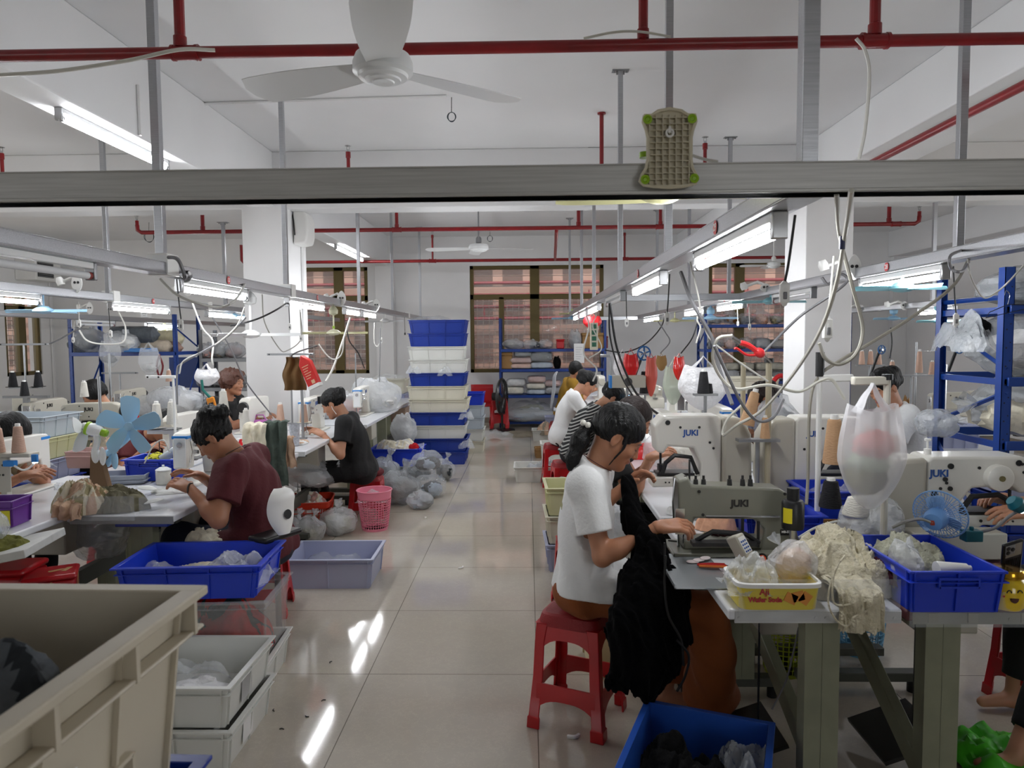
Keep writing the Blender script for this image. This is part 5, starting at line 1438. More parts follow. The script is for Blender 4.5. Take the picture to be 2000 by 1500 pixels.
# tripped red chair frame next to the stack
o = thing('red_chair', 'red plastic chair standing by the nested stools at the back', 'chair', (c.x-.32, c.y+.15, 0))
MB().bb(-.2, .2, -.2, .2, .40, .43).build('seat', REDS, o, bevel=.012)
for sx in (-1, 1):
 for sy in (-1, 1): MB().cyl((sx*.17, sy*.17, .41), (sx*.2, sy*.2, 0), .018, .014, 8).build('leg', REDS, o)
MB().grid(lambda u, v: ((u-.5)*.4, .2+.02*math.sin(u*PI), .42+v*.35), 8, 6).build('backrest', REDS, o).modifiers.new('s', 'SOLIDIFY').thickness = .012
# moulded plastic backs
def shell_back(label, loc, rz, m, w_=.34, h=.36, tilt=.25, hole=True):
 o = thing('moulded_chair', label, 'chair', loc, rz)
 def fn(u, v):
  a = (u-.5)*1.9; k = math.sin(min(1, v*1.35+.25)*PI/2)*(1 if v < .75 else math.sqrt(max(.05, 1-((v-.75)/.27)**2)))
  return (math.sin(a)*w_/1.6*k, -.10*math.cos(a)*k+tilt*v*h*.6+.12*math.sin(v*3)*.4, v*h)
 MB().sheet(fn, 20, 14, .008).build('shell_back', m, o, angle=60)
 if hole: MB().lathe([(0, 0), (.022, 0), (.024, .003), (0, .003)], (0, -.088+.03+tilt*.3*h*.6, h*.45), (0, -1, .15), 16).build('finger_slot', BLK, o)
 return o
o = shell_back('white moulded chair back with an oval slot behind the maroon-shirted woman', (0, 0, 0), R(62), WHT, .16, .22, .15)
o.location = PY(548, 1040, 3.5)
MB().bb(-.12, .12, -.03, .1, -.03, 0).build('seat', BLK, o, bevel=.01); MB().cyl((0, .03, -.03), (0, .03, -.61), .015).build('post', BLK, o)
o = shell_back('grey moulded chair back beside the mustard-topped woman', PY(1088, 783, 9.9)+Vector((-.05, 0, -.1)), R(-92), mat('chair_grey', 'a9adb3', .4), .3, .5, .25)
MB().bb(-.17, .17, 0, .36, -.03, 0).build('seat', _M['chair_grey'], o, bevel=.01)
MB().cyl((0, .18, -.03), (0, .18, -.45+.02), .02).build('post', DSTEEL, o)
# ================================================================ CRATES
def crate_at(label, corner, w, d, h, m, z=0, rz=0, which='nr', **k):
 """corner: world point of the near right (or near left) floor corner"""
 M = Matrix.Rotation(rz, 3, 'Z'); s = -1 if which == 'nr' else 1
 c = Vector(corner)+M @ Vector((s*w/2, d/2, 0)); return crate(w, d, h, m, label, (c.x, c.y, z), rz, **k)
# nearest crates at lower left (out of focus)
fr = PZ(378, 1146, 1.215)
cx, cy = fr.x-.33-.012, fr.y-.235-.012
crate(.66, .47, .268, mat('shaded_cream_crate', 'c4bba8', .5, var=.06, vscale=5), 'big out-of-focus cream crate at the lower left, closest to the camera', (cx, cy, .947), R(-1.5), ribs=5, lip=.026, slot=False, pockets=True)  # cream crate colour darkened to stand in for the dimness near the camera
crate(.66, .47, .24, BLUEC, 'blue crate directly under the closest cream crate', (cx+.012, cy-.004, .71), R(-1), ribs=5)
crate(.66, .47, .24, CREAMC, 'cream crate third from the top of the closest stack', (cx, cy, .473), R(-1.5), ribs=5)
crate(.66, .47, .24, BLUEC, 'blue crate second from the floor in the closest stack', (cx, cy, .237), R(-1), ribs=5)
crate(.66, .47, .24, CREAMC, 'cream crate on the floor at the base of the closest stack', (cx, cy, 0), R(-1.5), ribs=5)
heap('crumpled grey garments in dusty film inside the closest cream crate', (cx+.07, cy-.02, .98), (.25, .2, .32), [FB['grey'], FB['charcoal']], 3, cat='fabric', name='bagged_garments', n=60)
o = MB().bb(-.09, .09, -.001, .001, -.08, .08).build('label_sheet', PAPER); place(o, 'white paper label on the side of the closest cream crate', 'label', (cx+.32+.009, cy-.12, 1.02), R(90-1.5))
# two white crates with film
a, b = PZ(531, 1246, .327), PZ(452, 1340, .327)
cx2, cy2 = (a.x+b.x)/2-.31, (a.y+b.y)/2
for k in range(2):
 o = crate(.6, .44, .162, WHITEC, ('white crate on the floor at the lower left edge of the aisle', 'white crate with film bags on top of its twin at the lower left')[k], (cx2-.0, cy2, .165*k), R(0), ribs=4)
 q = MB().bb(0, .001, -.05, .05, -.055, .055).build('paper_label', PAPER, o); q.location = (.3-.006, -.03, .085); q.rotation_euler = (0, R(4), 0)
bag('small white knotted bag in the white crate at lower left', (cx2+.13, cy2-.1, .185), (.13, .1, .06), FILMW, None, 5, (.2, .5, 1), knot=False)
film_heap('clear film crumpled in the back of the white crate at lower left', (cx2+.02, cy2+.06, .19), (.16, .12, .14), FILMT, 4)
# blue crate on transparent box
nr, fr_, nl = PZ(507, 1106, .61), PZ(533, 1056, .61), PZ(216, 1112, .61)
ang = math.atan2(nr.y-nl.y, nr.x-nl.x)
Wb = (nr-nl).length-.03; Db = (fr_-nr).length-.03
M_ = Matrix.Rotation(ang, 3, 'Z'); cb = (nr+nl)/2+M_ @ Vector((0, (fr_-nr).length/2, 0))
crate(.6, .42, .165, WHITEC, 'white crate on the floor under the clear storage box', (cb.x+.02, cb.y, 0), ang, ribs=4)
o = crate(.5, .38, .28, mat('clear_box', 'cfcdca', .15, alpha=.2, bump=.15), 'clear storage box of red fabric under the blue crate', (cb.x+.08, cb.y, .17), ang, ribs=0, lip=.022, cat='box', name='storage_box')
heap('dark red fabric pressed inside the clear storage box', (cb.x+.08, cb.y, .18), (.235, .175, .27), [FB['red'], FB['red'], FB['charcoal']], 21, rz=ang, fold=.2)
crate(Wb, Db, .15, BLUEB, 'wide blue crate of film bags beside the maroon-shirted woman', (cb.x, cb.y, .46), ang, ribs=4, lip=.02)
film_heap('crumpled clear bag with black marker note standing in the right of the wide blue crate', (cb.x+.17, cb.y-.02, .50), (.15, .14, .17), FILM, 12)
film_heap('clear bag lying low at the left of the wide blue crate', (cb.x-.2, cb.y-.03, .485), (.11, .12, .11), FILMT, 15)
heap('pale cloth pads lying in the middle of the wide blue crate', (cb.x-.04, cb.y, .475), (.2, .15, .09), [FB['ivory'], FB['white']], 8)
# lavender crate in the aisle
crate_at('pale lavender crate on the aisle floor behind the wide blue crate', PZ(726, 1151, 0), .56, .42, .195, LAVC, rz=R(1), ribs=3)
film_heap('clear film in the pale lavender crate of the aisle', PZ(640, 1110, .05)+Vector((0, .15, 0)), (.2, .14, .12), FILMT, 6)
# tall stack by the aisle
cols = [BLUEC, BLUEC, WHITEC, BLUEC, CREAMC, CREAMC, BLUEC, WHITEC, WHITEC, BLUEC, BLUEC]
nmz = ['lowest', 'second from the floor', 'third from the floor', 'fourth from the floor', 'fifth from the floor', 'sixth from the floor', 'fifth from the top', 'fourth from the top', 'third from the top', 'second from the top', 'topmost']
cn = {BLUEC.name: 'blue', WHITEC.name: 'white', CREAMC.name: 'cream'}
ct = PZ(856, 908, 0)
for k, m_ in enumerate(cols):
 wd = .73 if m_ is CREAMC else .70
 crate(wd, .48, .164, m_, '%s crate, %s in the tall stack by the centre aisle' % (cn[m_.name], nmz[k]), (ct.x-.0+.01*math.sin(k*2.1), ct.y+.25, .167*k), R(.6*math.sin(k)), ribs=4)
for k, (dx, z) in enumerate(((.36, .62), (.36, .25), (-.3, 1.2), (.1, 1.17))):
 film_heap('clear film poking from the tall crate stack, %s' % ('upper right side', 'lower right side', 'left side', 'front at mid height')[k], (ct.x+dx, ct.y+.02, z-.04), (.1, .06, .14), FILMT, 30+k, n=18)
film_heap('clear film fluffed on top of the tall crate stack', (ct.x-.12, ct.y+.25, 1.84), (.26, .2, .07), FILMT, 41, n=22)
c2 = PZ(944, 885, 0)
for k, m_ in enumerate((CREAMC, WHITEC, PBLC, PBLC, BLUEB)):
 crate(.42, .4, .165, m_, ('cream', 'white', 'grey', 'pale blue', 'bright blue')[k]+' crate in the short stack right of the tall stack', (c2.x-.21, c2.y+.2, .168*k), 0, ribs=3)
# boxes left of the tall stack
c3 = PZ(765, 868, 0); c3.y = 10.4; c3.x = PY(760, 800, 10.4).x
for k, m_ in enumerate((WHITEC, WHITEC, mat('crate_tan', 'b39c8a', .5), LAVC, CREAMC)):
 crate(.52, .4, .2, m_, ('white crate at the bottom of', 'white crate second from the floor in', 'tan crate in the middle of', 'lavender crate fourth from the floor in', 'cream lidded crate topping')[k]+' the stack left of the tall crates', (c3.x, c3.y, .205*k), 0, ribs=3)
film_heap('crumpled film lying on the cream lidded crate left of the tall crates', (c3.x, c3.y, 1.02), (.24, .18, .1), FILMT, 45, n=22)
# blue crate of garments raised on a grey one
cq = PY(772, 905, 8.1)
crate(.62, .5, .14, GREYC, 'grey crate on the floor under the blue crate of garments', (cq.x, 8.35, 0), 0)
crate(.56, .4, .2, BLUEB, 'blue crate of cream garments in front of the tall stack', (cq.x, 8.3, .142), R(-2), ribs=3)
heap('cream and white garments heaped in the blue crate before the tall stack', (cq.x-.02, 8.3, .30), (.24, .17, .16), [FB['ivory'], FB['white'], FB['cream']], 17)
heap('small red cloth on the garments of that blue crate', (cq.x+.2, 8.2, .34), (.06, .06, .07), FB['red'], 18, n=16)
# right of the aisle
crate_at('white crate on the aisle floor beside the striped woman', PZ(1006, 943, 0), .56, .38, .17, WHITEC, which='nl', ribs=4)
film_heap('grey film heaped in the white crate beside the striped woman', PZ(1045, 925, .05)+Vector((.1, .1, 0)), (.22, .16, .2), FILMG, 9, n=26)
crate_at('small white crate of rags at the back right of the aisle', PZ(1041, 862, 0), .36, .3, .17, WHITEC, which='nl', ribs=3)
heap('beige rags heaped in the small white crate at the back', PZ(1062, 850, .1)+Vector((.05, .15, 0)), (.17, .14, .22), [FB['taupe'], FB['beige']], 10, n=24)
crate_at('lavender crate behind the small white crate of rags', PZ(1066, 850, 0), .4, .3, .3, LAVC, which='nl', ribs=3)
crate_at('cream crate with blue clasp beside the red stool at the back right', PZ(1058, 905, 0), .4, .3, .25, WHITEC, which='nl', ribs=3)
for k, m_ in enumerate((LAVC, CREAMC, YELC)):
 crate(.42, .36, .19, m_, ('lavender crate lowest in', 'cream crate in the middle of', 'pale yellow crate on top of')[k]+' the stack behind the front woman', (.33, 4.98, .195*k), R(2), ribs=4)
o = crate(.2, .15, .14, CARD, 'small brown box on the floor beside the striped woman', PZ(1057, 893, 0)+Vector((.02, 0, 0)), R(5), ribs=0, lip=.002, cat='box', name='cardboard_box')
# left crate stack
c4 = PY(97, 912, 5.4)
for k, (m_, nm) in enumerate(((BLUEC, 'blue'), (BLUEC, 'blue'), (BLUEC, 'blue'), (LAVC, 'lavender'), (YELC, 'pale yellow'), (PBLC, 'pale blue-white'))):
 crate(.66, .44, .168, m_, ('blue crate on the floor in', 'blue crate second from the floor in', 'blue crate just under the lavender one in', 'lavender crate in', 'pale yellow crate in', 'pale blue-white crate on top of')[k]+' the stack at the left edge', (c4.x-.35, 5.62, .17*k+.08*(k > 0)*0), R(-2), ribs=5)
film_heap('clear film tucked under the pale yellow crate at the left', (c4.x-.1, 5.4, .62), (.12, .1, .12), FILMT, 51, n=20)
# front blue crate at the bottom, with black garments
fl, frr, nl = PZ(1262, 1364, .30), PZ(1513, 1410, .30), PZ(1187, 1500, .30)
a2 = math.atan2(frr.y-fl.y, frr.x-fl.x); M2 = Matrix.Rotation(a2, 3, 'Z'); wB = (frr-fl).length-.03
cB = fl+M2 @ Vector(((frr-fl).length/2, -.31, 0))
crate(wB, .58, .298, mat('royal_blue_crate', '2450a8', .35, var=.05), 'blue crate of black garments on the floor in front of the red stool', (cB.x, cB.y, 0), a2, ribs=4, lip=.018)
heap('heap of black garments inside the blue crate at the bottom edge', (cB.x-.03, cB.y+.02, .05), (wB*.44, .26, .27), [FB['black']], 33, n=70, fold=.5, name='black_garments')
film_heap('clear film bag stuffed in the right corner of the bottom blue crate', (cB.x+.17, cB.y+.09, .14), (.09, .15, .25), FILMG, 35, rz=a2)
# ================================================================ BASKETS
o = basket('pink round waste basket with film liner on the aisle floor', PZ(727, 1040, 0)+Vector((0, .11, 0)), .105, .145, .335, PINKP)
film_heap('clear film liner drooping from the pink waste basket', PZ(727, 1040, 0)+Vector((0, .11, .25)), (.13, .13, .1), FILMT, 61)
basket('lime green waste basket under the front right table', PZ(1545, 1330, 0)+Vector((0, .1, 0)), .085, .12, .29, mat('lime_basket', 'a9b81a', .4), nv=9, nu=26)
basket('pale blue waste basket behind the diagonal table beam', PZ(1735, 1325, 0)+Vector((0, .3, 0)), .1, .13, .3, mat('blue_basket', '6aa6c9', .4), nv=9, nu=22, th=.005)
c5 = PZ(590, 1040, 0)
basket('orange-red rectangular laundry basket of bra pads', (c5.x, c5.y+.17, 0), .17, .21, .25, ORNG, R(8), nu=48, nv=5, kind='sq', th=.006)
heap('pale bra pads heaped in the orange-red basket', (c5.x, c5.y+.15, .14), (.19, .17, .17), [FB['white'], FB['blush'], FB['ivory']], 19, fold=.5)
bag('clear bag of beige and blush cloth above the orange-red basket', (c5.x+.0, c5.y+.3, .33), (.24, .17, .13), FILM, [FB['beige'], FB['blush'], FB['white']], 20, (.9, 0, .4))
# ================================================================ BAGS ON THE FLOOR
def fbag(label, px, py, r, cm, seed, dy=0, z=0, fm=FILM, **k):
 p = PZ(px, py, z); return bag(label, (p.x, p.y+r[1]*.8+dy, z), r, fm, cm, seed, **k)
fbag('clear bag of olive cloth leaning against the orange-red basket, leftmost', 573, 1062, (.1, .1, .12), [FB['khaki'], FB['olive']], 70)
fbag('clear bag of olive cloth, middle of the three small floor bags', 602, 1063, (.11, .1, .12), [FB['khaki'], FB['taupe']], 71)
fbag('knotted clear bag of pale green cloth, rightmost of the small floor bags', 655, 1050, (.15, .13, .13), [FB['khaki'], FB['white']], 72, tie=(.1, -.3, 1))
fbag('large grey clear bag behind the pink basket', 775, 990, (.2, .2, .19), [FB['olive'], FB['taupe'], FB['grey']], 73, fm=FILMG)
fbag('clear bag of grey cloth behind the red cushion stool', 742, 975, (.16, .16, .22), [FB['grey'], FB['white']], 74, dy=.2, fm=FILMG)
fbag('small clear bag lying at the front of the grey floor bags', 818, 997, (.13, .11, .09), [FB['charcoal'], FB['paleblue']], 75, tie=(-.2, -.6, .6))
fbag('dark grey bag at the lower front of the bag pile', 838, 975, (.17, .15, .13), [FB['charcoal'], FB['paleblue']], 76, knot=False, fm=FILMT)
fbag('dark grey bag at the left of the bag pile', 812, 945, (.16, .14, .12), [FB['charcoal'], FB['grey']], 77, z=.13, dy=.1, knot=False, fm=FILMT)
fbag('dark grey bag at the right of the bag pile', 862, 950, (.12, .13, .15), [FB['charcoal'], FB['paleblue']], 78, z=0, dy=.2, fm=FILMT)
fbag('dark grey bag on top of the bag pile', 845, 905, (.15, .13, .12), [FB['charcoal'], FB['paleblue'], FB['grey']], 79, z=.30, dy=-.5, tie=(-.3, 0, 1), fm=FILMT)
film_heap('crumpled clear film on the aisle floor before the red stools at the back', PZ(968, 855, 0)+Vector((0, 0, .0)), (.3, .3, .16), FILMT, 81)
film_heap('dark scraps of cloth and film on the floor by the back rack', PZ(1020, 848, 0), (.35, .4, .05), FB['taupe'], 82)
# under the left table
fbag('big round clear bag knotted at its right under the left table', 160, 1105, (.155, .15, .17), [FB['white'], FB['paleblue']], 83, dy=.05, z=.42, tie=(.65, -.35, .75), fill=.5, pieces=3)
fbag('grey clear bag of cloth beneath the table leg at left', 225, 1100, (.17, .15, .17), [FB['taupe'], FB['grey']], 84, dy=.4, z=.1, fm=FILMG)
fbag('clear pinkish bag between the left tables', 72, 1040, (.075, .07, .12), [FB['blush']], 85, dy=.1, z=.55, fill=.5)
tub = crate(.95, .5, .42, mat('grey_tub', '9d9f9f', .3, alpha=.75), 'large grey translucent storage tub at the left, under the snack boxes', (-2.22, 3.02, 0), R(0), ribs=0, cat='box', name='storage_tub')
MB().bb(-.49, .49, -.26, .26, .42, .45).build('lid', _M['grey_tub'], tub, bevel=.01)
def tin(label, x, y, z, w_, d_, h_, rz, deco=True, m=mat('snack_red', 'a4111a', .3)):
 o = thing('snack_box', label, 'box', (x, y, z), rz)
 MB().bb(-w_/2, w_/2, -d_/2, d_/2, 0, h_*.8).build('box_body', m, o, bevel=.015)
 MB().bb(-w_/2-.006, w_/2+.006, -d_/2-.006, d_/2+.006, h_*.8, h_).build('lid', m, o, bevel=.015)
 if deco:
  q = MB()
  for i in range(3):
   q.box((w_*.12, -d_/2-.001, h_*(.16+.22*i)), (.055, .002, .018), Matrix.Rotation(R(38*(-1)**i), 3, 'Y'))
  for i in range(3): q.box((w_/2+.001, d_*.1, h_*(.16+.22*i)), (.002, .055, .018), Matrix.Rotation(R(38*(-1)**i), 3, 'X'))
  for i in range(2): q.box((w_*(.1+.2*i), 0, h_+.0005), (.06, .02, .001), Matrix.Rotation(R(20+50*i), 3, 'Z'))
  q.build('biscuit_pictures', mat('biscuit', 'b08a58', .5), o)
  q = MB()
  for i in range(5): q.bb(-w_*.2, -w_*.1, -d_/2-.002, -d_/2, h_*(.1+.12*i), h_*(.1+.12*i)+.009); q.bb(-w_*.38+w_*.0, -w_*.36, -d_/2-.002, -d_/2, h_*(.1+.1*i), h_*(.1+.1*i)+.006)
  q.build('lettering', WHT, o)
 return o
tp = PY(82, 1136, 3.02)
tin('red square snack box with biscuit pictures at the left', tp.x, 3.08, .452, .2, .17, .125, R(28))
tin('plain red box at the left edge beside the snack box', PY(10, 1136, 3.0).x-.05, 3.1, .452, .22, .2, .15, R(5), False)
fbag('red cloth bundle behind the snack box', 105, 1075, (.1, .1, .1), [FB['red']], 87, z=.46, dy=.1, fm=mat('red_thin_film', 'b3252a', .3, alpha=.6), knot=False)
o = MB().box((0, 0, 0), (.34, .36, .035)).build('wooden_drawer_panel', mat('worn_white', 'cfd0cc', .5, var=.15, vscale=12), None, bevel=.004)
pz = PY(12, 1060, 2.9); place(o, 'worn white tray board at the left edge', 'tray', (pz.x-.07, 2.98, .70), R(8), rot=(0, R(-10), R(10)))
heap('moss green cloth lying on the worn tray board', (pz.x-.04, 2.95, .715), (.09, .08, .06), FB['moss'], 23, n=24)
bag('pale blue film bag standing on the worn tray board', (pz.x-.14, 2.95, .72), (.1, .09, .11), FILM, FB['paleblue'], 24, knot=False, fill=.6)
# ================================================================ SEWING MACHINES
THR = mat('machine_throat', '1d1d1f', .45)
def bartack(label, loc, mirror=False, m=JUKIW, logo_c=LOGOB, L=.44, hgt=.36, dial=False, rz=0, back=JUKID, small=''):
 """large electronic tacking machine, broad side to -y; needle at x=0 unless mirrored"""
 o = thing('tacking_machine', label, 'sewing machine', loc, rz)
 f = (lambda x: L-x) if mirror else (lambda x: x)
 def pr(mb, P, a, b):
  P = [(f(x), z) for x, z in P]
  return mb.prism(P[::-1] if mirror else P, a, b)
 H = hgt
 pr(MB(), [(-.01, H*.62), (-.02, H*.9), (.02, H), (L*.66, H), (L*.69, H*.96), (L*.69, .0), (L*.47, 0), (L*.46, H*.5), (L*.38, H*.66), (L*.1, H*.68), (L*.05, H*.60)], -.075, .075).build('arm', m, o, bevel=.012, seg=3)
 pr(MB(), [(L*.695, 0), (L*.695, H*.99), (L*.92, H*.97), (L*1.02, H*.8), (L*1.03, H*.35), (L*.98, .03), (L*.9, 0)], -.085, .085).build('motor_cover', back, o, bevel=.018, seg=3)
 pr(MB(), [(-.03, H*.24), (-.03, H*.35), (L*.5, H*.36), (L*.68, H*.36), (L*.68, 0), (L*.36, 0), (L*.34, H*.2), (L*.28, H*.25)], -.06, .06).build('bed', m, o, bevel=.008, seg=3)
 t = MB(); t.tube([(f(.02), -.05, H*.38), (f(L*.08), -.055, H*.5), (f(L*.18), -.055, H*.58), (f(L*.36), -.055, H*.56), (f(L*.44), -.05, H*.38)], .011, 6)
 t.box((f(L*.2), 0, H*.375), (L*.42, .1, .012)); t.cyl((f(.02), 0, H*.38), (f(.02), 0, H*.64), .006, n=8); t.box((f(.02), -.02, H*.44), (.03, .05, .03))
 t.build('clamp_mechanism', THR, o)
 k = MB()
 for x, z, r in ((.04, .93, .012), (.1, .88, .006), (.19, .88, .006), (L*.56, .72, .006), (L*.6, .66, .006), (L*.3, .3, .006), (L*.08, .295, .004), (L*.12, .295, .004)): k.cyl((f(x), -.06 if z < .4 else -.076, H*z), (f(x), -.079 if z > .4 else -.063, H*z), r, n=12)
 k.build('screw_plugs', BLK, o)
 MB().lathe([(.0, 0), (.022, 0), (.022, .008), (.014, .01), (.0, .01)], (f(L*.56), -.075+.013, H*.24), (0, -1, 0), 18).build('round_port', mat('port_brown', '6d5a55', .4), o)
 if dial:
  d = MB(); d.lathe([(0, 0), (.052, 0), (.05, .03), (.04, .034), (.0, .034)], (f(L*.22), -.075, H*.78), (0, -1, 0), 30); d.build('dial', m, o, bevel=.002)
  d = MB(); d.cyl((f(L*.22), -.109, H*.78), (f(L*.22), -.114, H*.78), .011, n=16); d.build('dial_screw', mat('brass', '8c8560', .35, .8), o)
  k = MB()
  for x, z, r in ((-.02, .80, .02), (.02, .83, .006), (.045, .92, .006), (.03, .92, .006), (.015, .92, .006), (.3, .9, .011), (.32, .76, .009), (.36, .6, .012), (.3, .66, .009), (0, .6, .011), (.5, .68, .014)): k.cyl((f(x), -.076, H*z), (f(x), -.082, H*z), r, n=14)
  k.build('black_knobs', BLK, o)
  MB().lathe([(0, 0), (.014, 0), (.014, .02), (.004, .022), (.004, .05), (.012, .052), (.012, .06), (0, .06)], (f(L*.62), 0, H), (0, 0, 1), 14).build('thread_post', WHT, o)
 text('JUKI', .038, logo_c, o, (f(L*(.5 if mirror else .35)) if not dial else f(L*.61), -.0765, H*.82), (PI/2, 0, 0), 'logo', .0014)
 if small: text(small, .02, mat('faded_print', 'c4b5ae', .5), o, (f(L*.45), -.0765, H*.2), (PI/2, 0, 0), 'faded_logo', 0)
 return o
bartack('white and beige tacking machine nearest behind the grey machine, needle at its left', (.625, 3.5, .757), L=.43, hgt=.46)
bartack('white tacking machine behind the blue crate, its beige cover on the left', (1.13, 3.5, .757), mirror=True, L=.46, hgt=.45, small='JUKI')
bartack('white tacking machine with a big dial at the right edge, behind the blue cage fan', (1.37, 2.86, .757), mirror=True, L=.56, hgt=.365, dial=True)
o = MB().bb(-.17, .17, -.05, .05, 0, .1).build('machine_step', JUKID, None, bevel=.006); place(o, 'grey-beige step box in front of the dial machine, under the cage fan', 'box', (1.60, 2.70, .757))
# grey button machine
gx, gy = .575, 2.78
o = thing('button_machine', 'grey button sewing machine worked by the woman in front', 'sewing machine', (gx, gy, .757), 0)
MB().prism([(0, .075), (-.005, .285), (.035, .30), (.05, .268), (.38, .255), (.415, .235), (.43, .17), (.455, .07), (.47, .0), (.31, 0), (.325, .10), (.29, .135), (.06, .14), (.045, .075)], -.055, .055).build('arm', JUKIG, o, bevel=.009, seg=3)
MB().bb(-.03, .50, -.10, .1, -.0, .018).bb(.02, .34, -.05, .05, .018, .055).build('bed', JUKIG, o, bevel=.006)
t = MB()
for x in (.03, .07, .1, .2, .25, .28): t.cyl((x, -.02, .255), (x, -.02, .285), .011, .008, 10); t.cyl((x, -.02, .285), (x, -.02, .30), .005, n=8)
t.cyl((.05, 0, .26), (.05, 0, .36), .004, n=6); t.build('tension_posts', DSTEEL, o)
t = MB(); t.cyl((.005, -.02, .02), (.005, -.02, .28), .005, n=8); t.cyl((.02, -.04, .04), (.02, -.04, .2), .0035, n=6); t.tube([(-.012, -.02, .10), (-.02, -.03, .2), (-.01, -.02, .29)], .0035, 6); t.bb(-.015, .02, -.06, -.055, .08, .18); t.build('needle_bar', STEEL, o)
t = MB(); t.tube([(.1, -.06, .15), (.38, -.06, .148)], .004, 6); t.build('pull_rod', STEEL, o)
t = MB(); t.tube([(.06, -.075, .06), (.12, -.09, .10), (.24, -.09, .09), (.3, -.07, .05)], .009, 8); t.box((.16, -.09, .055), (.24, .05, .014)); t.cyl((.24, -.06, .03), (.24, -.06, .14), .006, n=8); t.cyl((.3, -.06, .03), (.3, -.06, .13), .006, n=8); t.build('clamp_arm', THR, o)
t = MB()
for x, z in ((.075, .245), (.4, .235), (.44, .04), (.09, .155)): t.cyl((x, -.055, z), (x, -.059, z), .006, n=10)
t.build('screws', LOGOK, o)
text('JUKI', .036, LOGOK, o, (.23, -.0565, .198), (PI/2, 0, 0), 'logo', .0016)
MB().bb(.385, .432, -.0575, -.055, .075, .098).build('model_plate', LOGOK, o)
text('MB-373', .012, WHT, o, (.408, -.0582, .088), (PI/2, 0, 0), 'model_number', .0004)
MB().lathe([(0, 0), (.02, 0), (.02, .006), (0, .006)], (.30, -.105, .0), (.0, -1, .2), 18).build('black_ring', BLK, o)
MB().lathe([(0, 0.005), (.013, .006), (.012, .014), (0, .014)], (.30, -.105, .0), (.0, -1, .2), 18).build('orange_knob', mat('knob_orange', 'e0481c', .3), o)
def at(px, py, z): return PZ(px, py, z)
# black round motor with yellow label
p = PY(1548, 1035, 2.62)
o = thing('thread_motor', 'black cylindrical motor with yellow label beside the grey machine', 'motor', (p.x, 2.62, .757))
MB().cyl((0, 0, 0), (0, 0, .13), .012, n=12).build('stem', STEEL, o)
MB().lathe([(0, .13), (.038, .13), (.04, .14), (.04, .225), (.034, .235), (.022, .237), (.022, .28), (0, .28)], n=26).build('motor_body', BLK, o)
MB().grid(lambda u, v: (math.sin(-1.3+u*.9)*.0406, -math.cos(-1.3+u*.9)*.0406, .155+v*.055), 6, 2).build('yellow_label', mat('label_yellow', 'd9c81c', .5), o)
p = PY(1462, 1030, 2.5)
o = thing('keypad_controller', 'small tilted beige keypad controller in front of the grey machine', 'controller', (p.x, 2.5, .80), rot=(R(-25), R(-18), R(25)))
MB().bb(-.018, .018, -.035, .035, 0, .1).bb(-.022, .022, -.01, .01, -.04, .0).build('housing', JUKID, o, bevel=.006)
q = MB().bb(-.014, .014, -.0365, -.0352, .03, .09).build('key_panel', WHT, o)
q = MB()
for i in range(4):
 for j in range(3): q.bb(-.011+.008*j, -.006+.008*j, -.038, -.0365, .034+.012*i, .04+.012*i)
q.build('keys', LOGOB, o)
# lockstitch rows: (x, y, rz, label, options)
for x, y, rz, lab, kw in (
 (-2.0, 4.08, 90, 'white sewing machine with a lit screen used by the maroon-shirted woman', dict(lamp=True)),
 (-1.98, 6.28, 90, 'white sewing machine used by the black-shirted woman', {}),
 (-1.86, 7.75, 90, 'white sewing machine with blue trim on the table past the black-shirted woman', dict(panel=False)),
 (-2.55, 6.8, -90, 'white sewing machine facing the curly-haired woman', dict(accent=False)),
 (-2.5, 5.35, -90, 'white sewing machine with blue marks behind the two white cones', dict(panel=False)),
 (-2.84, 4.05, -90, 'white sewing machine with blue lamp at the left edge', dict(lamp=True, panel=False)),
 (.95, 5.35, -90, 'white sewing machine in the right row, third table', dict(panel=False)),
 (1.0, 6.9, -90, 'white sewing machine in front of the striped woman', {}),
 (1.0, 7.95, -90, 'white sewing machine in front of the second white-shirted woman', dict(panel=False)),
 (1.0, 10.2, -90, 'white sewing machine in front of the mustard-topped woman', dict(panel=False)),
 (1.45, 5.25, 90, 'white sewing machine in front of the floral-topped woman', dict(panel=False)),
 (1.52, 6.2, 90, 'white sewing machine beyond the floral-topped woman, behind hanging bags', dict(panel=False, accent=False)),
 (1.52, 7.2, 90, 'white sewing machine far along the row right of the hanging red bags', dict(panel=False, accent=False)),
 (-4.4, 6.2, 90, 'beige-white sewing machine in front of the person in grey tee', dict(m=JUKID, accent=False, panel=False)),
 (-4.4, 7.6, 90, 'beige sewing machine with JUKI lettering below the fabric rolls', dict(m=JUKID, accent=False, panel=False)),
 (-3.95, 6.05, 0, 'beige sewing machine with round wheel left of the white green-capped fan', dict(m=JUKID, accent=False, panel=False)),
 (3.7, 6.6, 0, 'beige sewing machine under the far right rail, left one', dict(m=JUKID, accent=False, panel=False)),
 (4.3, 6.6, 0, 'grey-white sewing machine under the far right rail, right one', dict(accent=False, panel=False)),
):
 lockstitch(lab, (x, y, .757), R(rz), **kw)
overlock('beige overlock machine against the far right wall, left of the blue rack', (4.6, 7.4, .757), R(20))
overlock('beige overlock machine at the far left below the window', (-5.5, 7.7, .757), R(-60))
overlock('beige overlock machine on the fourth right-hand table', (1.4, 4.9, .757), R(90))
overlock('grey overlock machine behind the hanging red bags', (1.5, 8.6, .757), R(90))
overlock('beige overlock machine left of the tall crates', (-1.95, 9.4, .757), R(90))
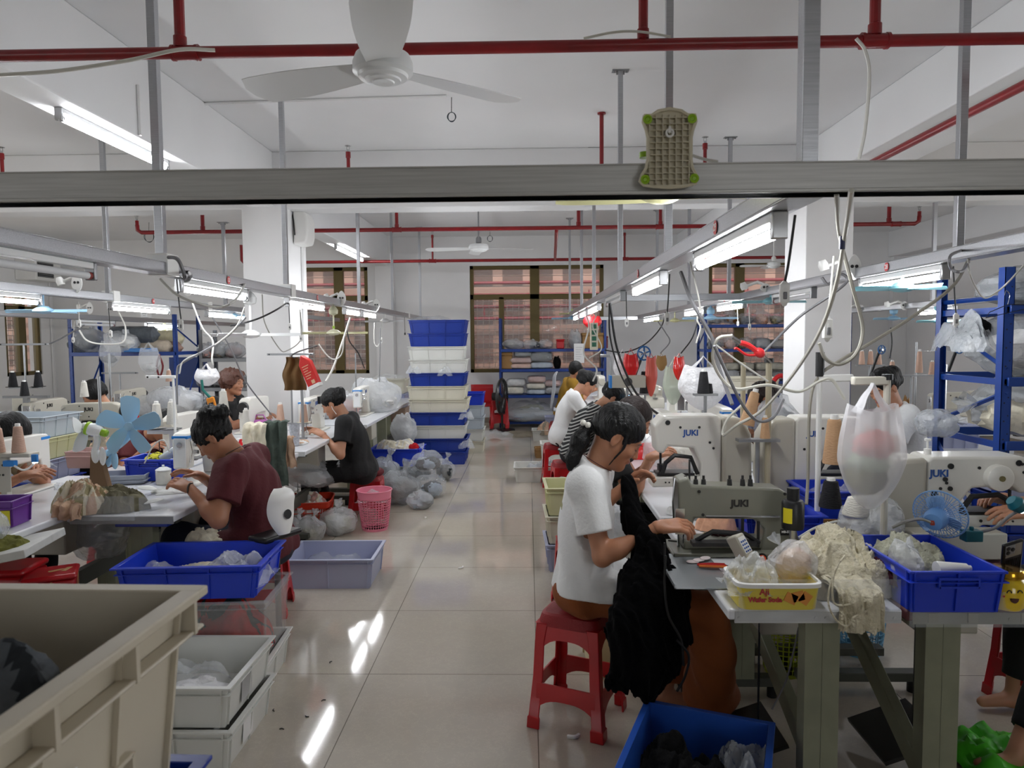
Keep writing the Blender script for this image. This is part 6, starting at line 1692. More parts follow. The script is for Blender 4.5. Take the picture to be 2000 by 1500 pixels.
# ================================================================ THREAD STANDS AND CONES
def stand(label, x, y, z, rz, h, m=WHT, tray=BLK, cones=((-.1, CONE_W), (.1, CONE_W)), cl='', ch=.15, cr=.036, **k):
 z = z if z else .757
 o = thread_stand(label, (x, y, z), R(rz), h, m=m, tray=tray, **k)
 for i, (s, cm) in enumerate(cones):
  if cm is None: continue
  Mx = Matrix.Rotation(R(rz), 3, 'Z'); p = Vector((x, y, z+h*.18+.004))+Mx @ Vector((.102*(1 if s > 0 else -1), 0, 0))
  cone(('left' if s < 0 else 'right')+' '+cl, (p.x, p.y, p.z), cm, ch, cr)
 return o
p = at(345, 962, .757); sx, sy = -2.28, 4.38
q = PY(343, 866, 4.35)
stand('white thread stand with long eyelet arm behind the maroon-shirted woman\'s machine', q.x, 4.35, .757, 0, .62, m=WHT, cones=(), two=False, arm=.17)
cone('left one of the two white thread cones before the bowing woman', PY(307, 832, 4.5)-Vector((0, 0, 0)), CONE_W, .15, .036)
cone('right one of the two white thread cones before the bowing woman', PY(337, 828, 4.5), CONE_W, .15, .036)
a, b = PY(290, 835, 4.5), PY(352, 832, 4.5)
o = thing('cone_shelf', 'white bracket with black trays carrying the two white cones', 'bracket', (a.x, 4.5, a.z-.01))
MB().bb(0, b.x-a.x, -.02, .02, -.03, -.0).build('shelf_bar', WHT, o); MB().bb(.14, .17, -.015, .015, -(a.z-.01-.757), -.03).build('upright', WHT, o)
for dx in (.055, .15): MB().lathe([(0, 0), (.06, 0), (.062, .004), (0, .004)], (dx, 0, .0), n=20).build('cone_tray', BLK, o)
q = PY(37, 884, 3.6)
o = thing('machine_stand', 'grey machine bracket with round holes at the left edge, carrying beige cones', 'bracket', (q.x-.12, 3.6, q.z))
MB().bb(-.1, .2, -.04, .04, -.02, 0).bb(-.02, .09, -.03, -.02, -.2, -.02).bb(.03, .06, -.02, .02, -(q.z-.757), -.02).build('plate', JUKID, o, bevel=.004)
h_ = MB()
for i in range(8): h_.cyl((-.005+.02*(i % 4), -.0305, -.06-.05*(i//4)), (-.005+.02*(i % 4), -.033, -.06-.05*(i//4)), .006, n=8)
h_.build('holes', BLK, o)
cone('beige thread cone at the very left edge', (q.x-.105, 3.6, q.z+.002), CONE_P, .13, .03); cone('beige thread cone second from the left edge, before the pale crates', (q.x-.0, 3.6, q.z+.002), CONE_P, .14, .032)
stand('grey thread stand by the left window with black cones', PY(50, 745, 6.2).x, 6.2, 1.12, 10, .46, m=GREYM, cones=((-.1, CONE_B), (.1, CONE_B)), cl='black thread cone before the left window', ch=.13)
cone('front one of the three black thread cones by the left window', (PY(47, 745, 6.1).x, 6.1, 1.13), CONE_B, .13, .036)
o = MB().bb(-.2, .2, -.02, .02, -.02, 0).bb(-.02, .02, -.02, .02, -.37, -.02).build('low_bracket', GREYM); place(o, 'grey bar under the black cones by the left window', 'bracket', (PY(50, 745, 6.2).x, 6.2, 1.125))
stand('thread stand with pink cones behind the grey-shirted person', PY(235, 750, 7.7).x, 7.7, 0, 0, .5, m=GREYM, cones=((-.1, CONE_P), (.1, CONE_P)), cl='pink cone behind the grey-shirted person', ch=.14)
stand('thread stand beside the left column with two pink cones, under the brown apron', PY(562, 780, 6.0).x, 6.1, 0, 0, .72, m=GREYM, tray=OFFW, cones=((-.1, CONE_P), (.1, CONE_P)), cl='pale pink cone on the stand by the left column', ch=.16)
for px, py, Y, cm, lab in ((165, 775, 5.9, CONE_W, 'small white cone in front of the grey-shirted person'), (330, 745, 7.8, CONE_P, 'beige cone far left between the fabric rolls and machines'), (437, 800, 4.7, CONE_W, 'white cone above the bent head of the maroon-shirted woman'), (481, 832, 5.4, CONE_W, 'white thread spool beside the left column'),):
 cone(lab, PY(px, py, Y), cm, .13, .033)
cone('big black thread cone right of the blue crate on the right', PY(1622, 990, 2.95)-Vector((0, 0, 0)), CONE_B, .115, .045)
cone('fat beige thread cone behind the hanging white bag', PY(1628, 905, 3.1), CONE_T, .2, .045)
cone('slanting beige thread cone above the two white tacking machines', PY(1458, 830, 3.35), CONE_T, .165, .034, rot=(0, R(14), 0))
cone('beige thread cone standing between the two white tacking machines', PY(1494, 856, 3.3), CONE_T, .10, .022)
cone('large white thread spool under the hanging white bag', PY(1672, 1005, 2.72), CONE_W, .07, .05, stub=False)
cone('tall black thread cone in front of the white hanging bag', PY(1374, 768, 4.3), CONE_B, .135, .036)
cone('small black spool beside the tall black cone', PY(1387, 768, 4.3), CONE_B, .06, .017)
cone('tall black cone by the red hanging bags', PY(1258, 768, 6.3), CONE_B, .2, .04)
for i, (px, py, Y) in enumerate(((1742, 735, 6.6), (1795, 728, 6.55), (1820, 735, 6.7), (1683, 712, 7.3), (1700, 712, 7.3), (1716, 712, 7.3))):
 cone('pink-beige thread cone on the far right machines, %s from the left' % ('fourth', 'fifth tall one', 'last', 'first', 'second', 'third')[i], PY(px, py, Y), CONE_P, .14 if i != 1 else .2, .03)
def shelf_bar(label, x0, x1, py, Y, drop=.3):
 a, b = PY(x0, py, Y), PY(x1, py, Y); o = thing('cone_bar', label, 'bracket', (a.x, Y, a.z))
 MB().bb(0, b.x-a.x, -.03, .03, -.015, -.002).build('shelf', GREYM, o); MB().cyl(((b.x-a.x)/2, 0, -.015), ((b.x-a.x)/2, 0, -(a.z-.757)), .01).build('post', GREYM, o)
shelf_bar('grey bar carrying the three small cones on the far right', 1672, 1725, 712, 7.3); shelf_bar('grey bar carrying the pink cones on the far right', 1730, 1830, 732, 6.6)
shelf_bar('grey bar carrying the tall black cone at the right', 1355, 1400, 768, 4.3); shelf_bar('grey bar under the tall black cone by the red bags', 1245, 1275, 768, 6.3)
shelf_bar('beige bar carrying the slanting beige cone', 1440, 1520, 856, 3.35)
def pole(label, px, Y, ytop, z0=.757, r=.01, m=WHT, cat='pole', name='stand_pole', arm=None, knob=None):
 t = PY(px, ytop, Y); o = thing(name, label, cat, (t.x, Y, z0))
 MB().cyl((0, 0, 0), (0, 0, t.z-z0), r, n=10).build('pole', m, o)
 if arm:
  a = PY(arm[0], arm[1], Y); MB().box(((a.x-t.x)/2, 0, a.z-z0), (abs(a.x-t.x), .03, .03)).build('arm', m, o, bevel=.005)
 if knob: MB().cyl((0, 0, t.z-z0), (0, 0, t.z-z0+knob), r*1.6, n=14).build('knob', BLK, o)
 MB().bb(-.03, .03, -.02, .02, 0, .015).build('foot', m, o)
 return o
pole('white pole with dark handle on top, left of the hanging white bag', 1601, 3.0, 735, r=.011, arm=(1665, 738), knob=.1)
pole('beige pole behind the hanging white bag, with a white cross arm', 1733, 2.56, 742, r=.012, m=mat('pole_cream', 'd3cfc2', .4), arm=(1664, 744), knob=.02)
pole('beige post left of the slanting cone', 1452, 3.45, 708, r=.012, m=mat('pole_beige', 'aea58c', .4))
pole('beige post right of the slanting cone', 1502, 3.35, 708, r=.014, m=_M['pole_beige'], knob=.02)
pole('grey pole beside the person in grey tee', 193, 5.6, 735, 0, r=.012, m=GREYM)
pole('thin grey pole in front of the far left rack', 213, 6.4, 690, r=.01, m=GREYM)
pole('grey pole under the brown apron by the left column', 588, 6.0, 700, r=.012, m=GREYM)
pole('thin pole at the far right carrying an orange handle', 1790, 6.9, 668, r=.01, m=GREYM)
pole('chrome pole left of the blue rack', 1846, 5.6, 712, r=.016, m=STEEL, knob=.0)
pole('thin grey pole among the hanging red bags', 1193, 7.3, 690, r=.01, m=GREYM, arm=(1172, 695))
pole('thin pole left of the tall crates', 694, 7.9, 690, r=.008, m=GREYM)
# ================================================================ FANS
def ceiling_fan(label, c, r_blade, hub, angs, m, rod_top, bw=.13, flat=True, rodm=WHT, pitch=.18, bell=None, shroud=True):
 o = thing('ceiling_fan', label, 'fan', c)
 MB().lathe([(0, -.032), (hub*.35, -.034), (hub*.38, -.03), (hub*.58, -.028), (hub*.6, -.022), (hub*.8, -.018), (hub*.84, -.008), (hub, 0), (hub, .03), (hub*.9, .055), (hub*.4, .07), (.0, .072)], n=40).build('motor_housing', m, o, angle=25)
 q = MB().cyl((0, 0, .06), (0, 0, rod_top), .009, n=10)
 q.lathe([(.02, .07), (.034, .08), (.034, .13), (.02, .15), (.0, .15)], n=16); q.build('down_rod', rodm, o)
 if bell: MB().lathe([(0, rod_top-.0), (bell*.2, rod_top-bell*1.3), (bell, rod_top-bell*.9), (bell*.9, rod_top-bell*.1), (bell*.3, rod_top)], n=18).build('canopy', rodm, o)
 for a in angs:
  e = Vector((math.cos(a), math.sin(a), 0)); s = Vector((-math.sin(a), math.cos(a), 0))
  b = MB()
  def fn(u, v, e=e, s=s):
   wd = bw*(.62+.38*math.sin(min(1, u*1.4)*PI/2))*(1 if u < .9 else math.sqrt(max(.03, 1-((u-.9)/.105)**2)))
   x = (v-.5)*wd
   return e*(hub*.85+(r_blade-hub*.85)*u)+s*x+Vector((0, 0, x*pitch+.01))
  b.sheet(fn, 16, 6, .003); bl = b.build('blade', m, o)
 return o
FANW = mat('fan_white', 'dadcdc', .3)
cf = PY(748, 142, 2.45)
def pang(px, py, z):   # world angle of a blade whose tip shows at a pixel
 t = PZ(px, py, z); return math.atan2(t.y-cf.y, t.x-cf.x)
ceiling_fan('big white ceiling fan hanging nearest the camera', cf, .56, .1, [pang(452, 182, cf.z+.02), pang(1025, 200, cf.z+.02), R(281)], FANW, ZC-cf.z, bw=.17)
cb_ = PY(935, 487, 8.7)
ceiling_fan('white ceiling fan in the back bay above the centre window', cb_, .66, .12, [R(8), R(172), R(100)], FANW, ZC-cb_.z, bw=.14, rodm=GREYM)
cd_ = PY(1511, 520, 11.0)
ceiling_fan('small distant ceiling fan seen before the right rear window', cd_, .5, .1, [R(5), R(175), R(90)], FANW, ZC-cd_.z, bw=.12)
# small hanging fans on rails
def mini_fan(label, px, py, rx, r, m, hubm, angs, drop_py, bw=.055, Y=None, green=False, hub=.035):
 c = PX(px, py, rx) if Y is None else PY(px, py, Y)
 o = thing('hanging_fan', label, 'fan', c)
 top = RT-RH-c.z
 MB().lathe([(0, -.02), (hub*1.1, -.015), (hub*2.0, 0), (hub*1.9, .012), (hub*.9, .035), (0.0, .04)], n=24).build('motor_housing', hubm, o)
 q = MB().cyl((0, 0, .03), (0, 0, max(.03+.001, top)), .008, n=8); q.build('neck', hubm, o)
 if top > .12: MB().lathe([(.008, top-.10), (.04, top-.085), (.045, top-.05), (.025, top-.02), (0.0, top)], n=18).build('hook_cup', hubm, o)
 if green: MB().lathe([(0, .045), (.012, .046), (.012, .07), (0, .072)], n=12).build('green_collar', GRNL, o)
 for a in angs:
  e = Vector((math.cos(a), math.sin(a), 0)); s = Vector((-math.sin(a), math.cos(a), 0)); b = MB()
  b.sheet(lambda u, v: e*(hub+(r-hub)*u)+s*((v-.5)*bw*(.7+.3*math.sin(u*PI))*(1 if u < .9 else math.sqrt(max(.05, 1-((u-.9)/.105)**2))))+Vector((0, 0, (v-.5)*bw*.35+.002)), 12, 6, .003)
  b.build('blade', m, o)
 return o
mini_fan('white mini ceiling fan hanging before the left column', 490, 655, -1.86, .33, FANW, WHTG, [R(178), R(4), R(255)], 600)
mini_fan('pale yellow mini ceiling fan with a lime collar before the left rear window', 652, 651, -1.86, .33, YELP, mat('fan_cream', 'd3d2b4', .35), [R(176), R(-2), R(80)], 620, green=True)
mini_fan('small white fan hanging left of the tall crates', 752, 628, -1.86, .28, FANW, WHT, [R(170), R(-22), R(90)], 610)
mini_fan('pale blue mini fan at the left edge under the lit tube', 85, 608, -3.46, .3, LBLUE, LBLUE, [R(5), R(175), R(80)], 600)
mini_fan('pale blue fan under the short tube left of the column', 455, 617, -3.46, .26, LBLUE, LBLUE, [R(5), R(185), R(-80)], 600)
mini_fan('pale yellow fan under the tube above the fabric rolls', 318, 645, -5.3, .25, YELP, YELP, [R(150), R(-20), R(60)], 600)
mini_fan('pale yellow fan under the far end of the right rail', 1117, 613, .68, .2, YELP, YELP, [R(176), R(4), R(90)], 600, green=True)
mini_fan('pale blue fan just behind the yellow one on the right rail', 1118, 622, .68, .32, LBLUE, LBLUE, [R(172), R(-6), R(-80)], 600)
mini_fan('pale yellow fan among cables right of the centre window', 1318, 627, 1.97, .3, YELP, YELP, [R(190), R(20), R(100)], 600)
mini_fan('pale blue fan under the right rail before the right rack', 1388, 622, 1.97, .3, LBLUE, LBLUE, [R(175), R(2), R(80)], 600)
mini_fan('pale blue fan blades touching the right column', 1505, 590, 1.97, .3, AQUA, AQUA, [R(170), R(6), R(80)], 590)
mini_fan('pale blue three-blade fan under the tube beside sticker 28', 1762, 564, 1.97, .24, AQUA, AQUA, [R(176), R(2), R(-70)], 560, bw=.06)
mini_fan('pale blue fan on the far right rail, left one', 1745, 623, 4.15, .24, LBLUE, LBLUE, [R(186), R(8), R(80)], 600, bw=.06)
mini_fan('aqua fan on the far right rail, right one', 1833, 628, 4.15, .22, AQUA, AQUA, [R(180), R(35), R(-60)], 610, bw=.06)
mini_fan('pale yellow fan just below the crossbeam, right of the centre', 1292, 386, .68, .34, YELP, YELP, [R(4), R(176), R(-95)], 380, Y=2.35, bw=.075)
# clip bases / fans on rails
def clip_base(label, px, py, rx, Y=None, m=WHT, side=1, h=.15):
 c = PX(px, py, rx) if Y is None else PY(px, py, Y); o = thing('fan_clip', label, 'clip', c)
 out = [(math.cos(t)*.032*(1.15+.2*math.cos(2*t)), math.sin(t)*h/2) for t in np.linspace(0, 2*PI, 22)[:-1]]
 MB().prism(out, -.004, .004).build('clip_plate', m, o, bevel=.003)
 k = MB()
 for s in (-1, 1): k.lathe([(0, 0), (.010, 0), (.010, .002), (0, .002)], (s*.013, -.005, .005), (0, -1, 0), 12)
 k.build('clip_slots', DSTEEL, o)
 MB().tube([(0, .01, .02), (-.05, .04, .05), (-.13, .05, .02)], .012, 8).build('fan_arm', m, o)
 MB().lathe([(0, 0), (.026, 0), (.03, .03), (.02, .06), (0, .06)], (-.15, .05, -.01), (-.3, 0, .9), 16).build('motor_housing', m, o)
 return o
clip_base('white fan clip plate on the second left rail, left of the post', 150, 553, -3.41)
clip_base('white fan clip and arm on the farthest left rail', 175, 602, -5.25)
clip_base('white fan clip behind the cord of the left rail', 366, 570, -3.41, h=.1)
clip_base('white fan clip high on the left rail before the rear window', 667, 583, -1.81)
clip_base('second white fan clip on the left rail before the rear window', 735, 596, -1.81)
clip_base('white fan clip on the right rail of sticker 28, near the right column', 1668, 522, 1.92)
clip_base('white fan clip on the far right rail, left end', 1682, 603, 4.1, h=.1)
clip_base('white fan clip on the far right rail, middle', 1766, 597, 4.1, h=.1)
clip_base('small white clip over the right rail near the column', 1495, 562, 1.92, h=.07)
# big beige base hanging on the crossbeam
yb_ = yc-.05
c = PY(1306, 292, yb_); S_ = yb_/FPX
o = thing('ribbed_base', 'beige ribbed fan base with four green feet hung on the crossbeam', 'fan base', c)
pts = [(-48, -62), (-34, -62), (-22, -70), (0, -74), (22, -70), (34, -62), (48, -62), (50, -50), (44, -34), (41, -20), (41, 22), (44, 38), (50, 48), (54, 58), (50, 66), (28, 71), (0, 73), (-28, 71), (-48, 68), (-56, 60), (-52, 48), (-44, 36), (-41, 20), (-41, -20), (-44, -34), (-50, -50)]
out = [(x*S_, -y*S_) for x, y in pts]
BEI = mat('base_beige', 'cfc8b0', .5)
MB().prism(out, 0, .006).build('back_plate', BEI, o)
inner = [Vector((x*S_, -.008, -y*S_)) for x, y in pts]; inner.append(inner[0])
MB().tube(inner, .0035, 6, False).build('outer_rim', BEI, o)
g = MB()
for i in range(-5, 7):
 z = -i*11.5*S_+.0; wx = (40 if abs(i) < 4 else 46)*S_
 g.bb(-wx, wx, -.010, .001, z-.0008, z+.0008)
for i in range(-3, 4): g.bb(i*12.5*S_-.0008, i*12.5*S_+.0008, -.010, .001, -66*S_, 64*S_)
g.build('rib_grid', BEI, o)
for x, y in ((-42, -54), (42, -54), (-46, 58), (47, 57)): MB().lathe([(0, 0), (.009, 0), (.010, .004), (.006, .006), (.004, .003), (0, .003)], (x*S_, -.008, -y*S_), (0, -1, 0), 18).build('green_foot', GRNL, o)
MB().lathe([(.004, 0), (.0095, 0), (.0095, .005), (.006, .006), (.004, .002)], (0, -.008, 28*S_), (0, -1, 0), 20).tube([(0, -.012, 28*S_), (.0, -.012, 40*S_)], .003).build('keyhole', WHT, o)
q = PY(1258, 300, yb_+.03); MB().cyl((q.x-c.x, .02, q.z-c.z-.012), (q.x-c.x, .02, q.z-c.z), .012, n=14).build('green_knob', GRNL, o)
# foreground left fans
def table_fan(label, px, py, Y, axis, angs, L, m, hm, ring, w_=.06, base=None, arm_to=None, cap=None):
 c = PY(px, py, Y); axis = Vector(axis).normalized(); o = thing('clip_fan', label, 'fan', c)
 blades(o, len(angs), L, w_, m, axis, 0, axis*.0, .022, .5, angs, curve=.08)
 MB().lathe([(0, .012), (.022, .010), (.026, 0), (.024, -.015), (0, -.016)], (0, 0, 0), axis, 20).build('hub', m, o)
 if ring: MB().lathe([(.03, -.012), (.036, -.014), (.037, -.026), (.028, -.03)], (0, 0, 0), axis, 24).build('ring', ring, o)
 MB().lathe([(0, -.02), (.032, -.024), (.034, -.05), (.026, -.09), (0, -.10)], (0, 0, 0), axis, 20).build('motor_housing', hm, o)
 if cap: MB().lathe([(0, -.09), (.02, -.092), (.022, -.115), (.015, -.125), (0, -.127)], (0, 0, 0), axis, 16).build('green_cap', cap, o)
 if arm_to:
  t = PY(*arm_to)-c; a0 = -axis*.06
  MB().tube(catmull([a0, a0.lerp(t, .3)+Vector((.01, 0, -.02)), t], 5), .017, 8).build('fan_arm', hm, o)
  MB().ball(t+Vector((.0, 0, -.02)), (.022, .02, .05), 14).ball(t+Vector((.045, -.01, -.03)), (.018, .016, .05), 14).build('clip_plate', hm, o)
 return o
table_fan('white clip fan with lime ring and cap on the left table', 164, 834, 3.75, (-.75, -.1, .25), [R(12), R(75), R(190)], .145, FANW, WHTG, GRNL, .07, arm_to=(186, 880, 3.78), cap=GRNL)
table_fan('light blue five-blade clip fan on the left table', 252, 833, 3.8, (.15, -1, .05), [R(-105+72*k+8) for k in range(5)], .165, LBLUE, LBLUE, None, .085, arm_to=(210, 888, 3.85))
q = PY(188, 905, 3.8)
o = MB().prism([(-.045, -.12), (-.03, .07), (.0, .075), (.05, .05), (.03, .02), (.06, -.12)], -.02, .02).build('fan_bracket', mat('brown_leather', '6f5335', .6)); place(o, 'worn brown bracket holding the two clip fans on the left table', 'bracket', (q.x, 3.82, q.z-.02))
# blue cage fan
c = PY(1833, 1008, 2.5)
o = thing('cage_fan', 'light blue wire-cage desk fan on a gooseneck before the dial machine', 'fan', c)
ax = Vector((.62, .55, .22)).normalized(); CBL = mat('cage_blue', '7fa8d8', .35)
u, v, d = frame(ax); r = .088
fg = MB()
for k in range(44):
 t = 2*PI*k/44; e = u*math.cos(t)+v*math.sin(t)
 fg.tube([e*.028-d*.012, e*.06-d*.008, e*r*.95+d*.0, e*r+d*.015, e*r*.96+d*.03, e*.05+d*.045, e*.012+d*.048], .0011, 4)
fg.build('wire_cage', CBL, o)['kind'] = 'stuff'
rr_ = MB()
for k in (.35, .6, .8, 1.0): rr_.tube([u*math.cos(t)*r*k+v*math.sin(t)*r*k+d*(.015 if k == 1 else -.004) for t in np.linspace(0, 2*PI, 40)], .0014 if k < 1 else .003, 5)
rr_.build('cage_rings', CBL, o)
MB().lathe([(0, -.055), (.03, -.052), (.038, -.03), (.036, 0), (0, 0)], (0, 0, 0), ax, 22).build('motor_housing', mat('motor_blue', '6fa0dc', .35), o)
MB().box(-d*.056, (.012, .008, .016)).build('red_switch', mat('switch_red', 'a83a20', .4), o)
blades(o, 3, .075, .05, mat('blade_blue', '9cc2ea', .3), ax, .4, (0, 0, 0), .012, .5)
g0 = PY(1742, 1030, 2.5)-c
MB().tube(catmull([g0, g0.lerp(-d*.05, .35)+Vector((0, 0, .014)), g0.lerp(-d*.05, .7)+Vector((0, 0, .016)), -d*.055], 6), .006, 8).build('gooseneck', STEEL, o)
# teal lamp base with gooseneck and light at right edge
c = PY(1897, 1045, 2.48)
o = thing('gooseneck_lamp', 'teal magnetic gooseneck work lamp at the right edge', 'lamp', (c.x, 2.48, c.z))
TEAL = mat('teal_plastic', '13606e', .35)
MB().bb(-.03, .03, -.02, .02, -.02, .018).cyl((0, 0, .018), (0, 0, .03), .008, n=10).build('lamp_base', TEAL, o, bevel=.003)
q = [PY(*t)-c for t in ((1912, 1040, 2.48), (1945, 1030, 2.46), (1972, 1008, 2.46), (1996, 994, 2.46))]
MB().tube(catmull(q, 6), .0055, 8).build('gooseneck', CABG, o)
MB().lathe([(0, 0), (.02, 0), (.028, .03), (.018, .05), (0, .05)], q[-1], (-.6, 0, .5), 16).build('lamp_head', TEAL, o)
MB().lathe([(0, 0), (.018, .0), (.018, .004), (0, .004)], q[-1]+Vector((.002, 0, -.004)), (.4, -.0, -1), 16).build('lamp_light', mat('lamp_glow', 'cfeeff', .3, emit=18), o)
# ================================================================ THINGS ON THE RIGHT FRONT TABLES
# wafer tub
a = PZ(1441, 1192, .757); b = PZ(1606, 1192, .757)
o = thing('biscuit_tub', 'yellow Wafer Soda plastic tub with white rim on the front table corner', 'tub', ((a.x+b.x)/2, a.y+.085, .757))
W2 = (b.x-a.x)/2; YEL = mat('tub_yellow', 'd9c64c', .35)
def supring(w_, d_, z, n=40, e=.3):
 return [(w_*math.copysign(abs(math.cos(t))**e, math.cos(t)), d_*math.copysign(abs(math.sin(t))**e, math.sin(t)), z) for t in [2*PI*i/n for i in range(n)]]
def supshell(mb, rings, close_bottom=True):
 n = len(rings[0]); vs = [p for r_ in rings for p in r_]
 mb.add(vs, [(i*n+j, i*n+(j+1) % n, (i+1)*n+(j+1) % n, (i+1)*n+j) for i in range(len(rings)-1) for j in range(n)]+([tuple(reversed(range(n)))] if close_bottom else []))
 return mb
supshell(MB(), [supring(W2*.93, .082, 0), supring(W2, .088, .075), supring(W2*.97, .085, .075), supring(W2*.9, .079, .005)]).build('tub_body', YEL, o)
supshell(MB(), [supring(W2*1.0, .088, .068), supring(W2*1.04, .093, .07), supring(W2*1.04, .093, .082), supring(W2*.97, .085, .084), supring(W2*.97, .085, .07)], False).build('rim', WHT, o)
RDK = mat('print_red', 'b3262c', .5)
text('Aji', .026, RDK, o, (-W2*.38, -.0885, .058), (PI/2-.07, 0, 0), 'brand_lettering', .0006)
text('Wafer Soda', .021, RDK, o, (-W2*.36, -.0875, .033), (PI/2-.07, 0, 0), 'lettering', .0008)
q = MB()
for i in range(3): q.box((W2*(.25+.17*i), -.0872, .038+.006*(i % 2)), (.036, .002, .03), Matrix.Rotation(R(25-40*i), 3, 'Y'))
q.build('wafer_picture', mat('wafer_orange', 'd98f3c', .5), o)
film_heap('white film bag with upright handles in the Wafer Soda tub', (o.location.x-.065, o.location.y, .80), (.085, .085, .14), FILM, 91, n=44)
p = PZ(1560, 1150, .757)
bag('clear bag of orange rubber rings beside the Wafer Soda tub', (o.location.x+.09, o.location.y+.06, .80), (.075, .07, .075), FILM, [mat('rings_orange', 'd9b184', .6), FB['peach']], 92, tie=(-.6, 0, .8), fill=1.0)
# cream lace bras
BRA = mat('lace_cream', 'dcd5bf', .85, bump=.9, bscale=90, var=.14, vscale=30, col2='bfb79c')
pc_ = PZ(1645, 1150, .757)
heap('pile of cream lace bras spilling over the front table', (pc_.x+.02, 2.42, .757), (.175, .18, .175), [BRA], 93, n=80, fold=.55, name='lace_bras', cat='bra')
def drape(label, top, w_, L, depth, m, seed, rz=0, n=26, name='lace_bra', cat='bra', t=.003, layers=1, group=None, taper=0, curve=.0):
 """cloth lying over an edge and hanging down: origin at the edge"""
 o = thing(name, label, cat, top, rz, group)
 for k in range(layers):
  mb = MB();
  def fn(u, v, k=k):
   s = u*(depth+L); ww = w_*(1-taper*u)
   x = (v-.5)*ww+.012*wobble(Vector((u*3, v*3, seed+k)), 1, seed)+curve*u*u
   f = .008*math.sin(v*17+seed+k)+.012*wobble(Vector((u*4, v*6, seed+k)), 1.2, seed+k)
   if s < depth: return (x, depth-s-.0, .012+f*.6+.006*k)
   dn = s-depth
   return (x, -.008-.010*k-f*1.2-.01*math.sin(min(1, dn/.03)*PI/2), .012-dn+.004*math.sin(v*23))
  mb.sheet(fn, n, n, t); mb.build('cloth_layer' if layers > 1 else 'cloth', m, o)
 return o
e = PZ(1690, 1200, .757)
drape('cream lace bras hanging over the front table edge', (e.x+.0, 2.175, .80), .13, .115, .1, BRA, 94, layers=3)
def strap(label, pts, m, w_=.007, name='bra_strap', cat='strap'):
 P = catmull([PY(*q) for q in pts], 6); mb = MB()
 for i in range(len(P)-1): pass
 mb.tube(P, w_*.45, 5); o = mb.build(name, m); return tag(o, label, cat)
strap('thin cream bra strap looping below the table edge', [(1640, 1095, 2.16), (1622, 1140, 2.14), (1618, 1180, 2.13), (1634, 1212, 2.12), (1655, 1222, 2.12), (1668, 1205, 2.12), (1700, 1190, 2.14)], _M['lace_cream'])
strap('second cream bra strap crossing in front of the tub', [(1650, 1085, 2.18), (1630, 1115, 2.15), (1626, 1165, 2.13), (1640, 1182, 2.13), (1700, 1172, 2.14)], _M['lace_cream'])
p = PZ(1720, 1110, .757); bag('clear bag of white lace behind the bra pile', (PY(1705, 1060, 2.72).x, 2.74, .757), (.12, .1, .13), FILM, [FB['white']], 95, tie=(-.3, -.3, 1))
heap('taupe fabric under the bra pile', (PY(1640, 1170, 2.3).x, 2.3, .757), (.16, .07, .06), FB['taupe'], 96, n=26)
bag('clear bag lying right of the bra pile against the blue crate', (PY(1765, 1130, 2.28).x-.0, 2.27, .757), (.045, .07, .11), FILM, FB['taupe'], 97, knot=False)
# blue crate with garments on the maroon table
a, b = PZ(1784, 1199, .749), PZ(1954, 1199, .749)
crate(b.x-a.x+.02, .40, .13, BLUEB, 'blue crate of lace garments on the maroon table', ((a.x+b.x)/2, a.y+.2, .749), R(0), ribs=3, slot=True, lip=.006)
heap('sage lace garment heaped in the blue crate on the maroon table', ((a.x+b.x)/2-.03, a.y+.24, .80), (.11, .13, .14), [mat('lace_sage', 'b3b3a0', .9, bump=.9, bscale=90, var=.15, vscale=25)], 98, n=50, fold=.5)
heap('dark maroon cloth in the left of the blue crate', ((a.x+b.x)/2-.11, a.y+.2, .80), (.05, .13, .09), FB['maroon'], 99, n=24)
cone('white thread roll lying in the blue crate', ((a.x+b.x)/2-.02, a.y+.08, .86), WHT, .1, .025, rot=(0, R(88), 0))
# yellow jar
c = PZ(1985, 1196, .749)
o = thing('smiley_jar', 'yellow round jar with a smiling face and gold lid at the right edge', 'jar', (c.x, c.y+.05, .749))
MB().lathe([(0, 0), (.045, 0), (.055, .015), (.058, .05), (.052, .085), (.04, .098), (0, .1)], n=36).build('jar_body', mat('jar_yellow', 'e3c11c', .15, coat=.6), o)
MB().lathe([(.043, .095), (.048, .098), (.048, .115), (.044, .122), (0, .125)], n=36).build('lid', mat('gold', 'b98d2c', .15, 1), o)
q = MB()
for s in (-1, 1): q.tube([(-.012+s*.016+math.cos(t)*.007, -.0575, .062+math.sin(t)*.008) for t in np.linspace(0, PI, 10)], .0016, 5)
q.build('eyes', LOGOK, o)
MB().prism([(-.012+math.cos(t)*.012, .045+math.sin(t)*.014) for t in np.linspace(-PI, 0, 12)], -.0605, -.056).build('mouth', mat('mouth_dark', '4a1c14', .5), o)
for s in (-1, 1): MB().ball((-.012+s*.028, -.052, .05), (.004, .002, .003), 8).build('cheek', mat('cheek_red', 'c4362c', .5), o)
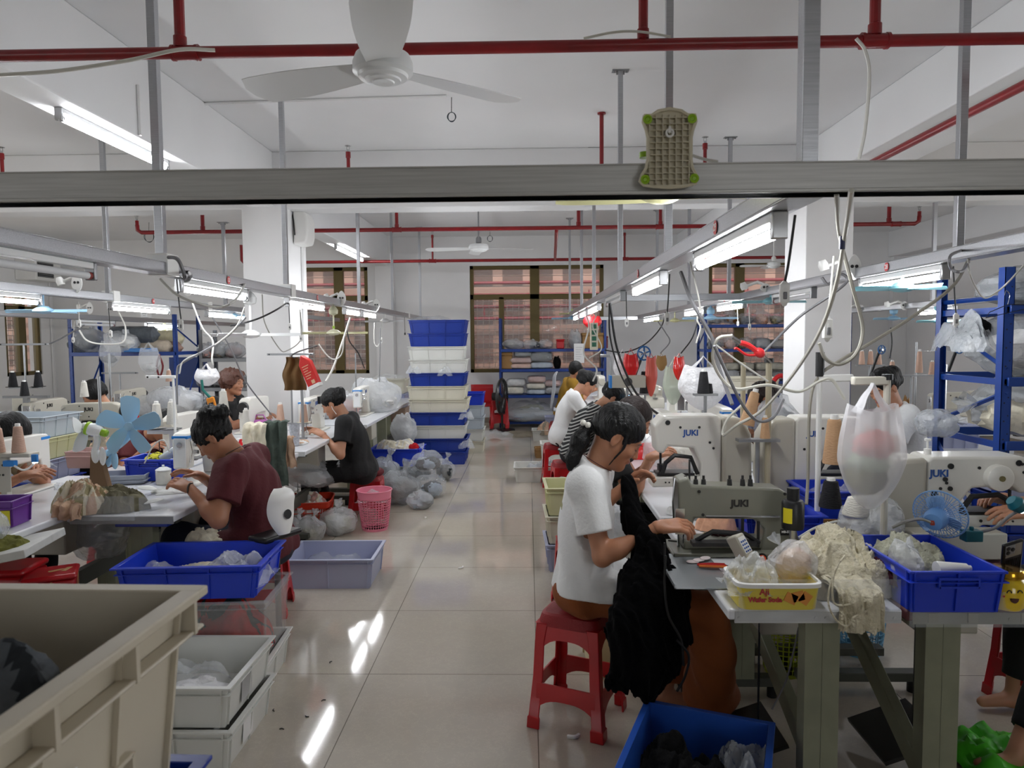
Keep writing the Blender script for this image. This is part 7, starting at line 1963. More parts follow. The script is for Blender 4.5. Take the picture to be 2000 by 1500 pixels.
# phone on stand
c = PY(1972, 1118, 2.32)
o = thing('smartphone', 'black-cased smartphone leaning on a small stand at the right edge', 'phone', (c.x, 2.32, .80), rot=(R(18), R(-14), R(8)))
MB().bb(-.036, .036, -.006, .006, 0, .148).build('case', BLK, o, bevel=.005, seg=3)
MB().bb(-.028, .028, -.0068, -.0058, .095, .142).build('back_glass', mat('phone_back', '8f877c', .2), o)
MB().bb(-.031, .002, -.0095, -.006, .108, .143).build('camera_bump', GREYM, o, bevel=.003)
for x, z in ((-.023, .134), (-.023, .117), (-.007, .126)): MB().lathe([(0, 0), (.0068, 0), (.0068, .002), (0, .003)], (x, -.0095, z), (0, -1, 0), 14).build('lens', BLK, o)
k = MB()
for i in range(9): k.bb(-.03+.007*i, -.028+.007*i, -.0075, -.006, .02, .085)
k.build('grip_lines', BLKR, o)
s = thing('phone_stand', 'small black round phone stand at the right edge', 'stand', (c.x+.005, 2.335, .749))
MB().lathe([(0, 0), (.04, 0), (.04, .006), (0, .008)], n=24).build('foot', BLK, s); MB().cyl((0, 0, .006), (0, .01, .06), .006).build('stem', BLK, s)
# acrylic guards
def guard(label, p0, p1, z0, z1, rz=None):
 p0, p1 = Vector(p0), Vector(p1); o = MB().box(((p0.x+p1.x)/2, (p0.y+p1.y)/2, (z0+z1)/2), ((p1-p0).length, .003, z1-z0), Matrix.Rotation(math.atan2(p1.y-p0.y, p1.x-p0.x), 3, 'Z')).build('acrylic_guard', ACRY, None, bevel=.001)
 return tag(o, label, 'guard')
guard('clear acrylic guard standing at the end of the front white table', (.64, 2.166, 0), (1.13, 2.166, 0), .72, .85)
guard('clear acrylic guard before the blue crate on the maroon table', (1.16, 2.168, 0), (1.7, 2.168, 0), .70, .81)
guard('clear acrylic guard standing at the end of the front left table', (-2.2, 3.364, 0), (-1.9, 3.364, 0), .73, .85)
guard('clear acrylic side guard by the edge of the front left table', (-1.88, 3.37, 0), (-1.74, 3.8, 0), .757, .84)
# steel tray with pads and scissors left of the machine
ta, tb = PZ(1308, 1062, .765), PZ(1402, 1126, .765)
o = thing('steel_tray', 'flat steel tray with cut pads sticking out towards the woman in front', 'tray', (.60, 2.56, .758), R(0))
MB().bb(-.12, .08, -.22, .16, 0, .004).bb(-.12, -.114, -.22, .16, 0, .016).build('tray_plate', mat('tray_steel', 'aab0b4', .25, .6), o)
def pads(px, py, m, lab, n=3):
 p = PZ(px, py, .764)
 for k in range(n):
  o = MB().lathe([(0, 0), (.022, 0), (.024, .002), (.022, .004), (0, .004)], n=18).build('cut_pad', m)
  place(o, lab+' on the steel tray, %s' % ('nearest the tray edge', 'in the middle', 'lying on top')[k], 'pad', (p.x+.026*k-.01, p.y+.012*k, .764+.003*k), R(20*k)); o.scale = (1, .7, 1)
PADP = mat('pad_pink', 'd8a898', .8); PADW = mat('pad_white', 'd3c6c6', .8)
pads(1362, 1083, PADP, 'pink oval fabric pad of the rear group'); pads(1358, 1098, PADW, 'whitish oval fabric pad of the front group')
p = PZ(1390, 1108, .765)
o = thing('scissors', 'red-handled scissors on the steel tray', 'scissors', (p.x, p.y, .768), R(-10))
MB().tube([(-.05, 0, .004), (0, .01, .006), (.045, .012, .006), (.05, -.004, .006), (0, -.008, .005), (-.05, 0, .004)], .005, 6).build('red_handle', REDS, o)
MB().tube([(-.045, -.016, .004), (.0, -.02, .006), (.05, -.016, .006)], .005, 6).build('orange_handle', mat('handle_orange', 'c8641c', .4), o)
MB().bb(.045, .10, -.006, .004, .002, .006).build('blade', STEEL, o)
p = PZ(1412, 1070, .765)
o = thing('flower_tub', 'beige plastic tub of dark maroon fabric scraps by the grey machine', 'tub', (p.x, p.y+.02, .766))
supshell(MB(), [supring(.055, .042, 0), supring(.068, .052, .042), supring(.064, .048, .042), supring(.052, .04, .004)]).build('tub_body', mat('tub_beige', 'ccb27c', .4), o)
q = heap('x', (0, 0, .02), (.054, .04, .045), mat('maroon_scraps', '3c1018', .8, bump=1, bscale=120), 101, n=44, fr=3.2, parent=o, name='scraps'); q['kind'] = 'stuff'
o = thing('trimmer', 'black thread trimmer lying on the steel tray', 'tool', PZ(1325, 1058, .775), R(-20)); MB().cyl((-.04, 0, 0), (.03, 0, 0), .006, .004, 8).build('handle', BLK, o)
MB().cyl((.03, 0, 0), (.055, 0, 0), .002, .001, 6).build('tip', STEEL, o)
# blue crate between tacking machines, cardboard tray
a, b = PZ(1524, 985, .757), PZ(1640, 985, .757)
crate(.34, .26, .15, BLUEB, 'blue crate with clear packets behind the white bag of bras', (1.41, 3.28, .757), R(-2), ribs=3)
film_heap('clear packets and a pale blue box in the blue crate behind', (1.41, 3.28, .85), (.13, .1, .09), FILMT, 102, n=26)
crate(.22, .16, .05, CARD, 'shallow cardboard tray behind the bra pile', (PY(1640, 1030, 2.95).x, 2.98, .757), 0, ribs=0, lip=.002, cat='box', name='cardboard_tray')
crate(.3, .2, .10, BLUEB, 'low blue crate between grey machine and cardboard tray', (1.05, 3.02, .757), R(0), ribs=3)
bag('white bag of packed straps between the grey and white machines', (PY(1500, 985, 3.12).x, 3.14, .757), (.15, .1, .09), FILMW, FB['white'], 103, tie=(.2, -.4, .9), knot=False)
heap('peach cups behind the grey machine', (PY(1395, 1000, 3.12).x, 3.1, .757), (.09, .06, .11), FB['peach'], 104, n=26)
heap('clear film and straps on the near corner of the second right table', (.70, 3.55-.18, .757), (.05, .04, .05), FB['white'], 105, n=18)
bag('large clear bag of olive cloth hanging between tables behind the front woman', (.43, 3.36, .42), (.11, .12, .24), FILM, [FB['khaki']], 106, knot=False, fill=.5, cat='bag')
crate(.3, .3, .42, mat('crate_khaki', 'b3a57c', .45), 'khaki crate under the clear bag behind the front woman', (.42, 3.42, 0), R(3), ribs=2)
MB_ = PZ(1390, 1052, .80)
# black garment on the front woman's lap
g = [('c', T(PY(1228, 950, 2.7)), T(PY(1262, 1060, 2.62)), .028, .05, .03), ('c', T(PY(1262, 1060, 2.62)), T(PY(1262, 1180, 2.56)), .06, .105, .05), ('c', T(PY(1262, 1180, 2.56)), T(PY(1265, 1300, 2.5)), .105, .10, .05),
  ('c', T(PY(1225, 1200, 2.5)), T(PY(1205, 1320, 2.46)), .07, .045, .04), ('c', T(PY(1310, 1160, 2.55)), T(PY(1318, 1290, 2.5)), .06, .035, .04), ('c', T(PY(1262, 1300, 2.5)), T(PY(1270, 1345, 2.5)), .075, .03, .04)]
g = [(q[0], q[1], q[2], q[3], q[4], q[5]) for q in g]
g.append(('n', .012, 22, (1.6, 1.6, .35), 12))
o = iso('black_garment', g, .007, mat('garment_black', '030304', .95, bump=.5, bscale=60, spec=.1), None, 1)
tag(o, 'black lace garments draped across the lap of the front woman', 'garment')
sp_ = MB()
for pts in (((1300, 1085, 2.45), (1298, 1140, 2.44), (1305, 1200, 2.43), (1330, 1250, 2.43), (1335, 1300, 2.43)), ((1322, 1250, 2.42), (1345, 1280, 2.42), (1338, 1320, 2.42), (1322, 1350, 2.42)), ((1298, 1060, 2.5), (1300, 1110, 2.5), (1316, 1135, 2.5))):
 sp_.tube(catmull([PY(*q) for q in pts], 6), .0045, 5)
q = sp_.build('straps', BLKR, o)
# ================================================================ THINGS ON THE LEFT FRONT TABLE
def on(px, py, z=.757): return PZ(px, py, z)
heap('stack of beige bra cups at the left end of the front left table', (-2.2, 3.46, .757), (.14, .1, .17), [FB['beige'], FB['cream'], FB['khaki']], 110, n=56, fold=.45, name='bra_cups')
heap('pale lace cloth beside the beige bra cups', (PY(150, 950, 3.5).x, 3.48, .757), (.1, .1, .17), [FB['cream'], FB['khaki']], 111, n=46, fold=.4)
heap('dark olive garments heaped along the front left table edge', (PY(215, 985, 3.5).x, 3.5, .757), (.19, .11, .12), [FB['olive']], 112, n=70, fold=.6)
drape('beige lace piece hanging off the left end of the front left table', (-2.22, 3.365, .80), .13, .07, .08, FB['beige'], 113, layers=2, name='lace_piece', cat='fabric')
for k, (px, py) in enumerate(((202, 948), (240, 956), (288, 950), (300, 975), (322, 962))):
 p = on(px, py, .80); o = MB().lathe([(.0, .012), (.03, .010), (.048, 0), (.046, -.003), (.028, .006), (0, .008)], n=20).build('bra_pad', mat('pad_chalk', 'd9dad6', .85)); place(o, 'white moulded pad on the front left table, %s' % ('leftmost', 'second from the left', 'in the middle', 'nearest the edge', 'rightmost')[k], 'pad', (p.x, p.y, .79), R(40*k), 'white moulded pads' if False else None, rot=(R(8*(-1)**k), R(6), R(40*k)))
heap('white fabric pieces under the needle of the maroon-shirted woman', (on(335, 960).x, on(335, 960).y, .757), (.11, .07, .025), FB['white'], 114, n=30, fold=.5)
o = thing('tea_mug', 'white lidded tea mug beside the blue crate on the left table', 'mug', on(320, 945), 0)
MB().lathe([(0, 0), (.038, 0), (.042, .01), (.043, .075), (.040, .08), (0, .08)], n=24).build('mug_body', mat('mug_china', 'd8d6ce', .2, var=.1, vscale=20), o)
MB().lathe([(.044, .08), (.044, .086), (.02, .10), (.006, .10), (.008, .112), (0, .114)], n=24).build('lid', WHTG, o)
crate(.29, .22, .13, BLUEB, 'small blue crate of cups and cables on the left table', (on(292, 940).x, on(292, 940).y+.11, .757), R(0), ribs=2, slot=True)
q = on(305, 940); o = thing('plastic_cup', 'clear plastic cup with blue lid lying in the small blue crate', 'cup', (q.x+.03, q.y+.1, .90), rot=(0, R(62), R(20)))
MB().lathe([(.022, -.05), (.032, .05), (.034, .052), (.031, .05), (.02, -.048)], n=20).build('cup_wall', ACRY if False else mat('cup_clear', 'cfd6da', .1, alpha=.45), o); MB().lathe([(0, .05), (.034, .05), (.034, .058), (0, .06)], n=20).build('lid', LBLUE, o)
heap('yellow and green cloth in the small blue crate', (q.x-.06, q.y+.12, .86), (.07, .06, .06), [mat('cloth_yellow', 'c9c431', .8), FB['moss']], 115, n=20)
crate(.3, .2, .05, GREYC, 'flat grey tray on the front left table', (on(250, 940).x-.02, on(250, 940).y-.02, .76), R(12), ribs=0, lip=.004, cat='tray', name='flat_tray')
crate(.24, .2, .11, mat('clear_tub_pink', 'c9a9a6', .3, alpha=.7), 'clear tub of pink scraps beside the fan bracket', (on(170, 915).x-.02, on(170, 915).y+.1, .757), R(0), ribs=0, lip=.006, cat='tub', name='scrap_tub')
heap('pink scraps filling the clear tub', (on(170, 915).x-.02, on(170, 915).y+.1, .77), (.1, .08, .1), FB['blush'], 116, n=24)
crate(.17, .15, .12, mat('tub_violet', '6a3590', .4), 'purple and yellow snack tub at the left edge of the tables', (PY(12, 985, 3.2).x-.02, 3.2, .757), R(5), ribs=0, lip=.006, cat='tub', name='snack_tub')
o = MB().bb(-.08, .08, -.001, .001, .01, .08).build('label_print', mat('print_yellow', 'cfc417', .5)); o.parent = COL.objects['snack_tub'] if 'snack_tub' in COL.objects else None; o.location = (0, -.077, .0)
# gooseneck lamp with blue head at far left
c = PY(20, 905, 3.55)
o = thing('gooseneck_lamp', 'white gooseneck lamp with bright blue head at the left', 'lamp', c)
q = [PY(*t)-c for t in ((20, 905, 3.55), (45, 918, 3.52), (64, 908, 3.5), (68, 895, 3.5))]
MB().tube(catmull(q, 6), .005, 8).build('gooseneck', WHT, o); MB().box(q[-1], (.028, .02, .04)).build('lamp_head', BLUEL, o, bevel=.004); MB().box(q[0], (.06, .03, .03)).build('lamp_base', BLUEL, o, bevel=.004)
MB().box(q[-1]+Vector((-.0, -.0, -.022)), (.018, .014, .003)).build('lamp_light', _M['lamp_glow'], o)
# pants pad in maroon woman's lap
heap('pale grey cushion cloth on the lap of the maroon-shirted woman', PY(408, 1060, 3.62), (.12, .1, .1), FB['ivory'], 117, n=40, fold=.45)
# crate and draped bras near the second left table
crate(.4, .3, .12, LAVC, 'lavender crate on the table behind the maroon-shirted woman', (-1.98, 4.9, .757), R(3), ribs=3)
heap('red and white strings piled in that lavender crate', (-1.98, 4.9, .83), (.17, .12, .09), [FB['white'], FB['red'], FB['white']], 118, n=30)
drape('white bra hanging over the lavender crate', PY(498, 832, 4.62)+Vector((0, 0, 0)), .15, .16, .08, FB['ivory'], 119, name='white_bra')
drape('dark sage camisole hanging over the lavender crate', PY(538, 828, 4.65), .15, .42, .08, FB['green'], 120, name='camisole', cat='garment')
drape('beige cloth hanging from the table behind the maroon-shirted woman', PY(562, 858, 4.8), .09, .2, .05, FB['beige'], 121, name='hanging_cloth', cat='garment', taper=-.3)
o = thing('tote_bag', 'small purple tote on the table by the left column', 'bag', PZ(508, 815, .757)+Vector((0, .1, 0)), R(5))
o.location = (PY(508, 815, 6.5).x, 6.5, .757+.08)
MB().bb(-.1, .1, -.05, .05, -.08, .03).build('tote_body', mat('tote_purple', 'b061a8', .6, bump=.3), o, bevel=.02); MB().tube([(-.05, 0, .03), (-.03, 0, .075), (.03, 0, .075), (.05, 0, .03)], .006).build('handle', _M['tote_purple'], o)
o = thing('paper_cup', 'grey patterned cup on the corner of the black-shirted woman\'s table', 'cup', PZ(567, 872, .757)+Vector((.02, .05, 0)))
MB().lathe([(0, 0), (.035, 0), (.042, .17), (.04, .17), (.033, .004)], n=22).build('cup_wall', mat('cup_grey', 'b5b7bd', .5, var=.3, vscale=60), o)
heap('beige cut pieces on the table of the black-shirted woman', (PZ(590, 860, .757).x, 5.75, .757), (.1, .16, .03), [FB['beige'], FB['white']], 122, n=24)
for k, (px, py, Y, r, lab, mm) in enumerate(((735, 775, 8.3, (.3, .2, .24), 'big white film bag on the table behind the black-shirted woman', FB['white']), (665, 785, 8.0, (.22, .18, .16), 'clear bag of pale goods between the column and the black-shirted woman', FB['blush']), (640, 800, 7.6, (.18, .15, .14), 'white crumpled bag above the machine of the black-shirted woman', FB['white']), (790, 850, 8.9, (.16, .12, .22), 'white bag hanging under the table left of the tall crates', FB['white']))):
 c = PY(px, py, Y); bag(lab, (c.x, Y, max(.757, c.z-r[2]) if k < 3 else .3), r, FILM, [mm], 123+k, knot=False)
# ================================================================ RACKS AND THEIR LOADS
DECK = mat('rack_deck', '9ba0a6', .5, .3)
# centre back rack
a = PY(978, 790, 12.75); b = PY(1182, 790, 12.75)
zt = PY(980, 622, 12.75).z
sh = [PY(1000, y, 12.75).z for y in (772, 721, 682)]
rk = rack('blue steel rack full of fabric packs in front of the centre window', (a.x, 12.75, 0), b.x-a.x, .55, zt, [.12]+sh[0:3], deck=RACKB)
GP = 'packs of folded cloth on the centre rack'
def packs(items, Y, zs, grp=None):
 for lab, px, z, sz, cm, sd in items:
  p = PY(px, 700, Y); pack(lab, (p.x, Y, z), sz, FILMT, cm, sd, R(random.uniform(-6, 6)), grp)
Yp = 12.95
packs((('cream fabric pack low on the second shelf of the centre rack, left pile bottom', 1005, sh[0], (.34, .4, .15), FB['ivory'], 1), ('pale fabric pack on top of the cream one, second shelf of the centre rack', 1008, sh[0]+.15, (.34, .4, .14), FB['white'], 2),
  ('pale blue fabric pack at the bottom of the middle pile, second shelf', 1047, sh[0], (.36, .4, .1), FB['paleblue'], 3), ('ivory fabric pack in the middle pile, second shelf', 1047, sh[0]+.10, (.36, .4, .11), FB['ivory'], 4), ('blush fabric pack on the middle pile, second shelf', 1048, sh[0]+.21, (.34, .4, .13), FB['blush'], 5),
  ('grey fabric pack at the bottom right of the second shelf', 1080, sh[0], (.3, .4, .14), FB['mix'], 6), ('dusty pink pack on the grey one, second shelf right', 1080, sh[0]+.14, (.3, .4, .12), FB['blush'], 7),
  ('peach fabric pack at the bottom of the left pile, third shelf', 1018, sh[1], (.42, .4, .1), FB['peach'], 8), ('dusty pink fabric pack in the left pile, third shelf', 1018, sh[1]+.1, (.42, .4, .11), FB['blush'], 9), ('dark fabric pack on top of the left pile, third shelf', 1021, sh[1]+.21, (.34, .4, .11), FB['charcoal'], 10),
  ('pale green pack under the dark sack on the third shelf', 1058, sh[1], (.42, .42, .12), FB['paleblue'], 11), ('big dark slate pack on the third shelf of the centre rack', 1057, sh[1]+.12, (.4, .42, .2), FB['charcoal'], 12)), Yp, None)
o = tin('brown carton at the left of the third shelf', PY(990, 720, Yp).x, 12.9, sh[1], .2, .2, .3, 0, False, CARD)
bag('small black bag on the third shelf near the mustard-topped woman', (PY(1088, 720, Yp).x, 12.9, sh[1]), (.07, .1, .13), FB['black'], None, 13, knot=False)
fb = lambda lab, px, z, r, cm, sd, fm=FILM, Y=12.95: bag(lab, (PY(px, 700, Y).x, Y, z), r, fm, cm, sd, knot=False)
fb('clear bag of grey and brown cloth on the top shelf, leftmost', 1004, sh[2], (.2, .2, .11), [FB['grey'], FB['taupe']], 14)
fb('clear bag of ivory cloth on the top shelf of the centre rack', 1038, sh[2], (.16, .2, .1), [FB['ivory'], FB['grey']], 15)
fb('clear bag of mixed cloth in the middle of the top shelf', 1065, sh[2], (.14, .2, .1), [FB['mix'], FB['peach']], 16)
fb('grey translucent bag standing on the top shelf near the carton', 1124, sh[2], (.13, .2, .2), [FB['mix']], 17)
tin('small red box on the top shelf of the centre rack', PY(1094, 680, Yp).x, 12.9, sh[2], .14, .16, .17, 0, False, REDS)
tin('large brown carton on the top shelf right of the centre rack', PY(1158, 680, Yp).x, 12.95, sh[2], .4, .35, .28, 0, False, CARD)
tin('dark red box beside the large carton on the top shelf', PY(1181, 680, Yp).x, 12.9, sh[2], .08, .25, .22, 0, False, mat('box_dark_red', '6e1420', .5))
fb('olive fabric sack with a paper tag under the centre rack', 1035, .14, (.36, .25, .2), [FB['moss']], 18, FILMT, 13.0)
fb('pale silver sack on the lowest shelf of the centre rack', 1030, .12, (.5, .22, .14), [FB['paleblue'], FB['white']], 19, FILM, 12.8)
o = MB().bb(-.09, .09, -.001, .001, -.17, .17).build('notice_sheet', PAPER); q = PY(1131, 690, 12.6); place(o, 'white sheet of handwritten notes hanging from the centre rack', 'paper', q)
m_ = MB()
for k in range(6): m_.bb(-.06, .06-.02*(k % 3), -.003, -.001, .1-.04*k, .105-.04*k)
q2 = m_.build('handwriting', mat('ink_grey', '8b8d95', .7), o)
# cage floor fan left of the rack
c = PY(980, 775, 12.3); o = thing('floor_fan', 'dark round cage fan standing left of the centre rack', 'fan', (c.x, 12.35, c.z))
MB().lathe([(.30, -.03), (.33, 0), (.30, .03)], (0, 0, 0), (1, -.25, 0), 32).build('cage_rim', DSTEEL, o)
g = MB(); u, v, d = frame((1, -.25, 0))
for k in range(36): t = 2*PI*k/36; e = u*math.cos(t)+v*math.sin(t); g.tube([e*.04+d*.05, e*.2+d*.045, e*.31+d*.02], .003, 4)
g.build('wire_cage', DSTEEL, o)['kind'] = 'stuff'
MB().cyl((-.05, .01, 0), (-.16, .04, 0), .07, n=16).build('motor_housing', BLK, o); blades(o, 4, .27, .14, DSTEEL, (1, -.25, 0), 0, (0, 0, 0), .05)
MB().cyl((0, 0, -.3), (0, 0, -c.z+.03), .02).cyl((0, 0, -c.z), (0, 0, -c.z+.03), .22, n=24).build('stand', BLK, o)
# right back rack (seen between rails and column)
a = PY(1378, 700, 12.4); b = PY(1660, 700, 12.4); zt = PY(1378, 640, 12.4).z
sh2 = [PY(1400, y, 12.4).z for y in (745, 682, 634)]
rack('blue steel rack of brown bagged fabric in front of the right rear window', (a.x, 12.4, 0), b.x-a.x, .55, PY(1378, 612, 12.4).z, [.15]+sh2, deck=RACKB)
k = 0
for row, (z, ys) in enumerate(((sh2[2], 'top'), (sh2[1], 'second'), (sh2[0], 'third'))):
 for i in range(6):
  px = 1398+i*30; cmz = [FB['taupe'], FB['brown'], FB['charcoal'], FB['peach'], FB['khaki'], FB['mix']][(i+row*2) % 6]
  if row == 2 or (row == 1 and i > 2):
   pack('%s fabric pack on the %s shelf of the right back rack' % (('first', 'second', 'third', 'fourth', 'fifth', 'sixth')[i]+' from the left', ys), (PY(px, 700, 12.6).x, 12.65, z), (.26, .4, .16+.03*(i % 2)), FILMT, cmz, k)
   if row == 2: pack('%s upper fabric pack on the %s shelf of the right back rack' % (('first', 'second', 'third', 'fourth', 'fifth', 'sixth')[i]+' from the left', ys), (PY(px, 700, 12.6).x, 12.65, z+.18), (.25, .38, .14), FILMT, FB['khaki'], k+40)
  else:
   bag('%s bag of %s shelf on the right back rack' % (('first', 'second', 'third', 'fourth', 'fifth', 'sixth')[i]+' from the left brown', ys), (PY(px, 700, 12.6).x, 12.65, z), (.14, .18, .12+.03*(i % 2)), FILMT, cmz, k, knot=False)
  k += 1
c = PY(1450, 800, 9.6)
crate(.72, .45, .2, CREAMC, 'cream crate behind the slanting beige cone', (PY(1455, 790, 9.4).x, 9.4, PY(1455, 762, 9.4).z-.03), 0, ribs=4)
crate(.72, .45, .2, BLUEC, 'dark blue crate under the cream crate behind the slanting cone', (PY(1455, 790, 9.4).x, 9.4, PY(1455, 762, 9.4).z-.235), 0, ribs=4)
zz = PY(1455, 762, 9.4).z-.24
for k in range(3): crate(.7, .45, zz/3-.003, BLUEC, ('lowest', 'middle', 'upper')[k]+' of three plain blue crates hidden under the cream crate stack at right', (PY(1455, 790, 9.4).x, 9.4, zz/3*k), 0, ribs=4)
o = MB().tube([(math.cos(t)*.13, 0, math.sin(t)*.2) for t in np.linspace(0, 2*PI, 26)], .03, 8).build('oval_chair', REDS); q = PY(1525, 765, 9.0); place(o, 'red plastic chair back with an opening beside the right column', 'chair', (q.x, 9.0, q.z), R(10))
MB().tube([(-.12, 0, -.1), (-.14, .02, -q.z)], .02, 8).build('chair_leg', REDS, o); MB().tube([(.12, 0, -.1), (.14, .02, -q.z)], .02, 8).build('chair_leg', REDS, o)
# near right rack
Yn, Yr = 3.95, 4.6
xa = PY(1968, 700, Yn).x
zt = PY(1968, 521, Yn).z
s3 = [PY(1968, y, Yn).z for y in (862, 737, 595)]
rack('tall near blue rack with slotted posts and bags of scraps at the right edge', (xa, Yn, 0), 1.8, Yr-Yn, zt, [.25]+s3, pw=.055)
FILMN = film('grey_bag_film', 'c6cbd0', .5, .25)
def rb(lab, dx, dy, z, r, cm, sd, **k): return bag(lab, (xa+dx, Yn+dy, z), r, FILMN, cm, sd, **k)
rb('large clear bag of white scraps on the upper middle shelf of the near right rack', .42, .3, s3[1], (.44, .28, .22), [FB['white'], FB['paleblue'], FB['white']], 1, fill=1.05, knot=False, pieces=7)
rb('clear bag of silver scraps on the lower shelf of the near right rack', .40, .3, s3[0], (.42, .3, .2), [FB['white'], FB['grey'], FB['ivory']], 2, fill=1.0, pieces=7, tie=(-1, -.1, .1))
rb('grey film sack on the top shelf of the near right rack', .45, .32, s3[2], (.4, .28, .14), [FB['grey'], FB['white']], 3, knot=False)
film_heap('clear film bag with black cloth tucked in the top left of the near right rack', (xa-.02, Yn+.35, s3[2]-.26), (.13, .24, .28), FILMN, 4)
heap('black cloth inside the film on the near right rack', (xa+.02, Yn+.35, s3[2]-.17), (.09, .14, .13), FB['black'], 5, n=26)
bag('knotted clear bag end poking left from the near right rack', (xa-.2, Yn+.3, s3[0]-.01), (.12, .12, .09), FILMN, None, 6, tie=(.9, 0, .1))
crate(.5, .34, .17, LAVC, 'lavender crate on the floor level of the near right rack', (xa+.36, Yn+.3, .67), 0, ribs=4); crate(.5, .34, .2, BLUEC, 'dark blue crate under the lavender one in the near right rack', (xa+.36, Yn+.3, .46), 0, ribs=4)
crate(.5, .34, .2, BLUEC, 'dark blue crate lowest in the near right rack', (xa+.36, Yn+.3, .255), 0, ribs=4)
o = thing('coat_hanger', 'black wire coat hanger hooked on the near right rack post', 'hanger', PY(1968, 595, Yn-.03), R(5))
MB().tube(catmull([(0, 0, .0), (.01, 0, .05), (-.01, 0, .075), (-.02, 0, .05)], 5), .0015, 5).build('hook', STEEL, o)
MB().tube([(0, 0, 0), (-.1, 0, -.04), (-.12, 0, -.07), (.12, 0, -.02), (.11, 0, .0), (0, 0, 0)], .0022, 5).build('wire_frame', BLK, o)
crate(.3, .35, .17, LAVC, 'lavender crate right of the woman with the hair claw', (PY(1850, 820, 5.6).x, 5.6, .76-.02), 0, ribs=4);
o = MB().bb(-.35, .35, -.3, .3, -.03, 0).bb(-.33, -.3, -.28, -.25, -.74, -.03).bb(.3, .33, -.28, -.25, -.74, -.03).bb(-.33, -.3, .25, .28, -.74, -.03).bb(.3, .33, .25, .28, -.74, -.03).build('work_bench', TABW); place(o, 'small bench behind the woman with the hair claw carrying a lavender crate', 'table', (PY(1850, 820, 5.6).x, 5.65, .74))
heap('beige cloth bundles on the floor behind the woman with the hair claw', (PY(1845, 900, 5.0).x, 5.05, 0), (.22, .2, .6), [FB['taupe'], FB['khaki'], FB['brown']], 7, n=34)
# far left rack with rolls
a = PY(138, 700, 9.3)
rz_ = 0
wL = PY(342, 700, 9.3).x-a.x
zL = PY(200, 615, 9.3).z; sL = [.35, PY(200, 688, 9.3).z]
rack('blue steel rack of fabric rolls at the far left', (a.x, 9.3, 0), wL, .7, zL, sL, deck=RACKB)
def roll(label, px, py, Y, L, r, m, rot=0):
 p = PY(px, py, Y); o = thing('fabric_roll', label, 'fabric roll', p, rot)
 mb = MB(); n = 30; vs = []
 prof = [(-L/2-.04, .25), (-L/2-.02, .6), (-L/2, .95), (-L/4, 1.02), (0, 1), (L/4, 1.02), (L/2-.02, .98), (L/2, .8), (L/2+.02, .4), (L/2+.05, .12)]
 for x, k in prof:
  for j in range(n):
   t = 2*PI*j/n; q = r*k*(1+.03*math.sin(t*9+x*3)); vs.append((x, math.cos(t)*q, math.sin(t)*q))
 mb.add(vs, [(i*n+j, i*n+(j+1) % n, (i+1)*n+(j+1) % n, (i+1)*n+j) for i in range(len(prof)-1) for j in range(n)]+[tuple(range(n)), tuple(reversed([(len(prof)-1)*n+j for j in range(n)]))])
 mb.build('rolled_cloth', m, o); return o
roll('long dark grey fabric roll in film on the far left rack', 262, 654, 9.3, .55, .11, cloth('roll_grey', '555a5f', rough=.4), R(6))
roll('ivory fabric roll on the far left rack behind the grey one', 318, 660, 9.6, .5, .10, cloth('roll_ivory', 'd6cfae', rough=.4))
roll('beige fabric roll under the ivory one on the far left rack', 300, 677, 9.35, .42, .085, cloth('roll_beige', 'bdb09e', rough=.4))
roll('dusty brown fabric roll at the right end of the far left rack', 336, 680, 9.5, .2, .09, cloth('roll_brown', '8f7468', rough=.4))
c = PY(225, 668, 9.0); bag('clear crumpled bag hanging off the far left rack, left one', (c.x, 9.15, sL[1]), (.22, .18, .17), FILM, FB['white'], 10, knot=False)
hanging_bag('long clear film sack drooping in front of the far left rack', PY(290, 668, 8.9), (.3, .2, .42), FILMT, FB['white'], 11)
hanging_bag('clear film sack drooping at the left post of the far left rack', PY(213, 655, 8.9), (.3, .2, .4), FILMT, FB['mix'], 12)
bag('grey bag at the left end of the far left rack', (PY(165, 680, 9.4).x, 9.5, sL[1]), (.25, .2, .2), FILMG, FB['grey'], 13, knot=False)
o = MB().bb(-.18, .18, -.14, .14, 0, .05).build('blue_tray', mat('tray_blue', '3f7fc4', .4), None, bevel=.01); q = PY(251, 694, 8.9); place(o, 'bright blue tray on the front beam of the far left rack', 'tray', (q.x, 9.2, sL[1]+.001))
st = MB().tube(catmull([PY(312, 692, 9.1), PY(306, 715, 9.1), PY(312, 735, 9.1), PY(318, 715, 9.1), PY(310, 692, 9.1)], 5), .012, 6).build('red_strap', mat('strap_red', '6a141c', .7)); tag(st, 'dark red straps hanging below the far left rack', 'strap')
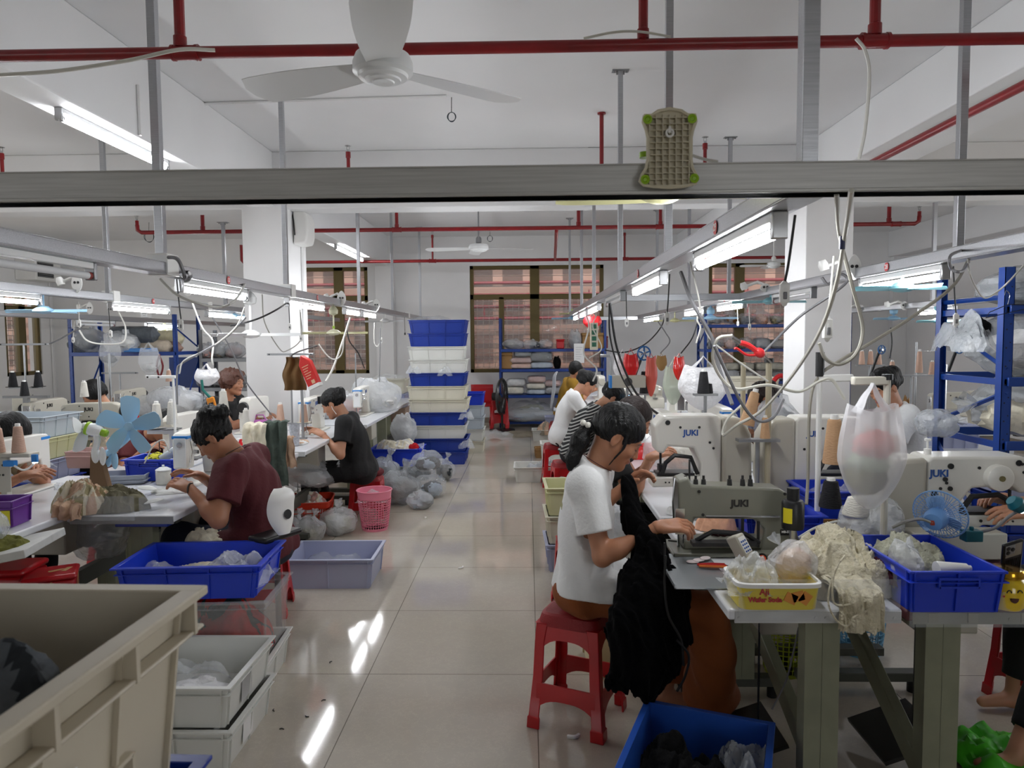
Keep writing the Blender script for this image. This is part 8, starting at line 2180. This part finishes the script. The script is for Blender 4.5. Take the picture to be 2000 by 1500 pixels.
# blue-and-dark shelves behind curly woman
a = PY(392, 700, 9.8)
struct('trim_1', MB().bb(PY(330, 700, 10.6).x, PY(402, 700, 10.6).x, 10.6, 10.64, .9, PY(330, 698, 10.6).z), mat('dark_blue_panel', '122a5c', .5))
wS = PY(480, 700, 9.8).x-a.x
rack('grey steel rack of brown bundles between the blue panel and the left column', (a.x, 9.8, 0), wS+.3, .5, 1.75, [.3, .95, PY(400, 700, 9.8).z], m=GREYM, deck=GREYM, holes=False)
for i, (px, z, cm) in enumerate(((405, 2, 'blush'), (432, 2, 'taupe'), (460, 2, 'blush'), (402, 1, 'mix'), (430, 1, 'brown'), (462, 1, 'taupe'))):
 zz = PY(400, 700, 9.8).z if z == 2 else .95
 bag('%s bundle on the %s shelf behind the auburn-haired woman' % (('left blush', 'middle taupe', 'right blush', 'left grey', 'middle brown', 'right taupe')[i], 'upper' if z == 2 else 'lower'), (PY(px, 700, 10).x, 10.0, zz), (.13, .18, .13), FILMG, FB[cm], 140+i, knot=False)
# ================================================================ WALL AND CEILING FIXTURES
q = PX(55, 528, XL)
o = thing('air_conditioner', 'white air conditioner box with dark grille high on the far left wall', 'air conditioner', (XL+.2, q.y, q.z-.2))
MB().bb(-.2, .18, -.35, .35, 0, .42).build('case', WHT, o, bevel=.015); MB().bb(.18, .19, -.3, .12, .06, .36).build('grille', BLK, o)
k = MB()
for i in range(9): k.bb(.19, .2, -.3, .12, .07+.033*i, .078+.033*i)
k.build('louvres', GREYM, o)
c = PY(594, 450, 7.75)
o = thing('wall_speaker', 'white wall box like a speaker on the aisle side of the left column', 'speaker', (cl1+.0, 7.7, c.z-.18))
MB().prism([(0.01, 0), (.14, .02), (.16, .1), (.16, .27), (.13, .35), (.01, .36)], -.16, .12).build('housing', WHT, o, bevel=.02)
MB().tube([(.03, -.17, .1), (.02, -.17, .25), (-.04, -.1, .45)], .006).build('cable_tail', CABB, o)
def coil(label, top, bot, r, tail=True):
 t = PZ(top[0], top[1], ZC-.02); b = PY(bot[0], bot[1], t.y); r = r*t.y/bot[2]; o = thing('wire_coil', label, 'wire', b)
 MB().tube([t-b, Vector((0, 0, r*1.1))], .003, 5).build('lead', CABB, o)
 m_ = MB()
 for k in range(3): m_.tube([(math.cos(a)*r*(1-.08*k), .004*k, math.sin(a)*r*(1+.05*k)) for a in np.linspace(0, 2*PI, 24)], .003, 5)
 m_.build('coil', mat('wire_dark', '2b3a40', .5), o)
 return o
coil('coiled dark wire hanging from the ceiling conduit, right of the big fan', (882, 190, 5.4), (882, 228, 5.4), .032)
coil('coiled grey wire hanging at the left above the second rail', (291, 434, 6.2), (291, 462, 6.2), .045)
coil('small coiled wire hanging in the back bay', (957, 452, 9.0), (957, 466, 9.0), .035)
def box_on_rail(label, px, rx, w_=.07, h_=.09, side=-1, open_=False, name='junction_box'):
 Y = PX(px, 600, rx).y; o = thing(name, label, 'socket box', (rx, Y, RT-RH-.004))
 MB().bb(-.052, .052, -w_/2, w_/2, 0, h_).build('housing', WHT, o, bevel=.003)
 f = MB(); f.bb(-w_*.45, w_*.45, -w_/2-.004, -w_/2, .01, h_-.01); f.build('cover_plate', WHTG if not open_ else STEEL, o)
 f = MB()
 for x, z in ((-.018, .055), (.0, .06), (.018, .055), (-.01, .03), (.01, .03)): f.bb(x-.003, x+.003, -w_/2-.006, -w_/2-.004, z-.005, z+.005)
 f.build('socket_slots', BLK, o); return o
box_on_rail('open white junction box stuffed with wires on the left rail', 322, -1.86, .12, .11)
box_on_rail('white socket box on the second left rail', 218, -3.46, .09, .09)
box_on_rail('white socket box on the left rail before the left column', 562, -1.86, .1, .1)
box_on_rail('white socket box on the second left rail before the column', 402, -3.46, .09, .09)
box_on_rail('small white socket box on the far part of the left rail', 793, -1.86, .1, .08)
box_on_rail('small socket box on the farthest left rail', 285, -5.3, .1, .08)
# hanging bags and packages
def px_w(n, Y): return n*Y/FPX
hb = hanging_bag
o = hb('white plastic bag with red and green contents hanging large at right', PY(1735, 745, 2.5), (px_w(142, 2.5), .2, px_w(245, 2.5)), mat('white_bag', 'eeeef2', .35, alpha=.5, bump=.35, bscale=14, spec=.7), [FB['moss'], mat('food_green', '9db08f', .7), mat('food_red', 'c4584c', .6)], 3, R(0))
o.location = PY(1704, 748, 2.5)
hb('white plastic bag hanging behind the tall black cone', PY(1374, 695, 4.6), (px_w(105, 4.6), .22, px_w(105, 4.6)), FILMW, None, 5)
hb('white bag with red print hanging left of the red bag', PY(1216, 682, 6.3), (px_w(40, 6.3), .14, px_w(62, 6.3)), FILMW, None, 6)
hb('bright red plastic bag hanging beside the white one', PY(1232, 680, 6.2), (px_w(34, 6.2), .13, px_w(60, 6.2)), mat('red_bag', 'd4181c', .3, alpha=.92, bump=.3, bscale=14), None, 7)
hb('red and pink package hanging near the blue pulley', PY(1272, 690, 6.0), (px_w(26, 6.0), .08, px_w(84, 6.0)), mat('pink_red_pack', 'cf5a4c', .4), None, 8, lift=.2)
hb('long red foil package hanging among the bags', PY(1326, 690, 5.2), (px_w(26, 5.2), .08, px_w(52, 5.2)), mat('red_foil', 'd2251c', .2, coat=.4), None, 9, lift=.3)
hb('brown paper packet hanging right of the blue pulley', PY(1292, 690, 5.8), (px_w(24, 5.8), .06, px_w(34, 5.8)), CARD, None, 10, lift=.3)
hb('pale green bag hanging below the red foil package', PY(1315, 700, 5.3), (px_w(44, 5.3), .12, px_w(90, 5.3)), mat('pale_green_film', 'cdd8c4', .3, alpha=.6), FB['white'], 11)
hb('small white bag of film hanging at left above the orange scale', PY(403, 710, 4.4), (px_w(54, 4.4), .13, px_w(44, 4.4)), FILMW, None, 12, lift=.5)
hb('red shopping bag pair high above the right row', PY(1157, 612, 8.5), (px_w(40, 8.5), .1, px_w(30, 8.5)), mat('red_bag2', 'c4141c', .5), None, 13)
o = thing('apron', 'brown cloth apron hanging in front of the left column', 'apron', PY(572, 697, 5.75), R(5))
def fn(u, v): return ((v-.5)*(.15+.05*u*(1 if v > .5 else .2))*(1-.25*(u < .25)*(1-u*4))+.01*math.sin(u*9), .012*math.sin(v*14+u*3)+.01*math.sin(u*7), -.27*u)
MB().sheet(fn, 22, 22, .004).build('cloth', mat('apron_brown', '5e4118', .8, bump=.3, bscale=30), o)
o = thing('snack_package', 'red and white tall food package hanging slanted beside the brown apron', 'package', PY(592, 698, 5.7), 0, rot=(0, R(-24), R(-12)))
MB().prism([(-.03, -.02), (.0, .02), (.03, -.02), (.05, -.05), (.05, -.24), (-.05, -.24), (-.05, -.05)], -.03, .03).build('package_body', mat('package_red', 'c4221e', .35), o, bevel=.006)
MB().bb(-.051, .051, -.031, .031, -.265, -.238).build('white_base', WHT, o)
q = MB()
for i in range(6): q.bb(-.03, .03-.01*(i % 3), -.0325, -.031, -.08-.02*i, -.074-.02*i)
q.bb(.0, .03, -.0325, -.031, -.23, -.2); q.build('lettering', mat('print_gold', 'd9b08c', .5), o)
hk = MB().tube(catmull([PY(590, 700, 5.75), PY(570, 697, 5.75), PY(580, 688, 5.75), PY(620, 675, 5.8)], 5), .006, 6).build('hook_arm', DSTEEL); tag(hk, 'bent dark steel hook arm holding the apron and red package', 'hook')
o = thing('digital_scale', 'orange framed handheld gadget with a black screen hanging at left', 'gadget', PY(414, 790, 4.3), rot=(0, R(-14), 0))
MB().bb(-.026, .026, -.008, .008, -.045, .045).build('case', mat('gadget_orange', 'e08a1c', .4), o, bevel=.008); MB().bb(-.014, .014, -.010, -.008, -.03, .012).build('screen', BLK, o); MB().tube([(0, 0, .045), (-.03, 0, .1), (-.02, 0, .16)], .008).build('green_ribbon', mat('ribbon_teal', '1c6f66', .7), o)
# pulley wheel
def pulley(label, px, py, Y, r):
 c = PY(px, py, Y); o = thing('pulley_wheel', label, 'wheel', c, R(15)); BP = mat('pulley_blue', '1c5f9c', .35)
 MB().tube([(math.cos(a)*r, 0, math.sin(a)*r) for a in np.linspace(0, 2*PI, 30)], r*.13, 8, False).build('wheel_rim', BP, o)
 for k in range(5): a = 2*PI*k/5; MB().bb(-r*.1, r*.1, -.006, .006, 0, r).build('spoke', BP, o).rotation_euler = (0, a, 0)
 MB().cyl((0, -.015, 0), (0, .015, 0), r*.25, n=14).build('hub', STEEL, o)
 MB().tube([(0, .02, 0), (-.1, .04, -.28)], .012).build('black_arm', BLK, o); return o
pulley('blue spoked pulley wheel on a black arm among the hanging bags', 1258, 690, 6.2, .058)
pulley('blue pulley wheel on the far right machines', 1722, 683, 6.9, .04)
pulley('blue pulley wheel left of the near right rack', 1874, 680, 5.6, .04)
o = thing('power_box', 'beige box with round fan vent and blue end in the right row', 'control box', PY(1225, 745, 6.0)); w_ = px_w(34, 6.0)
MB().bb(-w_, w_, -.06, .06, -.05, .05).build('housing', JUKID, o, bevel=.004); MB().bb(-w_-.004, -w_+.012, -.062, .062, -.052, .052).build('blue_end', BLUEL, o); MB().cyl((.0, -.062, 0), (0, -.06, 0), .035, n=20).build('fan_vent', DSTEEL, o)
MB().cyl((0, 0, -.05), (0, 0, .757-o.location.z), .012).build('post', GREYM, o)
o = thing('air_gun', 'red air blow gun hanging from clear hoses at right', 'air gun', PY(1470, 682, 2.6), rot=(0, R(28), 0))
MB().tube(catmull([(-.05, 0, .0), (-.02, 0, .005), (.02, 0, .0)], 4), .010, 8).ball((.028, 0, 0), (.022, .012, .018), 14).build('gun_body', mat('gun_red', 'cf2f33', .3), o)
MB().tube(catmull([(.02, 0, -.014), (-.01, 0, -.028), (-.05, 0, -.024), (-.06, 0, -.03)], 5), .005, 6).build('trigger', _M['gun_red'], o); MB().cyl((.045, 0, -.0), (.085, 0, -.012), .003, n=6).build('nozzle', STEEL, o); MB().cyl((-.05, 0, 0), (-.085, 0, .003), .007, n=8).build('hose_fitting', STEEL, o)
o = thing('power_strip', 'white and green power strip hanging above the right row', 'power strip', PY(1160, 658, 6.6)); MB().bb(-.035, .035, -.015, .015, -.12, .13).build('strip_body', OFFW, o, bevel=.005)
for k in range(4): MB().bb(-.02, .02, -.018, -.015, -.09+.055*k, -.05+.055*k).build('green_socket', mat('socket_green', '2b6b52', .5), o)
# ================================================================ SWITCHES AND CABLES
def snapv(p):
 # an end that hangs near a rail is moved along the line of sight onto the rail it belongs to
 best = p
 for rx in RAILS.values():
  if p.x*rx <= 0: continue
  k = rx/p.x; q = Vector((rx, p.y*k, CAMZ+(p.z-CAMZ)*k))
  if abs(k-1) < .3 and abs(q.z-(RT-RH/2)) < .09 and (best is p or abs(k-1) < kb): best = q; kb = abs(k-1)
 return best
def snap(*t): return snapv(PY(*t))
for lab, t, b, kw in (
 ('large white pendant switch on a thick black cord left of the right column', (1553, 420, 2.1), (1532, 573, 2.1), dict(w_=.017, h_=.034)),
 ('white pendant switch hanging right of sticker 13', (345, 545, 3.6), (354, 635, 3.6), dict(w_=.015, h_=.035)),
 ('white pendant switch before the crumpled bag at far left', (212, 602, 5.7), (216, 652, 5.7), dict(w_=.018, h_=.036)),
 ('white pendant switch in front of the bright column side', (564, 590, 5.4), (566, 638, 5.4), dict(w_=.017, h_=.03)),
 ('white pendant switch in line right of the bright column side', (586, 605, 5.3), (588, 660, 5.3), dict(w_=.016, h_=.03, m=CABW)),
 ('white pendant switch with a clear cover under the right rail', (1223, 570, 4.7), (1224, 630, 4.7), dict(w_=.018, h_=.032)),
 ('white pendant switch right of the covered one', (1308, 535, 3.4), (1303, 622, 3.4), dict(w_=.018, h_=.034)),
 ('white pendant switch between the near right rack and sticker 28', (1862, 520, 3.2), (1867, 625, 3.2), dict(w_=.017, h_=.036)),
 ('small white switch hanging before the right rack, left one', (1440, 600, 5.5), (1441, 632, 5.5), dict(w_=.014, h_=.026, m=CABW)),
 ('small white switch hanging before the right rack, right one', (1463, 600, 5.5), (1464, 638, 5.5), dict(w_=.014, h_=.028, m=CABW)),
 ('small white switch hanging over the left rack', (145, 628, 7.5), (143, 664, 7.5), dict(w_=.02, h_=.035, m=CABW)),
 ('white inline switch box on a looped cord at far left', (153, 590, 5.2), (155, 632, 5.2), dict(w_=.016, h_=.036, m=CABW)),
 ('black-cord switch on the left rail near the tall crates', (790, 610, 9.5), (791, 652, 9.5), dict(w_=.016, h_=.02, sm=BLK)),
 ('white switch on a cord left of the tall crates', (746, 620, 9.0), (745, 665, 9.0), dict(w_=.018, h_=.04, m=CABW)),
 ('white slanted switch box on the pale cord before the right column', (1630, 500, 2.25), (1616, 642, 2.25), dict(w_=.02, h_=.042, m=CABW, rot=R(10)))):
 T_ = snap(*t); switch(lab, T_, PY(b[0], b[1], T_.y), **kw)
def C(l, P, *a, **k): P[0] = snapv(P[0]); P[-1] = snapv(P[-1]); return cable(l, P, *a, **k)
C('thick pale hose dropping from the crossbeam in a long loop before the right column', pc((1634, 378, 2.0), (1640, 460, 2.05), (1665, 560, 2.15), (1685, 640, 2.2), (1672, 690, 2.2), (1640, 712, 2.2), (1612, 700, 2.2), (1600, 670, 2.2)), .0055, mat('hose_grey', 'a9a69b', .4))
C('thick pale hose running from the air coupling down left to the tables', pc((1663, 372, 1.8), (1650, 460, 1.9), (1632, 560, 2.0), (1600, 650, 2.2), (1550, 730, 2.5), (1490, 800, 2.7), (1440, 830, 2.8), (1412, 850, 2.9), (1420, 820, 2.9), (1450, 790, 2.9)), .006, mat('hose_clear', 'c9c8be', .3))
C('clear hose looping round the red air gun and the machines', pc((1430, 655, 2.6), (1402, 662, 2.6), (1392, 700, 2.65), (1410, 740, 2.7), (1440, 760, 2.7), (1500, 752, 2.7), (1560, 765, 2.75), (1600, 745, 2.8), (1625, 742, 2.8), (1650, 780, 2.8)), .006, _M['hose_clear'])
C('grey hose sweeping under the tacking machines in a wide loop', pc((1395, 675, 2.55), (1420, 730, 2.6), (1450, 790, 2.65), (1480, 822, 2.7), (1510, 815, 2.75), (1530, 780, 2.8)), .006, CABG)
C('black cable from the right rail slanting down to the red bag', pc((1191, 592, 4.5), (1205, 680, 4.6), (1235, 755, 4.7), (1262, 790, 4.8), (1290, 812, 4.8)), .008, CABB)
C('second black cable beside the slanting one', pc((1190, 592, 4.6), (1192, 660, 4.7), (1212, 730, 4.8), (1240, 780, 4.8)), .006, CABB)
C('dark double cable dropping from the rail of sticker 29 to the slanting cone', pc((1330, 532, 3.0), (1352, 590, 3.0), (1390, 660, 3.0), (1405, 720, 3.0), (1430, 790, 2.9)), .009, CABG)
C('pale thin cable beside the dark double cable', pc((1348, 512, 3.0), (1362, 570, 3.0), (1380, 650, 3.0), (1420, 690, 3.0), (1500, 745, 3.0)), .004, CABW)
C('long sagging black cable across the white wall at the right', pc((1182, 684, 6.4), (1220, 688, 6.3), (1260, 672, 6.2), (1290, 640, 6.0), (1300, 610, 5.8)), .006, CABB)
C('pale cable slanting from the right rail down past the blue fan blades', pc((1893, 505, 2.9), (1860, 560, 3.0), (1780, 620, 3.0), (1700, 670, 3.0), (1640, 705, 3.0), (1600, 735, 3.0), (1582, 790, 2.95), (1578, 930, 2.9), (1575, 985, 2.85)), .007, mat('hose_taupe', '8d897e', .45))
C('loop of grey cable hung on the right rail above sticker 28', pc((1880, 488, 2.9), (1856, 500, 2.9), (1858, 525, 2.9), (1878, 530, 2.9), (1892, 512, 2.9)), .006, CABG)
C('white charger cord hanging from the right rail over the near rack', pc((1890, 500, 3.0), (1893, 530, 3.1), (1905, 560, 3.2), (1925, 582, 3.3), (1960, 560, 3.3), (2002, 515, 3.2)), .004, CABW)
C('coiled cables wound round the right rail by the column', pc((1605, 542, 2.9), (1618, 555, 2.9), (1640, 535, 2.9), (1655, 548, 2.9), (1625, 575, 2.9), (1560, 620, 3.0), (1490, 690, 3.0)), .006, CABG)
C('white cable looping from the ceiling pipe down behind the crossbeam', pc((1672, 75, 3.0), (1690, 100, 3.0), (1698, 150, 3.0), (1690, 250, 3.0), (1678, 310, 3.0)), .007, CABW)
C('transparent hose tied along the front sprinkler pipe at left', pc((0, 147, 3.0), (120, 138, 3.0), (250, 118, 3.0), (350, 97, 3.0), (420, 98, 3.05)), .008, _M['hose_clear'])
C('transparent hose sagging along the front sprinkler pipe at right', pc((1140, 75, 3.05), (1200, 63, 3.05), (1250, 62, 3.05), (1310, 72, 3.05)), .005, _M['hose_clear'])
C('white cable from the fan base along the crossbeam top', pc((1350, 303, 1.65), (1380, 312, 1.66), (1402, 316, 1.66)), .0035, CABW)
C('thick white cable sagging between the left rail boxes', pc((313, 545, 3.6), (345, 575, 3.6), (385, 592, 3.6), (430, 600, 3.7), (460, 585, 3.8), (480, 552, 4.0)), .007, CABW)
C('thick grey cable hooked over the open junction box', pc((320, 503, 3.5), (345, 505, 3.5), (358, 530, 3.5), (362, 548, 3.5), (372, 540, 3.5), (368, 530, 3.5)), .010, CABG)
C('pair of long grey cables from the left rail down to the thread stand', pc((480, 620, 4.4), (440, 660, 4.4), (390, 690, 4.3), (355, 710, 4.3), (346, 725, 4.3), (346, 790, 4.3)), .006, CABG)
C('white cable running beside the pair of grey cables', pc((478, 600, 4.4), (460, 640, 4.4), (410, 680, 4.35), (360, 704, 4.3), (350, 730, 4.3)), .005, CABW)
C('white cord of the looped switch at far left', pc((155, 645, 5.2), (170, 665, 5.2), (200, 672, 5.2), (240, 668, 5.3), (245, 640, 5.4), (232, 610, 5.4)), .006, CABW)
C('thin dark cable sagging before the far left wall', pc((75, 672, 7.0), (100, 670, 7.0), (130, 655, 7.0), (165, 635, 7.0)), .008, CABG)
C('thin white drop cable above the hanging small bag', pc((375, 590, 4.6), (395, 640, 4.6), (415, 665, 4.6), (414, 700, 4.5), (416, 712, 4.5)), .006, CABW)
C('dark cable slanting across the left column base', pc((415, 620, 4.9), (450, 680, 5.0), (480, 745, 5.2), (530, 810, 5.5)), .005, CABG)
C('black cable sagging from the column lamp to the white mini fan', pc((560, 592, 5.2), (540, 605, 5.0), (510, 620, 4.8), (480, 630, 4.7), (450, 636, 4.7)), .006, CABB)
C('pale cable sagging across the left column', pc((512, 575, 5.0), (517, 630, 5.0), (545, 680, 5.2), (560, 685, 5.3), (588, 662, 5.3), (587, 610, 5.3)), .004, mat('cable_fade', 'a9a79f', .5))
C('white straight cable before the left rear window', pc((684, 620, 6.4), (668, 670, 6.3), (650, 720, 6.2), (636, 745, 6.1)), .009, CABW)
C('white cord looping beside the red package', pc((622, 672, 5.9), (640, 695, 5.9), (655, 702, 5.9), (668, 690, 5.9), (672, 660, 5.9)), .006, CABW)
C('thin dark cable hanging down left of the tall crates', pc((743, 640, 8.2), (742, 700, 8.2), (740, 770, 8.2)), .006, CABG)
C('white cord loop left of the tall crates', pc((731, 630, 8.5), (731, 668, 8.5), (738, 676, 8.5), (746, 660, 8.5)), .006, CABW)
C('tangle of thin black cables before the left rear window', pc((676, 630, 6.8), (682, 665, 6.8), (700, 690, 6.8), (712, 720, 6.8)), .006, CABB)
C('white cord dropping from the far blue fan on the right rail', pc((1366, 600, 4.6), (1362, 625, 4.6), (1368, 640, 4.6), (1360, 670, 4.6)), .006, CABW)
C('thin cable hanging from the right rail to the hanging packages', pc((1285, 628, 5.6), (1300, 650, 5.6), (1308, 668, 5.6), (1290, 690, 5.8)), .005, CABG)
C('dark thin cable near the red foil package', pc((1365, 620, 5.0), (1352, 660, 5.0), (1330, 690, 5.1)), .005, CABB)
C('white power cables in a bunch over the right row', pc((1145, 615, 6.5), (1150, 640, 6.5), (1140, 690, 6.5), (1165, 720, 6.5), (1158, 745, 6.5)), .008, CABW)
C('second white cable of the bunch over the right row', pc((1165, 615, 6.5), (1158, 640, 6.5), (1175, 680, 6.5), (1150, 700, 6.5)), .006, CABW)
C('black cable of the far right machines', pc((1842, 612, 6.0), (1830, 650, 6.0), (1838, 690, 6.0), (1855, 735, 5.8)), .006, CABB)
C('second black cable among the far right machines', pc((1740, 640, 6.4), (1742, 670, 6.4), (1738, 700, 6.4)), .006, CABB)
C('thin treadle cord hanging below the front table', pc((1560, 1225, 2.35), (1548, 1280, 2.35), (1535, 1330, 2.38), (1508, 1385, 2.4)), .003, CABG)
C('grey cables bundled on the table behind the black motor', pc((1510, 1035, 2.75), (1560, 1055, 2.75), (1610, 1040, 2.8), (1640, 1022, 2.85)), .006, CABG)
C('white cable loop rising from the table behind the bras', pc((1560, 1050, 2.8), (1595, 1030, 2.8), (1640, 1018, 2.8), (1668, 1030, 2.8), (1662, 1050, 2.8)), .005, CABW)
C('green-tipped white thread tube on the left table', pc((282, 905, 4.1), (300, 870, 4.1), (320, 860, 4.1), (332, 885, 4.1)), .004, CABW)
air = thing('air_coupling', 'dark blue air coupling on the clear hose before the right column', 'coupling', PY(1645, 472, 1.92)); MB().cyl((0, 0, -.02), (0, 0, .014), .0075, n=12).build('coupling_body', mat('coupling_blue', '1a2150', .3), air)
# green plastic on the floor at lower right, blue corner, floor litter
film_heap('bright green plastic sheet on the floor at the lower right corner', PZ(1955, 1490, 0), (.17, .2, .14), mat('green_sheet', '43b51c', .45), 151)
lit = [(550, 1425), (632, 1369), (646, 1294), (535, 1388), (600, 1400), (1120, 1440), (900, 1110), (830, 1012)]
for i, (px, py) in enumerate(lit):
 p = PZ(px, py, 0); o = MB().tube(catmull([(-.012, 0, .003), (0, .006, .004), (.012, -.002, .003)], 4), .0028 if i != 5 else .004, 5).build('thread_scrap', BLK if i < 5 else WHT)
 place(o, ('black' if i < 5 else 'white')+' thread scrap on the aisle floor, '+('near the white crate corner', 'beside the lower tube reflection', 'beside the upper tube reflection', 'against the white crates', 'halfway along the left aisle side', 'under the front red stool', 'in the middle of the aisle', 'by the grey floor bags')[i], 'scrap', (p.x, p.y, 0), R(40*i)); o.scale = (.8,)*3 if i < 5 else (2,)*3
# clutter on the further right-hand tables
def clutter(lab, px, py, Y, r, m, sd, kind='heap', z=None):
 c = PY(px, py, Y); zz = .757 if z is None else z
 return heap(lab, (c.x, Y, zz), r, m, sd, n=30) if kind == 'heap' else bag(lab, (c.x, Y, zz), r, FILM, m, sd, knot=False)
clutter('bright red plastic bag lying on the third right-hand table', 1255, 780, 5.0, (.2, .12, .12), mat('red_bag', 'd4181c', .3), 160)
clutter('clear bag of beige cups behind the first tacking machine', 1340, 800, 4.5, (.26, .2, .16), [FB['peach'], FB['ivory'], FB['white']], 161, 'bag')
clutter('beige cup stack on the clear bag behind the first tacking machine', 1340, 790, 4.55, (.06, .06, .26), FB['peach'], 162)
clutter('pink cups and pads on the third right-hand table', 1310, 790, 5.4, (.14, .12, .12), [FB['blush'], FB['pink']], 163)
clutter('pink cloth under the hands of the white-shirted woman', 1150, 770, 7.6, (.14, .12, .12), FB['pink'], 164)
clutter('clear film heap right of the slanting cone', 1520, 810, 5.2, (.16, .14, .24), [FB['mix']], 165, 'bag')
clutter('white fabric heap beyond the second tacking machine', 1420, 800, 5.6, (.2, .2, .14), [FB['white'], FB['ivory']], 166, 'bag')
clutter('brown paper pattern leaning on the far right machines', 1773, 700, 7.0, (.06, .04, .3), CARD, 167)
clutter('red cloth lying among the far right machines', 1760, 720, 6.8, (.16, .08, .12), FB['red'], 168)
clutter('transparent bag pile below the far left rack', 340, 760, 7.9, (.3, .2, .2), [FB['mix'], FB['white']], 169, 'bag')
clutter('clear film pile on the far left sewing table', 300, 755, 8.0, (.3, .2, .14), [FB['white']], 170, 'bag')
clutter('beige garment draped by the person in grey tee', 205, 830, 5.2, (.12, .1, .2), [FB['taupe'], FB['beige']], 171)
clutter('tan garments between the blue fan and the bowing woman', 268, 805, 5.3, (.14, .1, .22), [FB['khaki'], FB['taupe']], 172)
clutter('tan cloth bundle between bowing woman and auburn-haired woman', 400, 790, 6.0, (.13, .1, .26), [FB['taupe'], FB['beige']], 173)
clutter('small red cap-like cloth beside the person in grey tee', 258, 775, 6.1, (.1, .08, .24), FB['red'], 174)
clutter('grey machine cover cloth behind the auburn-haired woman', 400, 755, 8.2, (.3, .2, .22), [FB['grey'], FB['mix']], 175)
# ================================================================ SUB-PARTS
SUB = {'screen': 'control_panel', 'logo': 'arm', 'screw_plugs': 'arm', 'tension_discs': 'arm', 'take_up_lever': 'arm', 'blue_trim': 'arm', 'end_cap': 'tube', 'eyelet': 'eyelet_arm', 'number': 'disc',
  'yellow_label': 'motor_body', 'mouth': 'jar_body', 'eyes': 'jar_body', 'cheek': 'jar_body', 'rocker': 'switch_body', 'keys': 'key_panel', 'lens': 'camera_bump', 'round_port': 'bed', 'dial_screw': 'dial',
  'black_knobs': 'arm', 'model_number': 'model_plate', 'orange_knob': 'black_ring', 'tension_posts': 'arm', 'green_foot': 'back_plate', 'keyhole': 'back_plate', 'coupling': 'pipe_run', 'sprinkler_head': 'pipe_run',
  'brand_lettering': 'tub_body', 'lettering': 'box_body', 'biscuit_pictures': 'box_body', 'slot_holes': 'upright', 'socket_slots': 'cover_plate', 'louvres': 'grille', 'hair_tie_beads': 'hair', 'green_collar': 'neck', 'red_switch': 'motor_housing',
  'green_cap': 'motor_housing', 'ring': 'motor_housing', 'cage_rings': 'wire_cage', 'tape_strips': 'edge_strip', 'thread_guide': 'housing', 'cone_tray': 'tray_bar', 'clip_slots': 'clip_plate'}
for o in [x for x in SC.objects if x.parent is None and x.children]:
 byname = {}
 for c in o.children: byname.setdefault(c.name.split('.')[0], c)
 for c in list(o.children):
  p = byname.get(SUB.get(c.name.split('.')[0], ''))
  if p is not None and p is not c and p.matrix_basis == Matrix() and not len(p.children) > 40: c.parent = p
GR = {'crate': 'plastic crates around the workshop', 'stool': 'red plastic stools of the seamstresses', 'sewing machine': 'sewing machines on the work tables', 'table': 'sewing tables in rows', 'thread cone': 'thread cones on the machines',
  'fluorescent light': 'fluorescent lights over the rows', 'light': 'fluorescent lights over the rows', 'post': 'aluminium posts from the ceiling', 'cable': 'cables hanging from the rails', 'switch': 'pendant switches on the rails', 'fan': 'fans over and on the tables',
  'bag': 'bags of cloth and film', 'fabric pack': 'folded fabric packs on the racks', 'person': 'people at the sewing tables', 'pad': 'cut fabric pads', 'scrap': 'thread scraps on the floor', 'sticker': 'red number stickers on the rails', 'rail': 'aluminium cable rails',
  'fabric roll': 'fabric rolls on the far left rack', 'rack': 'steel racks', 'clip': 'fan clips on the rails', 'socket box': 'socket boxes on the left rails', 'plastic film': 'loose clear film', 'fabric': 'heaps of cloth', 'pipe': 'red sprinkler pipes'}
for o in SC.objects:
 if o.parent is None and 'group' not in o and o.get('category') in GR: o['group'] = GR[o['category']]
